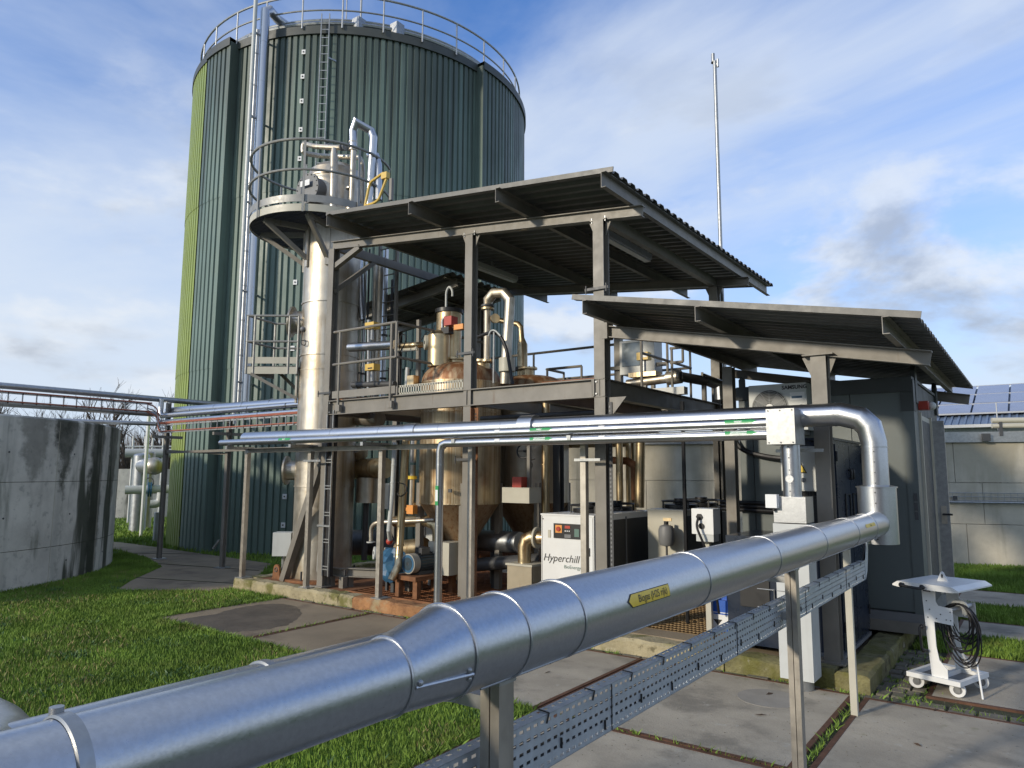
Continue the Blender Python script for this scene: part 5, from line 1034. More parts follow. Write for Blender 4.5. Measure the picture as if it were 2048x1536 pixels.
# ================================================================ GROUND LEVEL MACHINERY
Ym = 7.75
bw = thing('blower', 'rust stained blower with blue electric motor on a brown frame', 'blower', Zp(850, 1170, .16))
q = Zp(815, 1185, .165); mz = .62; mx = q.x+.15; my = 7.85
F1 = V(.35, .94, 0).normalized()
c = Yp(822, 1127, 7.6); e = V(0.05, 1, 0).normalized()
MB().cyl(c, c + e*.40, .125, n=24).build('motor_body', M['motor'], bw); MB().cyl(c - e*.06, c + e*.06, .14, .14, n=24).build('fan_cowl', M['cowl'], bw); MB().disc(c - e*.062, e, .125, .006, 24).build('cowl_ring', M['bluet'], bw); MB().disc(c - e*.066, e, .09, .006, 24).build('cowl_grille', M['motor'], bw); MB().disc(c - e*.066, e, .03, .006, 12).build('shaft_cap', M['grey'], bw)
fn = MB(); _, s1, s2 = frame(e)
for k in range(20): a = 2*pi*k/20; d = s1*cos(a)+s2*sin(a); fn.obx(c + e*.24 + d*.13, (.30, .03, .006), e, d, e.cross(d))
fn.build('cooling_fins', M['dgrey'], bw, sm=0); MB().obx(c + e*.22 + Z*.16, (.16, .14, .10), e, V(-e.y, e.x, 0)).build('terminal_box', M['dgrey'], bw, sm=0)
h = c + e*.55 + V(.16, 0, 0); MB().obx(h + Z*.05, (.34, .42, .46), e, V(-e.y, e.x, 0)).build('blower_housing', M['cream'], bw, sm=0); MB().disc(c + e*.43, e, .17, .06).build('drive_flange', M['rust'], bw)
fz = c.z-.16; MB().obx(V(c.x, c.y, fz-.03) + e*.30, (.85, .46, .06), e, V(-e.y, e.x, 0)).build('base_frame', M['rust'], bw, sm=0)
for a, b_ in ((-.05, -.18), (-.05, .18), (.66, -.18), (.66, .18)):
    p = V(c.x, c.y, 0) + e*a + V(-e.y, e.x, 0)*b_; MB().bar(V(p.x, p.y, .10), V(p.x, p.y, fz-.05), .08, .08).build('leg', M['rust'], bw, sm=0)
MB().obx(V(c.x, c.y, c.z-.145) + e*.2, (.26, .2, .06), e, V(-e.y, e.x, 0)).build('motor_foot', M['dgrey'], bw, sm=0)
gp_ = thing('suction_pipework', 'bent gold stainless pipes feeding the blower', 'pipe', on(880, 1080, 8.1))
Yz = 8.15
MB().tube(fillet([on(742, 1082, 7.9), on(742, 1055, 7.9), on(752, 1045, 7.9), on(800, 1043, 8.0), on(870, 1040, 8.1)], .07, 4), .035, 12).build('slim_pipe', M['stain'], gp_); MB().disc(on(742, 1084, 7.9), Z, .07, .02).build('flange', M['lgrey'], gp_)
MB().tube([on(790, 1043, Yz), on(855, 1042, Yz), on(872, 1050, Yz), on(876, 1062, Yz), on(876, 1095, Yz)], .085, 16).build('elbow_pipe', M['gold'], gp_, sm=20); MB().tube([on(800, 1100, Yz+.1), on(850, 1095, Yz+.1)], .15, 18).build('silencer', M['gold'], gp_)
MB().tube([on(823, 1012, Yz), on(826, 930, Yz)], .04, 10).build('riser', M['stain'], gp_); MB().tube([on(826, 925, Yz), on(828, 880, Yz)], .05, 10).build('riser', M['clad'], gp_); MB().disc(on(825, 955, Yz), Z, .07, .05).build('gauge', M['ylab'], gp_); MB().tube([on(823, 1010, Yz), on(845, 1008, Yz+.2)], .05, 10).build('branch', M['stain'], gp_)
oa = thing('orange_actuator', 'small orange valve actuator box in front of the cone', 'actuator', on(824, 1020, 7.95)); MB().obx(on(824, 1019, 7.95), (.13, .10, .13)).build('box', M['orange'], oa, sm=0); MB().cyl(on(824, 1019, 7.95)+V(-.12, 0, 0), on(824, 1019, 7.95), .03, n=10).build('knob', M['orange'], oa); MB().tube([on(824, 1019, 7.95), on(826, 1019, 8.2)], .02, 8).build('spindle', M['galv'], oa)
bv = thing('blind_flange_stub', 'gold stub pipe ending in a pale open flange by blue tarpaulin', 'pipe', on(755, 1112, 7.6))
dq = V(-.55, -.82, 0.08).normalized(); q = on(749, 1106, 7.62); MB().cyl(q, q - dq*.3, .06).build('stub', M['gold'], bv); MB().disc(q, dq, .095, .025).build('flange', M['lgrey'], bv); MB().disc(q + dq*.014, dq, .05, .004).build('gasket', M['white'], bv); MB().disc(q + dq*.017, dq, .025, .004).build('bore', M['ink'], bv); MB().disc(q - dq*.16, dq, .09, .025).build('rear_flange', M['cream'], bv)
MB().bar(V((q-dq*.2).x, (q-dq*.2).y, .1), q - dq*.2, .04, .04).build('support', M['dgrey'], bv, sm=0)
rb = thing('red_valve_ball', 'round orange red valve handle behind the thin rack post', 'valve', on(778, 1083, 7.6)); MB().sph(on(779, 1083, 7.62), .05).build('knob', M['red'], rb); MB().tube([on(779, 1083, 7.62), on(792, 1085, 7.75)], .012, 8).build('stem', M['galv'], rb)
tp = thing('blue_tarpaulin', 'crumpled blue tarpaulin wrapped round a valve near the blower', 'tarpaulin', on(800, 1150, 7.7)); rr = random.Random(5); vs = []; fs = []; n, m_ = 18, 10; cc = on(788, 1130, 7.75)
for j in range(m_):
    for i in range(n):
        a = 2*pi*i/n; rad = .15 + .05*sin(3*a+j) + rr.uniform(-.03, .03); rad *= (.45 + .75*sin(pi*(j+.6)/m_)); vs.append((cc.x + rad*cos(a)*1.4, cc.y + rad*sin(a), cc.z - .24 + .48*j/(m_-1) + rr.uniform(-.015, .015)))
fs = [(j*n+i, j*n+(i+1) % n, (j+1)*n+(i+1) % n, (j+1)*n+i) for j in range(m_-1) for i in range(n)] + [tuple(range(n)), tuple(range((m_-1)*n, m_*n))]
MB().add(vs, fs).build('sheet', M['bluet'], tp, sm=20)
MB().bar(V(cc.x, cc.y, .1), cc, .06, .06).build('wrapped_stand', M['dgrey'], tp, sm=0)
# large dark cylinders under the platform
dd_ = thing('horizontal_duct', 'brown stained horizontal duct and drum hung beside the stainless vessel', 'duct', on(740, 1000, 8.3))
MB().tube([on(707, 938, 8.5), on(772, 936, 8.5)], .17, 24).build('duct', M['gold'], dd_); MB().cyl(on(735, 1005, 8.5), on(737, 955, 8.5), .20, n=24).build('drum', M['stain'], dd_); MB().tube([on(722, 915, 8.5), on(715, 895, 8.4)], [.12, .2], 16).build('cone', M['stain'], dd_); MB().tube([on(733, 1000, 8.5), on(728, 1120, 8.5)], .05, 10).build('drain_leg', M['dgrey'], dd_)
MB().tube([on(690, 1085, 8.9), on(770, 1085, 8.9)], .22, 20).build('low_duct', M['dgrey'], dd_); MB().tube([on(690, 835, 8.3), on(760, 838, 8.3)], .13, 18).build('high_duct', M['stain'], dd_)
sk = thing('steel_skid', 'brown steel beam skid in front of the stainless vessel', 'skid', on(700, 1150, 7.7))
s0_, s1_ = Zp(680, 1150, .36), Zp(750, 1128, .36)
sx = s0_.x; MB().ibeam((sx, 7.62, .39), (sx+1.0, 8.0, .39), .13, .12, .012, .01).build('beam', M['paint'], sk, sm=0); MB().ibeam((sx-.28, 7.52, .39), (sx+.02, 7.52, .39), .12, .10, .012, .01).build('beam', M['paint'], sk, sm=0)
for (x, y) in ((sx+.02, 7.52), (sx-.0, 7.66), (sx+.95, 7.98), (sx-.26, 7.52)): MB().bar((x, y, .1), (x, y, .33), .09, .09).build('leg', M['paint'], sk, sm=0)
clx = Yp(665, 1000, 7.38)
cl = thing('cable_ladder', 'narrow galvanised cable ladder standing beside the left column', 'cable ladder', (clx.x, 7.30, .1))
for dx in (-.07, .07): MB().bar((clx.x+dx, 7.29, .35), (clx.x+dx, 7.29, 2.85), .015, .03, V(0, 1, 0)).build('stile', M['galv'], cl, sm=0)
for i in range(6):
    for dz in (0, .045): MB().bar((clx.x-.07, 7.29, .45+i*.40+dz), (clx.x+.07, 7.29, .45+i*.40+dz), .015, .015).build('rung', M['galv'], cl, sm=0)
MB().bx(clx.x-.05, clx.x+.09, 7.31, 7.36, .35, 2.8).build('cable_bundle', M['cable'], cl, sm=0); MB().bx(clx.x-.20, clx.x+.1, 7.26, 7.28, 1.08, 1.11).build('clamp', M['galv'], cl, sm=0)
wd = pipe('white_drain', 'thin white vertical drain pipe down the front of the vessel', [on(648, 880, 7.42), on(646, 1000, 7.42), on(637, 1120, 7.42), on(636, 1140, 7.45), on(639, 1155, 7.5)], .022, 'lgrey', [(on(645, 995, 7.42), Z)], br=1.4)
# inlet filter box with elbow, right of the vessels
fb = thing('filter_box', 'beige filter box with bent gold intake elbow beside the white chiller', 'filter box', Zp(1035, 1160, .16))
q = Yp(1035, 1150, 8.45); MB().bx(q.x-.18, q.x+.24, 8.45, 8.85, .165, .60).build('box', M['beige'], fb, sm=0); MB().bx(q.x-.20, q.x+.26, 8.43, 8.87, .60, .63).build('lid', M['cream'], fb, sm=0)
MB().tube([V(q.x, 8.62, .60), V(q.x, 8.62, .86), V(q.x+.03, 8.63, .95), V(q.x+.12, 8.64, .99), V(-5.425, 8.68, .99)], .095, 20).build('elbow', M['gold'], fb, sm=20); MB().disc(V(q.x+.20, 8.65, .99), V(1, .06, 0), .15, .03).build('flange', M['cream'], fb)
hz_ = thing('insulated_header', 'long foil wrapped pipe lying low under the cone vessels', 'pipe', on(990, 1085, 8.9)); MB().tube([on(950, 1080, 9.0), on(1040, 1085, 9.0)], .16, 18).build('casing', M['cladd'], hz_); MB().tube([on(945, 1130, 8.6), on(1080, 1120, 9.0)], .10, 14).build('lower_pipe', M['dgrey'], hz_); MB().bar(on(990, 1085, 9.0) - Z*.14, V(on(990, 1085, 9.0).x, 9.0, .09), .08, .08).build('stand', M['dgrey'], hz_, sm=0)
MB().disc(on(946, 1100, 8.9), V(1, .3, 0), .18, .1).build('end_flange', M['rust'], hz_)
rbx = thing('red_lamp_box', 'rusty cream terminal box with dark red lamp beneath the vessels', 'terminal box', on(1043, 990, 8.4)); q = on(1043, 990, 8.6); MB().obx(q, (.48, .3, .22)).build('box', M['cream'], rbx, sm=0); MB().obx(q + V(0.0, -.05, .18), (.16, .14, .16)).build('lamp', M['red'], rbx, sm=0); MB().bar(q + V(.1, .05, .1), V(q.x+.1, q.y+.05, 2.75), .05, .05).build('hanger', M['paint'], rbx, sm=0)
ps2 = pipe('gold_downpipe', 'tall thin gold vertical pipe left of the white chiller', [on(1092, 800, 9.0), V(on(1090, 929, 9.0).x, 9.0, .10)], .062, 'gold', [(on(1090, 929, 9.0), Z)], br=1.12); 
ps3 = pipe('gold_vertical_pipe', 'gold vertical pipe rising beyond the white chiller lid', [on(1281, 880, 9.9), on(1279, 1015, 9.9)], .07, 'gold', [(on(1280, 933, 9.9), Z)], br=1.1); ps4 = pipe('slim_vertical_pipe', 'thin tan vertical pipe left of the gold pipe behind chillers', [on(1238, 880, 10.0), on(1240, 1010, 10.0)], .055, 'gold', [(on(1239, 948, 10.0), Z)], br=1.1)
fp2 = pipe('dark_bent_pipe', 'dark rusty pipe bent down between the vertical gold pipes', [on(1215, 920, 10.2), on(1255, 922, 10.2), on(1268, 930, 10.2), on(1270, 1000, 10.2)], .06, 'rust', n=14)
for (px_, Y_) in ((1127, 9.0), (1352+12, 8.4), (1450, 8.8)):
    pass
cdp = thing('black_conduit_post', 'thin black conduit standing between chiller and socket box', 'conduit', on(1367, 1080, 8.0)); MB().tube([V(on(1367, 900, 8.3).x, 8.3, 2.78), V(on(1367, 900, 8.3).x, 8.3, .16)], .025, 8).build('conduit', M['black'], cdp)
c3_ = thing('inner_column', 'dark brown steel column between the cream chiller and the cabin', 'column', (on(1465, 980, 8.6).x, 8.6, .16)); x_ = on(1465, 980, 8.6).x; column(c3_, x_, 8.6, .10, 3.2, .12, 'paint', 'shaft')
c4_ = thing('inner_post', 'dark steel post with chain behind the gold downpipe', 'column', (on(1117, 950, 9.2).x, 9.2, .16)); x_ = on(1117, 950, 9.2).x; column(c4_, x_, 9.2, .10, 2.8, .12, 'dgrey', 'shaft')
# back-right platform equipment
pc = thing('control_cabinet', 'grey control cabinet with window on the platform edge', 'cabinet', on(1272, 755, 10.6)); a, b_ = on(1240, 750, 10.6), on(1308, 675, 10.6)
MB().bx(a.x, b_.x, 10.6, 10.9, a.z, b_.z).build('body', M['lgrey'], pc, sm=0); MB().bx(a.x+.05, a.x+.42, 10.588, 10.6, a.z+.13, b_.z-.04).build('window', M['glass'], pc, sm=0); MB().bx(a.x-.2, b_.x+.2, 10.65, 10.7, a.z+.1, a.z+.16).build('mount_rail', M['paint'], pc, sm=0); MB().bar((a.x-.10, 10.75, ZP-.1), (a.x-.10, 10.75, 4.3), .12, .10).build('post', M['paint'], pc, sm=0)
MB().bar((b_.x-.10, 10.75, ZP+.0), (b_.x-.10, 10.75, a.z), .06, .06).build('post', M['paint'], pc, sm=0)
va = thing('rear_valve', 'valve with yellow actuator on a horizontal silver pipe by the cabinet', 'valve', on(1290, 775, 10.2)); q = on(1288, 713, 10.2); MB().obx(q, (.19, .14, .12)).build('actuator', M['yel'], va, sm=0); MB().obx(q + V(.05, -.072, .0), (.07, .004, .05)).build('actuator_label', M['wlab'], va, sm=0); MB().cyl(q - Z*.05, q - Z*.24, .03, n=10).build('stem', M['galv'], va)
MB().tube([on(1255, 768, 10.2), on(1335, 757, 10.2)], .07, 18).build('pipe', M['stain'], va); MB().tube([on(1335, 757, 10.2), on(1362, 753, 10.2)], .105, 20).build('strainer', M['stain'], va); MB().tube([on(1360, 753, 10.2), on(1410, 762, 10.6)], .075, 16).build('dark_pipe', M['dgrey'], va); MB().disc(on(1405, 757, 10.6), V(1, .3, 0), .10, .03).build('flange', M['cream'], va); MB().tube([on(1405, 757, 10.6), on(1438, 770, 10.8), on(1440, 800, 10.8)], .085, 14).build('elbow', M['clad'], va, sm=20)
MB().obx(on(1340, 783, 10.0), (.50, .14, .11)).build('lagged_box', M['lgrey'], va, sm=0); MB().obx(on(1290, 750, 10.2), (.46, .22, .07)).build('tray_box', M['gold'], va, sm=0); MB().bar(on(1290, 770, 10.2), V(on(1290, 770, 10.2).x, 10.2, ZP-.05), .06, .06).build('stand', M['paint'], va, sm=0); MB().bar(on(1408, 770, 10.6), V(on(1408, 770, 10.6).x, 10.6, ZP-.05), .06, .06).build('stand', M['paint'], va, sm=0)
railing(va, [(on(1340, 690, 10.0).x, 10.0), (on(1365, 690, 10.0).x, 10.0)], [(on(1360, 695, 10.0).z, .022), (on(1360, 724, 10.0).z, .022)], posts=[(on(1343, 690, 10.0).x, 10.0, ZP-.1, on(1360, 695, 10.0).z), (on(1365, 690, 10.0).x, 10.0, on(1360, 724, 10.0).z, on(1360, 695, 10.0).z)])
ms = thing('lightning_mast', 'tall thin galvanised mast with two short vent heads', 'mast', (-4.22, 11.9, .1)); q = Yp(1435, 300, 12.8); mx_, my_ = q.x, 12.8
zt_ = Yp(1430, 122, 12.8).z
MB().tube([V(mx_, my_, 0.0), V(mx_, my_, zt_)], .035, 12).build('pole', M['galv'], ms); MB().cyl(V(mx_-.03, my_, zt_-.02), V(mx_-.03, my_, zt_+.16), .035, n=12).build('vent_head', M['galv'], ms); MB().cyl(V(mx_+.06, my_, zt_-.14), V(mx_+.06, my_, zt_+.02), .022, n=10).build('vent_head', M['galv'], ms); MB().bar(V(mx_, my_, zt_-.1), V(mx_+.06, my_, zt_-.06), .02, .02).build('arm', M['galv'], ms, sm=0); MB().disc(V(mx_-.03, my_, zt_-.02), Z, .04, .02).build('head_ring', M['black'], ms)
# ================================================================ LEFT PIPE BRIDGE
XB, YX = -15.75, 8.4
pb_ = thing('pipe_bridge', 'slim grey posts and brackets carrying pipes from the concrete tank', 'pipe bridge', (-13.2, 8.4, 0))
for x in (-13.23, -15.63):
    o = MB().ibeam((x, YX, 0), (x, YX, 3.42 if x < -15 else 2.95), .085, .085, .008, .006, up=V(0, 1, 0)).build('post', M['paint'], pb_, sm=0); MB().bx(x-.12, x+.12, YX-.12, YX+.12, .012, .03).build('foot_plate', M['galv'], o, sm=0)
    MB().bar((x, YX-.35, 2.66), (x, YX+.35, 2.66), .06, .06).build('bracket', M['paint'], pb_, sm=0)
MB().bar((-15.63, YX, 2.32), (-10.7, YX-.25, 2.33), .035, .05).build('tie_rail', M['paint'], pb_, sm=0); MB().bar((-15.63, YX, 2.36), (-13.23, YX, 2.26), .03, .04).build('tie_rail', M['paint'], pb_, sm=0)
MB().bar((-13.3, YX-.05, .55), (-13.42, YX-.1, .38), .05, .03).build('earth_clamp', M['galv'], pb_, sm=0)
MB().bar((-15.6, 3.4, 3.05), (-15.6, 3.4, 3.5), .06, .06).build('tank_bracket', M['paint'], pb_, sm=0)
pipe('overhead_pipe', 'long dark grey pipe crossing above the concrete tank towards green tank', [(XB, 1.0, 3.50), (XB, 10.05, 3.50), (XB+.15, 10.6, 3.48)], .062, 'cladd', [((XB, y, 3.5), (0, 1, 0)) for y in np.arange(2.2, 10, 1.3)], br=1.06)
pipe('lower_overhead_pipe', 'dull grey pipe below the cable ladder over the concrete tank', [(XB+.05, 1.0, 3.16), (XB+.05, 8.2, 3.16)], .06, 'cladd', [((XB+.05, y, 3.16), (0, 1, 0)) for y in np.arange(2, 8, 1.5)])
pipe('bridge_gas_pipe', 'thick shiny pipe from the pipe bridge into the stainless vessel', [(-15.85, YX+.12, 3.24), (VC.x-.3, YX+.10, 3.19)], .10, 'clad', [((x, YX+.11, 3.22), (1, 0, 0)) for x in (-14.8, -13.9, -12.9, -12, -11.1)], n=28)
pipe('bridge_front_pipe', 'silver pipe with elbow below the overhead pipe on the bridge', [(-15.68, YX-.15, 3.5), (-15.68, YX-.15, 3.2), (-15.60, YX-.15, 3.12), (VC.x-.3, YX-.12, 3.13)], .055, 'clad', [((x, YX-.14, 3.125), (1, 0, 0)) for x in (-14.5, -13.5, -12.4, -11.2)])
pipe('bridge_small_pipe', 'narrow silver pipe under the thick shiny bridge pipe', [(-15.7, YX-.2, 2.985), (VC.x-.35, YX-.17, 3.0)], .042, 'clad', [((x, YX-.19, 2.99), (1, 0, 0)) for x in (-14.9, -13.2, -12)])
pipe('rear_feed_pipe', 'thin pale pipe running from the concrete tank rim to the bridge', [(-17.3, 5.9, 2.98), (-15.75, YX-.1, 2.95)], .045, 'cladd')
# cable ladders with red-brown conduits
tl = thing('bridge_cable_ladder', 'cable ladder with red brown conduits along the pipe bridge', 'cable ladder', (XB, 5, 3.2))
XL = XB+.14
for z in (3.36, 3.17): MB().bar((XL, 1.0, z), (XL, 8.0, z), .02, .035).build('stile', M['galv'], tl, sm=0)
for z in (3.385, 3.20): MB().tube([(XL+.02, 1.0, z), (XL+.02, 8.0, z)], .014, 6).build('conduit', M['copper'], tl)
for y in np.arange(1.2, 8, .24): MB().bar((XL, y, 3.16), (XL, y, 3.38), .02, .02).build('rung', M['galv'], tl, sm=0)
for z in (2.90, 2.74): MB().bar((-15.4, YX-.28, z), (VC.x-.35, YX-.25, z+.02), .02, .03).build('stile', M['galv'], tl, sm=0)
for z in (2.935, 2.955, 2.765): MB().tube([(-15.4, YX-.30, z), (VC.x-.35, YX-.27, z+.02)], .013, 6).build('conduit', M['copper'], tl)
for x in np.arange(-15.2, -10.2, .22): MB().bar((x, YX-.28, 2.74), (x, YX-.28, 2.92), .015, .015).build('rung', M['galv'], tl, sm=0)
for k in range(3): MB().tube(fillet([(XL, 7.9, 3.36-.09*k), (XL+.03, 8.12, 3.30-.09*k), (XL+.12, 8.13, 2.92-.08*k), (XL+.5, 8.12, 2.91-.08*k)], .14, 6), .014, 6).build('bent_conduit', M['copper'] if k != 1 else M['galv'], tl)
# ================================================================ WHITE TROLLEY
A, B, Cc = Zp(1813, 1349, .135), Zp(1921, 1373, .135), Zp(1965, 1349, .135)
ux = (B-A); ux.z = 0; L_ = ux.length; ux.normalize(); vx = V(-ux.y, ux.x, 0); W_ = max((Cc-B).dot(vx), .3)
if vx.y < 0: vx = -vx
tc_ = A + ux*(L_/2) + vx*(W_/2)
tr = thing('tool_trolley', 'white steel trolley with coiled black cable on four castors', 'trolley', V(tc_.x, tc_.y, .022))
def T(a, b_, z): return V(A.x, A.y, 0) + ux*(L_*a) + vx*(W_*b_) + Z*z
def tbox(a0, a1, b0, b1, z0, z1):
    c = T((a0+a1)/2, (b0+b1)/2, (z0+z1)/2); return MB().obx(c, (L_*(a1-a0), W_*(b1-b0), z1-z0), ux, vx)
for q in ((0, 1, 0, .12), (0, 1, .88, 1), (0, .08, .12, .88), (.48, .56, .12, .88), (.92, 1, .12, .88)): tbox(*q, .125, .165).build('base_frame', M['white'], tr, sm=0)
tbox(.05, .5, .1, .9, .118, .13).build('base_tray', M['dgrey'], tr, sm=0); tbox(.55, .95, .1, .9, .118, .13).build('base_tray', M['grey'], tr, sm=0)
for (a, b_) in ((.12, .12), (.88, .12), (.12, .9), (.9, .9)):
    p = T(a, b_, .055); ax = V(.25 if a < .5 else .05, -1, 0).normalized(); wd_ = V(-ax.y, ax.x, 0)
    o = MB().disc(V(p.x, p.y, .084), ax, .058, .026, 24).build('castor', M['white'], tr); MB().disc(V(p.x, p.y, .084), ax, .034, .032, 16).build('hub', M['grey'], o); MB().torus(V(p.x, p.y, .084), ax, .052, .011, 24, 6).build('tyre', M['lgrey'], o)
    MB().obx(V(p.x, p.y, .118), (.05, .05, .02), ux, vx).build('swivel', M['galv'], o, sm=0)
    for s in (-1, 1): MB().obx(V(p.x, p.y, .095) + ax*(.02*s), (.035, .004, .06), wd_, ax).build('fork', M['galv'], o, sm=0)
ZTt = .955
n_ = ux.cross(vx)
pu = [(-.02, ZTt-.02), (.06, ZTt+.005), (.98, ZTt+.005), (1.06, ZTt-.02)]
b = MB(); pts = []
for bb in (-.12, 1.08): pts += [T(a, bb, z) for a, z in ((-.10, ZTt-.03), (.0, ZTt), (1.02, ZTt), (1.14, ZTt-.03))]
pts2 = [p - Z*.05 if i % 4 in (1, 2) else p - Z*.012 for i, p in enumerate(pts)]
b.add(pts + pts2, [(0, 1, 5, 4), (1, 2, 6, 5), (2, 3, 7, 6), (8, 12, 13, 9), (9, 13, 14, 10), (10, 14, 15, 11), (0, 8, 9, 1), (1, 9, 10, 2), (2, 10, 11, 3), (4, 5, 13, 12), (5, 6, 14, 13), (6, 7, 15, 14), (0, 4, 12, 8), (3, 11, 15, 7)]); b.build('top_plate', M['white'], tr, sm=0)
MB().poly([T(.55, .45, ZTt+.0) + ux*x + Z*z for x, z in ((-.045, 0), (.045, 0), (.014, .075), (0, .085), (-.014, .075))], .008, vx).build('lifting_lug', M['white'], tr, sm=0); MB().obx(T(.55, .45, ZTt+.045) - vx*.002, (.014, .004, .03), ux, vx).build('lug_slot', M['ink'], tr, sm=0)
def side(bb, nm):
    pr = [(.40, .165), (.74, .165), (.74, .26), (.60, .34), (.56, .45), (.56, .60), (.84, .60), (.84, .80), (.60, .80), (.58, .95), (.32, .95), (.32, .60)]
    pr = [(.46, .165), (.76, .165), (.76, .24), (.62, .31), (.58, .42), (.57, .63), (.92, .62), (.92, .76), (.66, .77), (.62, .80), (.62, .94), (.36, .94), (.40, .60)]
    return MB().poly([T(a, bb, z) for a, z in pr], .006, -vx).build(nm, M['white'], tr, sm=0)
s1 = side(.06, 'side_plate'); s2 = side(.86, 'side_plate')
MB().poly([T(.46, .05, .88) + ux*x + Z*z for x, z in ((-.03, 0), (.035, 0), (.03, .035), (0, .055), (-.02, .03))], .003, -vx).build('plate_cutout', M['ink'], tr, sm=0)
for a, z in ((.45, .80), (.50, .73), (.80, .66), (.88, .66), (.88, .73), (.62, .66), (.46, .66), (.70, .70)): MB().disc(T(a, .045, z), vx, .005, .006, 8).build('screw', M['dgrey'], tr)
MB().tube(fillet([T(.12, -.13, ZTt-.02), T(.12, -.25, ZTt-.025), T(.52, -.25, ZTt-.035), T(.52, -.13, ZTt-.03)], .03, 3), .012, 8).build('handle', M['black'], tr)
for a in (.12, .52): MB().sph(T(a, -.19, ZTt-.025), .022, 12, 8).build('handle_knob', M['black'], tr)
MB().tube(fillet([T(.42, .0, .58), T(.36, -.08, .58), T(.38, -.08, .38), T(.44, .0, .38)], .03, 3), .012, 8).build('handle', M['black'], tr)
for z in (.58, .38): MB().sph(T(.39, -.05, z), .02, 12, 8).build('handle_knob', M['black'], tr)
MB().disc(T(.84, .45, .74), vx, .075, .02, 24).build('cable_reel', M['lgrey'], tr); MB().cyl(T(.84, .06, .74), T(.84, .86, .74), .02, n=10).build('reel_axle', M['galv'], tr)
rr = random.Random(3); cc0 = T(.84, .42, .74)
for k in range(16):
    w = rr.uniform(.05, .16); l = rr.uniform(.28, .54); off = rr.uniform(-.05, .05); ph = rr.uniform(-.04, .04); pts = []
    for i in range(29):
        a = 2*pi*i/28; pts.append(cc0 + ux*(w*sin(a) + off*(1-cos(a))*.5) + vx*(ph + .02*sin(2*a+k)) - Z*(l*(1-cos(a))/2 - .04))
    MB().tube(pts, .0055, 6, caps=False).build('cable_loop', M['cable'], tr)
MB().cyl(T(1.02, .55, .33), T(1.22, .3, .024), .008, n=8).build('earth_rod', M['white'], tr)
# ================================================================ RIGHT BACK WALL
WD = V(1, .36, 0).normalized(); WN = V(-WD.y, WD.x, 0); W0 = V(-1.86, 18.04, 0)
rw = thing('concrete_wall', 'pale concrete basin wall with brown stains behind the cabin', 'wall', W0)
MB().obx(W0 + WD*(-1.0) + WN*.2 + Z*1.28, (15.0, .24, 2.56), WD, WN).build('core', M['algae'], rw, sm=0)
for i in range(-4, 3):
    for j, (z0, z1) in enumerate(((0, .87), (.88, 1.74), (1.75, 2.60))):
        xa = i*2.35 + (.9 if j == 1 else .55 if j == 0 else 0.4)
        MB().obx(W0 + WD*(xa+1.17) + WN*.03 + Z*((z0+z1)/2), (2.34, .1, z1-z0), WD, WN).build('panel', M['conc'], rw, sm=0)
MB().obx(W0 + WD*(-1.0) + WN*.05 + Z*2.71, (15.2, .26, .22), WD, WN).build('top_channel', M['galv'], rw, sm=0)
for s in (-.3, 1.0, 2.3): MB().obx(W0 + WD*s - WN*.12 + Z*2.70, (.14, .12, .16), WD, WN).build('cleat', M['dgrey'], rw, sm=0)
wm = thing('wire_tray', 'wire mesh cable tray fixed along the pale concrete wall', 'cable tray', W0 + Z*1.35); b = MB()
for z in (1.33, 1.37, 1.45, 1.53): b.tube([W0 - WN*.10 + WD*-1.5 + Z*z, W0 - WN*.10 + WD*3.2 + Z*z], .008 if z > 1.34 else .02, 6)
for s in np.arange(-1.5, 3.2, .12): b.tube([W0 - WN*.10 + WD*s + Z*1.33, W0 - WN*.10 + WD*s + Z*1.53], .006, 5)
b.build('mesh', M['galv'], wm)
for s in (.35, 1.7): MB().obx(W0 - WN*.06 + WD*s + Z*1.42, (.08, .10, .08), WD, WN).build('clip', M['dgrey'], wm, sm=0)
tp2 = thing('wall_top_pipe', 'pale pipe resting above the concrete wall top', 'pipe', W0 + WD*2.2 + Z*2.95)
MB().tube([W0 + WD*1.15 + Z*3.06 - WN*.05, W0 + WD*6.0 + Z*3.06 - WN*.05], .06, 12).build('tube', M['cream'], tp2); MB().tube([W0 + WD*1.15 + Z*2.94 - WN*.05, W0 + WD*6.0 + Z*2.94 - WN*.05], .05, 12).build('tube', M['cream'], tp2)
for s in (1.3, 2.6, 4.2): MB().obx(W0 + WD*s + Z*2.88 - WN*.05, (.06, .1, .3), WD, WN).build('saddle', M['dgrey'], tp2, sm=0)
wp2 = thing('rear_basin', 'greenish concrete basin seen between the platform columns', 'basin', (-11.5, 24, 0))
MB().lathe((-11.5, 27, 0), [(6.0, 0), (6.0, 2.55), (5.75, 2.55), (5.7, 2.3)], 72).build('wall', M['algae'], wp2, sm=25)
# ================================================================ SOLAR BUILDING
so = thing('solar_building', 'low building with blue solar panels on its corrugated roof', 'building', (0, 48, 0))
EY, EZ, RY, RZ = 45.0, 4.55, 55.0, 7.45
sl = (RZ-EZ)/(RY-EY); sn = V(0, -sl, 1).normalized(); sd_ = V(0, 1, sl).normalized()
MB().bx(-12, 22, EY+.3, 64, 0, EZ).build('wall', M['pale'], so, sm=0)
b = MB()
for i in range(170): x = -12 + i*.2; b.bx(x, x+.10, EY+.27, EY+.30, .2, EZ-.1)
b.build('wall_ribs', M['pale'], so, sm=0)
MB().add([(-12.3, EY-.2, EZ-.07), (22.3, EY-.2, EZ-.07), (22.3, RY, RZ), (-12.3, RY, RZ), (22.3, 65, EZ), (-12.3, 65, EZ)], [(0, 1, 2, 3), (3, 2, 4, 5)]).build('roof', M['bluer'], so, sm=0)
b = MB()
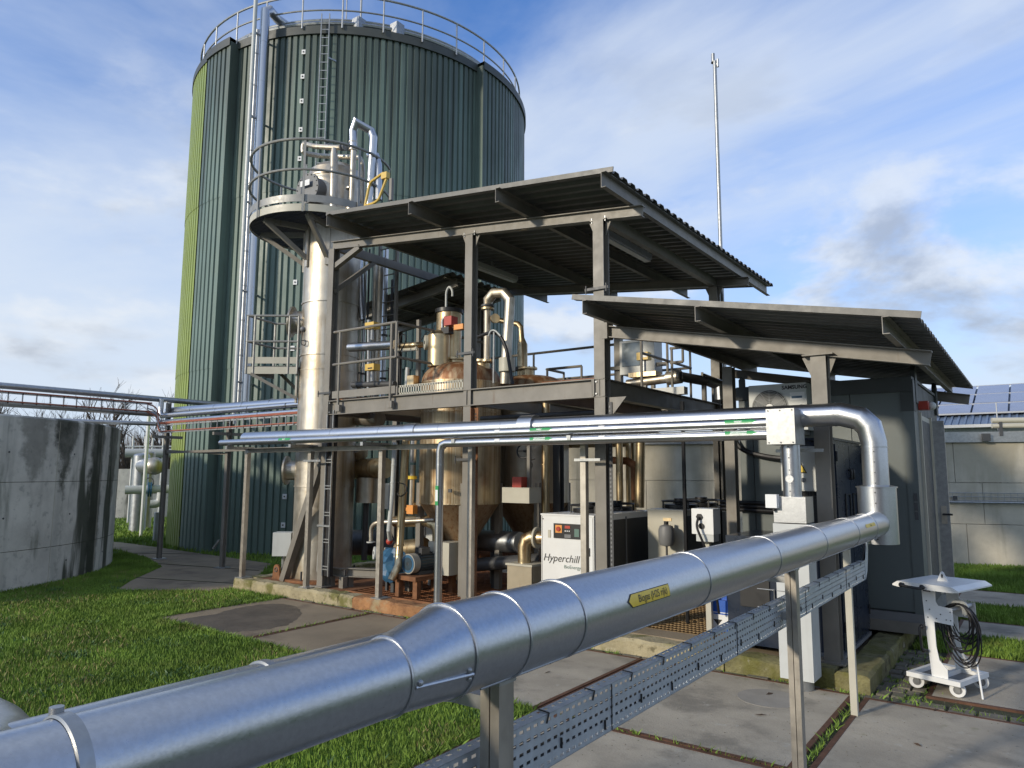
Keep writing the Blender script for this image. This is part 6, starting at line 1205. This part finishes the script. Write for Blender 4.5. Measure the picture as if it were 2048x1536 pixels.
for i in range(103):
    x = -12 + i*.33; b.obx(V(x, (EY+RY)/2-.1, (EZ+RZ)/2-.035) + sn*.03, (.10, hypot(RY-EY, RZ-EZ), .06), V(1, 0, 0), sd_, sn)
b.build('roof_ribs', M['bluer'], so, sm=0)
MB().bar((-12.3, EY-.28, EZ-.08), (22.3, EY-.28, EZ-.08), .18, .16).build('gutter', M['pale'], so, sm=0)
def sp_(d): return V(0, EY + (RY-EY)*d, EZ + (RZ-EZ)*d)
pnl = None
for (d0, d1) in ((.20, .42), (.45, .70), (.72, .97)):
    for i in range(13):
        x = -11.4 + i*1.72; c = (sp_(d0)+sp_(d1))/2 + sn*.20; c.x = x + .8
        if pnl is None or abs(pnl[1]-(d1-d0)) > .001:
            o = MB().obx(c, (1.62, (sp_(d1)-sp_(d0)).length, .05), V(1, 0, 0), sd_, sn).build('solar_panel', M['solar'], so, sm=0); pnl = (o, d1-d0, c)
        else:
            o = pnl[0].copy(); COL.objects.link(o); o.parent = so; o.location = c - pnl[2]
for d in (.19, .435, .71, .985): MB().obx(sp_(d) + sn*.19 + V(5, 0, 0), (22, .12, .07), V(1, 0, 0), sd_, sn).build('mounting_rail', M['pale'], so, sm=0)
MB().tube([V(-1.6, EY-.3, EZ-.3), V(-1.6, EY-.3, EZ+1.1)], .03, 6).build('downpipe', M['pale'], so)
# ================================================================ FAR LEFT PIPEWORK
fl = thing('far_pipework', 'group of thick silver standpipes beyond the concrete tank', 'pipework', Dp(290, 1030, 26).xy.to_3d())
def fz(px_, py_, D=26): return Dp(px_, py_, D)
MB().tube([fz(276, 1035), fz(280, 930), fz(284, 915), fz(292, 912)], .42, 20).build('standpipe', M['stain'], fl, sm=25) if False else MB().cyl(V(fz(278, 1000).x, fz(278, 1000).y, 0), V(fz(278, 1000).x, fz(278, 1000).y, 2.4), .24).build('standpipe', M['cladd'], fl)
MB().cyl(V(fz(292, 1000, 27).x, fz(292, 1000, 27).y, 0), V(fz(292, 1000, 27).x, fz(292, 1000, 27).y, 2.5), .20).build('standpipe', M['stain'], fl); q = V(fz(278, 1000).x, fz(278, 1000).y, 2.4); MB().sph(q, .24, 20, 10, (1, 1, .35)).build('dome', M['cladd'], fl); q2 = V(fz(292, 1000, 27).x, fz(292, 1000, 27).y, 2.5); MB().sph(q2, .20, 20, 10, (1, 1, .4)).build('dome', M['stain'], fl)
MB().sph(fz(309, 932, 25), .30, 20, 12, (1, 1, .9)).build('end_dome', M['stain'], fl); MB().tube([fz(309, 932, 25), fz(285, 932, 26)], .25, 16).build('cross_pipe', M['cladd'], fl)
MB().tube([fz(250, 980, 25), fz(340, 978, 25)], .13, 16).build('main', M['lgrey'], fl); 
for px_ in (297, 302): MB().disc(fz(px_, 979, 25), (fz(340, 978, 25)-fz(250, 980, 25)), .22, .05).build('flange', M['bluet'], fl)
MB().tube(fillet([fz(323, 985, 24), fz(321, 1003, 24), fz(312, 1008, 24), fz(300, 1008, 24)], .3, 4), .12, 12).build('elbow', M['lgrey'], fl); q = fz(316, 1060, 22); MB().cyl(V(q.x, q.y, 0), V(q.x, q.y, .8), .12).build('hydrant_leg', M['cladd'], fl); MB().torus(fz(298, 965, 25), V(.6, -.8, 0), .14, .02, 20, 6).build('hand_wheel', M['dgrey'], fl)
MB().tube([fz(250, 906, 30), fz(345, 906, 30)], .16, 12).build('rear_pipe', M['lgrey'], fl)
MB().tube([V(fz(284, 1040, 24).x, fz(284, 1040, 24).y, 0), V(fz(284, 1040, 24).x, fz(284, 1040, 24).y, 3.6)], .05, 10).build('white_pole', M['white'], fl)
for px_ in (266, 290, 305, 326): q = fz(px_, 890, 30); MB().tube([V(q.x, q.y, 0), V(q.x, q.y, 3.2)], .035, 8).build('rail_post', M['white'], fl)
MB().tube([fz(250, 893, 30), fz(345, 893, 30)], .03, 6).build('rail', M['white'], fl)
bw_ = thing('far_basin', 'low concrete basin wall behind the far standpipes', 'basin', Dp(300, 1020, 36).xy.to_3d()); q = Dp(300, 1020, 42); MB().lathe((q.x, q.y, 0), [(9, 0), (9, 2.0), (8.8, 2.0)], 64).build('wall', M['algae'], bw_, sm=25)
# ================================================================ ADDED HALL BEHIND THE VIEWER (unseen, put in to shade the yard)
wk = thing('added_shade_hall', 'unseen brick hall added behind the viewer to shade the yard', 'building', (3, -9, 0))
MB().bx(-5.6, 12.0, -14, -6.5, 0, 3.7).build('wall', M['brick'], wk, sm=0); MB().bx(-5.9, 12.3, -14.3, -6.2, 3.7, 3.9).build('roof', M['rim'], wk, sm=0)
for x in np.arange(-4.5, 10, 3.0):
    o = MB().bx(x, x+1.6, -6.5, -6.46, 1.6, 2.9).build('window', M['white'], wk, sm=0); MB().bx(x+.06, x+1.54, -6.46, -6.44, 1.66, 2.84).build('pane', M['glass'], o, sm=0)
# ================================================================ EXTRA PROCESS DETAIL
sc_ = thing('rusty_channel', 'rusty perforated channel clamped beside the middle front column', 'channel', (-5.93, 7.33, K))
b = MB().bx(-5.985, -5.975, 7.27, 7.33, K, 2.75).bx(-5.985, -5.90, 7.33, 7.336, K, 2.75); b.build('channel', M['rust'], sc_, sm=0)
for i in range(60): MB().bx(-5.955, -5.93, 7.3262, 7.3292, .3+i*.04, .318+i*.04).build('slot', M['ink'], sc_, sm=0)
ch_ = thing('perforated_strip', 'dark perforated cable strip fixed beside the corner column', 'strip', (-3.95, 7.36, K)); MB().bx(-3.98, -3.93, 7.33, 7.336, K, 2.72).build('strip', M['dgrey'], ch_, sm=0)
for i in range(50): MB().bx(-3.965, -3.945, 7.3262, 7.3292, .3+i*.048, .325+i*.048).build('slot', M['grey'], ch_, sm=0)
wh = thing('hand_wheel', 'black hand wheel valve between the two cone vessels', 'valve', on(1048, 905, 9.0)); q = on(1048, 902, 9.0); MB().torus(q, V(.3, -1, .2), .11, .014, 24, 6).build('wheel', M['black'], wh); MB().tube([q, q + V(-.1, .35, 0)], .02, 8).build('spindle', M['dgrey'], wh); MB().bar(q - V(.11, 0, 0), q + V(.11, 0, 0), .012, .012).build('spoke', M['black'], wh, sm=0)
def loop(label, pts, r=.009): t = thing('cable', label, 'cable', V(pts[0])); MB().tube(fillet(pts, .12, 5), r, 6).build('line', M['cable'], t); return t
loop('black cable looping beside the pale drain box', [on(793, 965, 7.5), on(812, 968, 7.5), on(814, 985, 7.5), on(800, 995, 7.5), on(794, 985, 7.5)])
loop('black cable arching off the left platform railing', [on(797, 720, 8.0), on(800, 670, 8.0), on(812, 668, 8.0), on(810, 690, 8.0), on(798, 705, 8.0), on(800, 775, 8.0)])
loop('thin cable hanging down the gold agitator drum', [on(843, 680, 8.2), on(852, 665, 8.2), on(866, 662, 8.25), on(870, 650, 8.3)], .007)
loop('coiled black cable below the hand wheel', [on(1060, 920, 8.8), on(1066, 930, 8.8), on(1060, 942, 8.8), on(1053, 932, 8.8), on(1062, 920, 8.8), on(1070, 918, 8.8)], .008)
dv = thing('pipe_cluster', 'cluster of slim vertical pipes beside the stainless vessel', 'pipe', V(on(728, 760, 8.4).x, 8.4, ZP))
for (px_, ya_, yb_, Y_, r_, m_) in ((721, 500, 790, 8.35, .022, 'stain'), (728, 520, 790, 8.45, .03, 'clad'), (735, 500, 790, 8.55, .018, 'dgrey'), (748, 520, 790, 8.7, .04, 'stain'), (768, 500, 780, 9.1, .05, 'clad'), (783, 560, 780, 9.2, .03, 'dgrey')):
    p = on(px_, 650, Y_); MB().tube([V(p.x, Y_, ZP-.05), V(p.x, Y_, on(px_, ya_, Y_).z)], r_, 10).build('pipe', M[m_], dv)
    for zz in (3.6, 4.4): MB().disc(V(p.x, Y_, zz), Z, r_*1.5, .03, 12).build('coupling', M['dgrey'], dv)
MB().bar(on(716, 655, 8.3), on(790, 648, 9.1), .03, .04).build('clamp_rail', M['dgrey'], dv, sm=0)
ud = thing('under_deck_pipes', 'dim pipes hung below the platform between the vessels', 'pipe', on(1000, 860, 9.3))
for (pts_, r_, m_) in ((((-8.6, 9.6, 2.55), (-4.4, 9.6, 2.55)), .07, 'stain'), (((-8.4, 10.3, 2.4), (-5.2, 10.3, 2.4), (-5.2, 10.3, .2)), .08, 'gold'), (((-6.3, 7.9, 2.66), (-4.3, 7.9, 2.66)), .035, 'dgrey'), (((-8.2, 9.9, .55), (-5.6, 9.9, .55)), .12, 'rust'), (((-6.4, 9.4, .3), (-6.4, 9.4, 2.7)), .05, 'gold'), (((-8.35, 8.9, .2), (-8.35, 8.9, 2.7)), .06, 'stain')):
    MB().tube(pts_, r_, 14).build('pipe', M[m_], ud)
bm2 = thing('blue_motor', 'small bright blue motor behind the gold elbow pipe', 'motor', on(852, 1068, 8.7)); q = on(850, 1065, 8.7); MB().cyl(q, q + V(.05, .28, 0), .12).build('body', M['blue'], bm2); MB().disc(q - V(.004, .02, 0), V(.15, 1, 0), .10, .02).build('cowl', M['dgrey'], bm2); MB().bar(V(q.x+.02, q.y+.12, .1), q + V(.02, .12, -.08), .08, .08).build('pedestal', M['rust'], bm2, sm=0)
gp2 = thing('instrument_board', 'pale grey instrument panel beside the blue motor', 'panel', on(862, 1068, 8.6)); q = on(861, 1066, 8.55); MB().obx(q, (.14, .06, .34)).build('plate', M['lgrey'], gp2, sm=0); MB().bar(V(q.x, q.y, .1), q, .04, .04).build('stand', M['galv'], gp2, sm=0)
# bolted joint plates on the main frame
for (x, z) in ((-8.83, ZP-.11), (-6.06, zb(-6.06)-.128), (-4.06, zb(-4.06)-.128), (-4.13, ZP-.11)):
    if z < 3.2:
        o = MB().bx(x-.012, x+.012, YC-.095, YC-.0, z-.10, z+.10).build('end_plate', M['paint'], pf, sm=0)
        for dz in (-.07, .07): MB().disc((x+.03, YC-.076, z+dz), (0, 1, 0), .011, .016, 6).build('bolt', M['galv'], pf)
    else:
        o = MB().bx(x-.11, x+.11, YC-.07, YC+.07, z-.012, z+.002).build('cap_plate', M['paint'], uc, sm=0)
        for dx in (-.09, .09): MB().cyl((x+dx, YC-.05, z-.03), (x+dx, YC-.05, z+.03), .01, n=6).build('bolt', M['galv'], uc)
# ================================================================ BARE TREES
def bare_tree(seed, base, h):
    rr = random.Random(seed); tk = MB(); cr = MB()
    def grow(p, d, l, r, lev):
        q = p + d*l; (tk if lev == 0 else cr).tube([p, q], [r, r*.62], 5 if lev < 2 else 3, caps=False)
        if lev >= 4: return
        for k in range(rr.choice((2, 3, 3)) if lev else 5):
            a = rr.uniform(0, 2*pi); s = rr.uniform(.35, .85); nd_ = (d + V(cos(a), sin(a), 0)*s + Z*.12).normalized(); st = p.lerp(q, rr.uniform(.45, 1.0))
            grow(st, nd_, l*rr.uniform(.5, .78), r*.5, lev+1)
    t = thing('bare_tree', 'leafless grey brown tree in the row beyond the concrete tank', 'tree', base, 'bare trees on the horizon')
    grow(V(base), V(rr.uniform(-.06, .06), rr.uniform(-.06, .06), 1).normalized(), h*.42, h*.017, 0)
    tk.build('trunk', M['bark'], t); cr.build('crown', M['bark'], t, sm=0)
    return t
rr = random.Random(11); protos = []
for i in range(26):
    azd = -77 + i*.75 + rr.uniform(-.25, .25) if i < 24 else (-6.5 + (i-24)*3); D = rr.uniform(48, 70); b0 = V(D*sin(radians(azd)), D*cos(radians(azd)), 0)
    if i < 5: protos.append((bare_tree(i+1, b0, rr.uniform(6.6, 8.2)), b0))
    else: 
        pt, pb0 = protos[i % 5]; c = copy_tree(pt, b0-pb0); c.rotation_euler = (0, 0, rr.uniform(0, 6.28)); sc = rr.uniform(.85, 1.15); c.scale = (sc, sc, sc)
tk = MB()
for i in range(15000):
    azd = rr.uniform(-80, -56); D = rr.uniform(50, 74); p = V(D*sin(radians(azd)), D*cos(radians(azd)), 0); h = rr.uniform(1.6, 5.4); q = p + V(rr.uniform(-.6, .6), rr.uniform(-.6, .6), h); w = .05
    tk.add([p + V(w, 0, 0), p - V(w, 0, 0), q], [(0, 1, 2)])
o = tk.build('thicket', M['bark'], sm=0); tag(o, 'brown leafless thicket on the horizon behind the bare trees', 'thicket'); o['kind'] = 'stuff'
# ================================================================ GRASS
def pip(x, y, poly):
    c = np.zeros(x.shape, bool); n = len(poly)
    for i in range(n):
        x1, y1 = poly[i]; x2, y2 = poly[(i+1) % n]
        cond = ((y1 > y) != (y2 > y)) & (x < (x2-x1)*(y-y1)/(y2-y1+1e-12)+x1); c ^= cond
    return c
PATH = [(-12.1, 5.85), (-10.85, 6.7), (-10.8, 7.3), (-13.0, 9.4), (-19.5, 9.7), (-21.5, 9.6), (-19.5, 8.9), (-16.2, 8.4), (-14.3, 7.75), (-12.9, 6.45)]
def blades(name, x, y, hmin, hmax, w, mat, lean=.5):
    n = len(x); d = np.hypot(x, y); h = rng.uniform(hmin, hmax, n)*(.8+.4*rng.random(n)); a = rng.uniform(0, 2*pi, n); ln = rng.uniform(0, lean, n)*h; la = rng.uniform(0, 2*pi, n)
    ww = w*(1+.09*np.maximum(d-4, 0))
    v = np.zeros((n, 4, 3)); mx_ = .55
    v[:, 0] = np.stack([x-np.cos(a)*ww, y-np.sin(a)*ww, np.zeros(n)], 1); v[:, 1] = np.stack([x+np.cos(a)*ww, y+np.sin(a)*ww, np.zeros(n)], 1)
    v[:, 2] = np.stack([x+np.cos(la)*ln*.35+np.cos(a)*ww*.8, y+np.sin(la)*ln*.35+np.sin(a)*ww*.8, h*mx_], 1); v[:, 3] = np.stack([x+np.cos(la)*ln, y+np.sin(la)*ln, h], 1)
    me = bpy.data.meshes.new(name); me.vertices.add(n*4); me.vertices.foreach_set('co', v.reshape(-1)); idx = (np.arange(n)[:, None]*4 + np.array([0, 1, 2, 0, 2, 3])).reshape(-1)
    me.loops.add(n*6); me.loops.foreach_set('vertex_index', idx.astype(np.int32)); me.polygons.add(n*2); me.polygons.foreach_set('loop_start', (np.arange(n*2)*3).astype(np.int32)); me.update(calc_edges=True); me.validate()
    me.materials.append(mat); o = bpy.data.objects.new(name, me); COL.objects.link(o); o['kind'] = 'stuff'; return o
def sample(n, x0, x1, y0, y1, ref=4.5, pw=1.1):
    x = rng.uniform(x0, x1, n); y = rng.uniform(y0, y1, n); d = np.hypot(x, y); k = rng.random(n) < np.minimum(1, (ref/np.maximum(d, .1))**pw)
    return x[k], y[k]
def clean(x, y):
    k = np.hypot(x-CC.x, y-CC.y) > CR; k &= np.hypot(x-TC.x, y-TC.y) > 5.06; k &= ~pip(x, y, PATH)
    k &= ~((x > -10.8) & (x < -1.28) & (y > 7.03) & (y < 13.3))
    # keep what the camera side of the lawn can show (view wedge with margin)
    az = np.degrees(np.arctan2(x, y)); k &= (az > -80) & (az < 12); return x[k], y[k]
edge = lambda x: .05*np.sin(x*3.1)+.04*np.sin(x*7.7)
X_, Y_ = sample(900000, -17.5, -3.0, .8, 9.3, 5.0, 1.0)
k = ~((X_ > -9.36+edge(Y_)) & (Y_ > 4.99+edge(X_)) & (Y_ < 7.05)) & ~((X_ > -3.44+edge(Y_)))
X_, Y_ = clean(X_[k], Y_[k]); o1 = blades('lawn_grass', X_, Y_, .028, .062, .0032, M['grass']); tag(o1, 'bright green lawn grass left of the slabs', 'grass')
X_, Y_ = sample(60000, -30, -10, 8.5, 16, 14, .8); X_, Y_ = clean(X_, Y_); o2 = blades('verge_grass', X_, Y_, .05, .11, .006, M['grass']); tag(o2, 'grass verge round the green tank foot', 'grass')
xs_, ys_ = [], []
for (x0, x1, y0, y1, n) in ((-1.25, 2.9, 9.2, 10.25, 26000), (-1.25, 2.9, 11.35, 12.75, 26000), (-3.0, 3.0, 14.35, 18.6, 60000)):
    a, b_ = rng.uniform(x0, x1, n), rng.uniform(y0, y1, n); k = (b_ - 18.04 - (a+1.86)*.36) < -.02; xs_.append(a[k]); ys_.append(b_[k])
X_, Y_ = np.concatenate(xs_), np.concatenate(ys_); k = ~((X_ < -1.28) & (Y_ < 13.3)); o3 = blades('strip_grass', X_[k], Y_[k], .035, .09, .004, M['grass']); tag(o3, 'grass strips between the slabs right of the cabin', 'grass')
# dry blades, clover clumps and daisies break up the lawn
X_, Y_ = sample(60000, -17.0, -3.3, .8, 7.0, 5.0, 1.0); k = ~((X_ > -9.36) & (Y_ > 4.95)) & ~(X_ > -3.46) & (np.sin(X_*2.1+1.3*np.sin(Y_*1.7))+np.sin(Y_*2.9+X_) > .1); X_, Y_ = clean(X_[k], Y_[k]); o5 = blades('dry_grass', X_, Y_, .03, .07, .0028, M['straw'], .9); tag(o5, 'scattered straw coloured dry blades in the lawn', 'grass')
cx_, cy_ = [], []
for _ in range(90):
    a, b_ = rng.uniform(-13, -3.6), rng.uniform(1.2, 6.6)
    if a > -9.4 and b_ > 4.9: continue
    n = int(rng.integers(40, 160)); sg = rng.uniform(.06, .18); cx_.append(rng.normal(a, sg, n)); cy_.append(rng.normal(b_, sg, n))
X_, Y_ = np.concatenate(cx_), np.concatenate(cy_); k = ~((X_ > -9.4) & (Y_ > 4.97)) & (X_ < -3.46); X_, Y_ = clean(X_[k], Y_[k]); o6 = blades('clover', X_, Y_, .03, .055, .011, M['clover'], 1.4); tag(o6, 'dark clover clumps growing through the lawn', 'clover')
# tufts overhanging the slab edges and growing in the slab joints
ex, ey = [], []
for (xa_, ya_, xb_, yb_, n) in ((-9.4, 5.0, -3.42, 4.97, 5200), (-9.40, 5.0, -9.38, 7.0, 1700), (-3.43, 4.97, -3.42, 1.5, 3600), (-1.375, 6.95, -1.375, 3.0, 420), (-3.4, 4.97, -1.4, 4.975, 160), (-7.405, 5.2, -7.405, 6.9, 160), (-1.3, 7.0, 1.5, 7.0, 260)):
    t = rng.random(n); ex.append(xa_+(xb_-xa_)*t + rng.normal(0, .035 if n > 1000 else .008, n)); ey.append(ya_+(yb_-ya_)*t + rng.normal(0, .035 if n > 1000 else .008, n))
o7 = blades('edge_grass', np.concatenate(ex), np.concatenate(ey), .025, .075, .0032, M['grass'], 1.1); tag(o7, 'ragged grass overhanging the slab edges and joints', 'grass')
gx, gy = rng.uniform(-3.3, 1.5, 1500), rng.uniform(2.5, 9.0, 1500); gb = MB()
for a, b_ in zip(gx, gy):
    if (a < -1.35 and b_ > 6.95): continue
    r_ = random.uniform(.002, .006); gb.add([(a-r_, b_-r_, .022), (a+r_, b_-r_*.6, .022), (a+r_*.3, b_+r_, .022), (a, b_, .022+r_*1.1)], [(0, 1, 3), (1, 2, 3), (2, 0, 3)])
o = gb.build('grit', M['cob'], sm=0); o['kind'] = 'stuff'; tag(o, 'fine grit scattered over the concrete slabs', 'grit')
# weeds in the joints along the kerb
wx, wy = [], []
for _ in range(75):
    if rng.random() < .5: cx0, cy0 = rng.uniform(-9.3, -1.4), rng.uniform(6.99, 7.05)
    else: cx0, cy0 = rng.uniform(-1.30, -.92), rng.uniform(7.0, 9.2)
    n = int(rng.integers(6, 34)); wx.append(rng.normal(cx0, .045, n)); wy.append(np.minimum(rng.normal(cy0, .02, n), 99))
wx, wy = np.concatenate(wx), np.concatenate(wy); k = ~((wx < -1.31) & (wy > 7.06)); o4 = blades('joint_weeds', wx[k], wy[k], .015, .05, .004, M['grass'], .9); tag(o4, 'small weeds growing in the paver joints by the kerb', 'weeds')
# fallen leaves and crumbs on the slabs
for (px_, py_, s) in ((1540, 1388, .10), (1522, 1430, .085), (1095, 1345, .07), (1835, 1490, .06), (1000, 1290, .05), (1870, 1420, .07)):
    q = Zp(px_, py_, .026); a = rng.uniform(0, 6); o = MB().add([q + V(cos(a), sin(a), 0)*s*.5, q + V(-sin(a), cos(a), 0)*s*.13 + Z*.012, q - V(cos(a), sin(a), 0)*s*.5 + Z*.006, q - V(-sin(a), cos(a), 0)*s*.13 + Z*.002], [(0, 1, 2, 3)]).build('fallen_leaf', M['leaf'], sm=0)
    md = o.modifiers.new('thick', 'SOLIDIFY'); md.thickness = .002; tag(o, 'dark curled dead leaf lying on the concrete slabs', 'leaf', 'fallen leaves on the slabs')
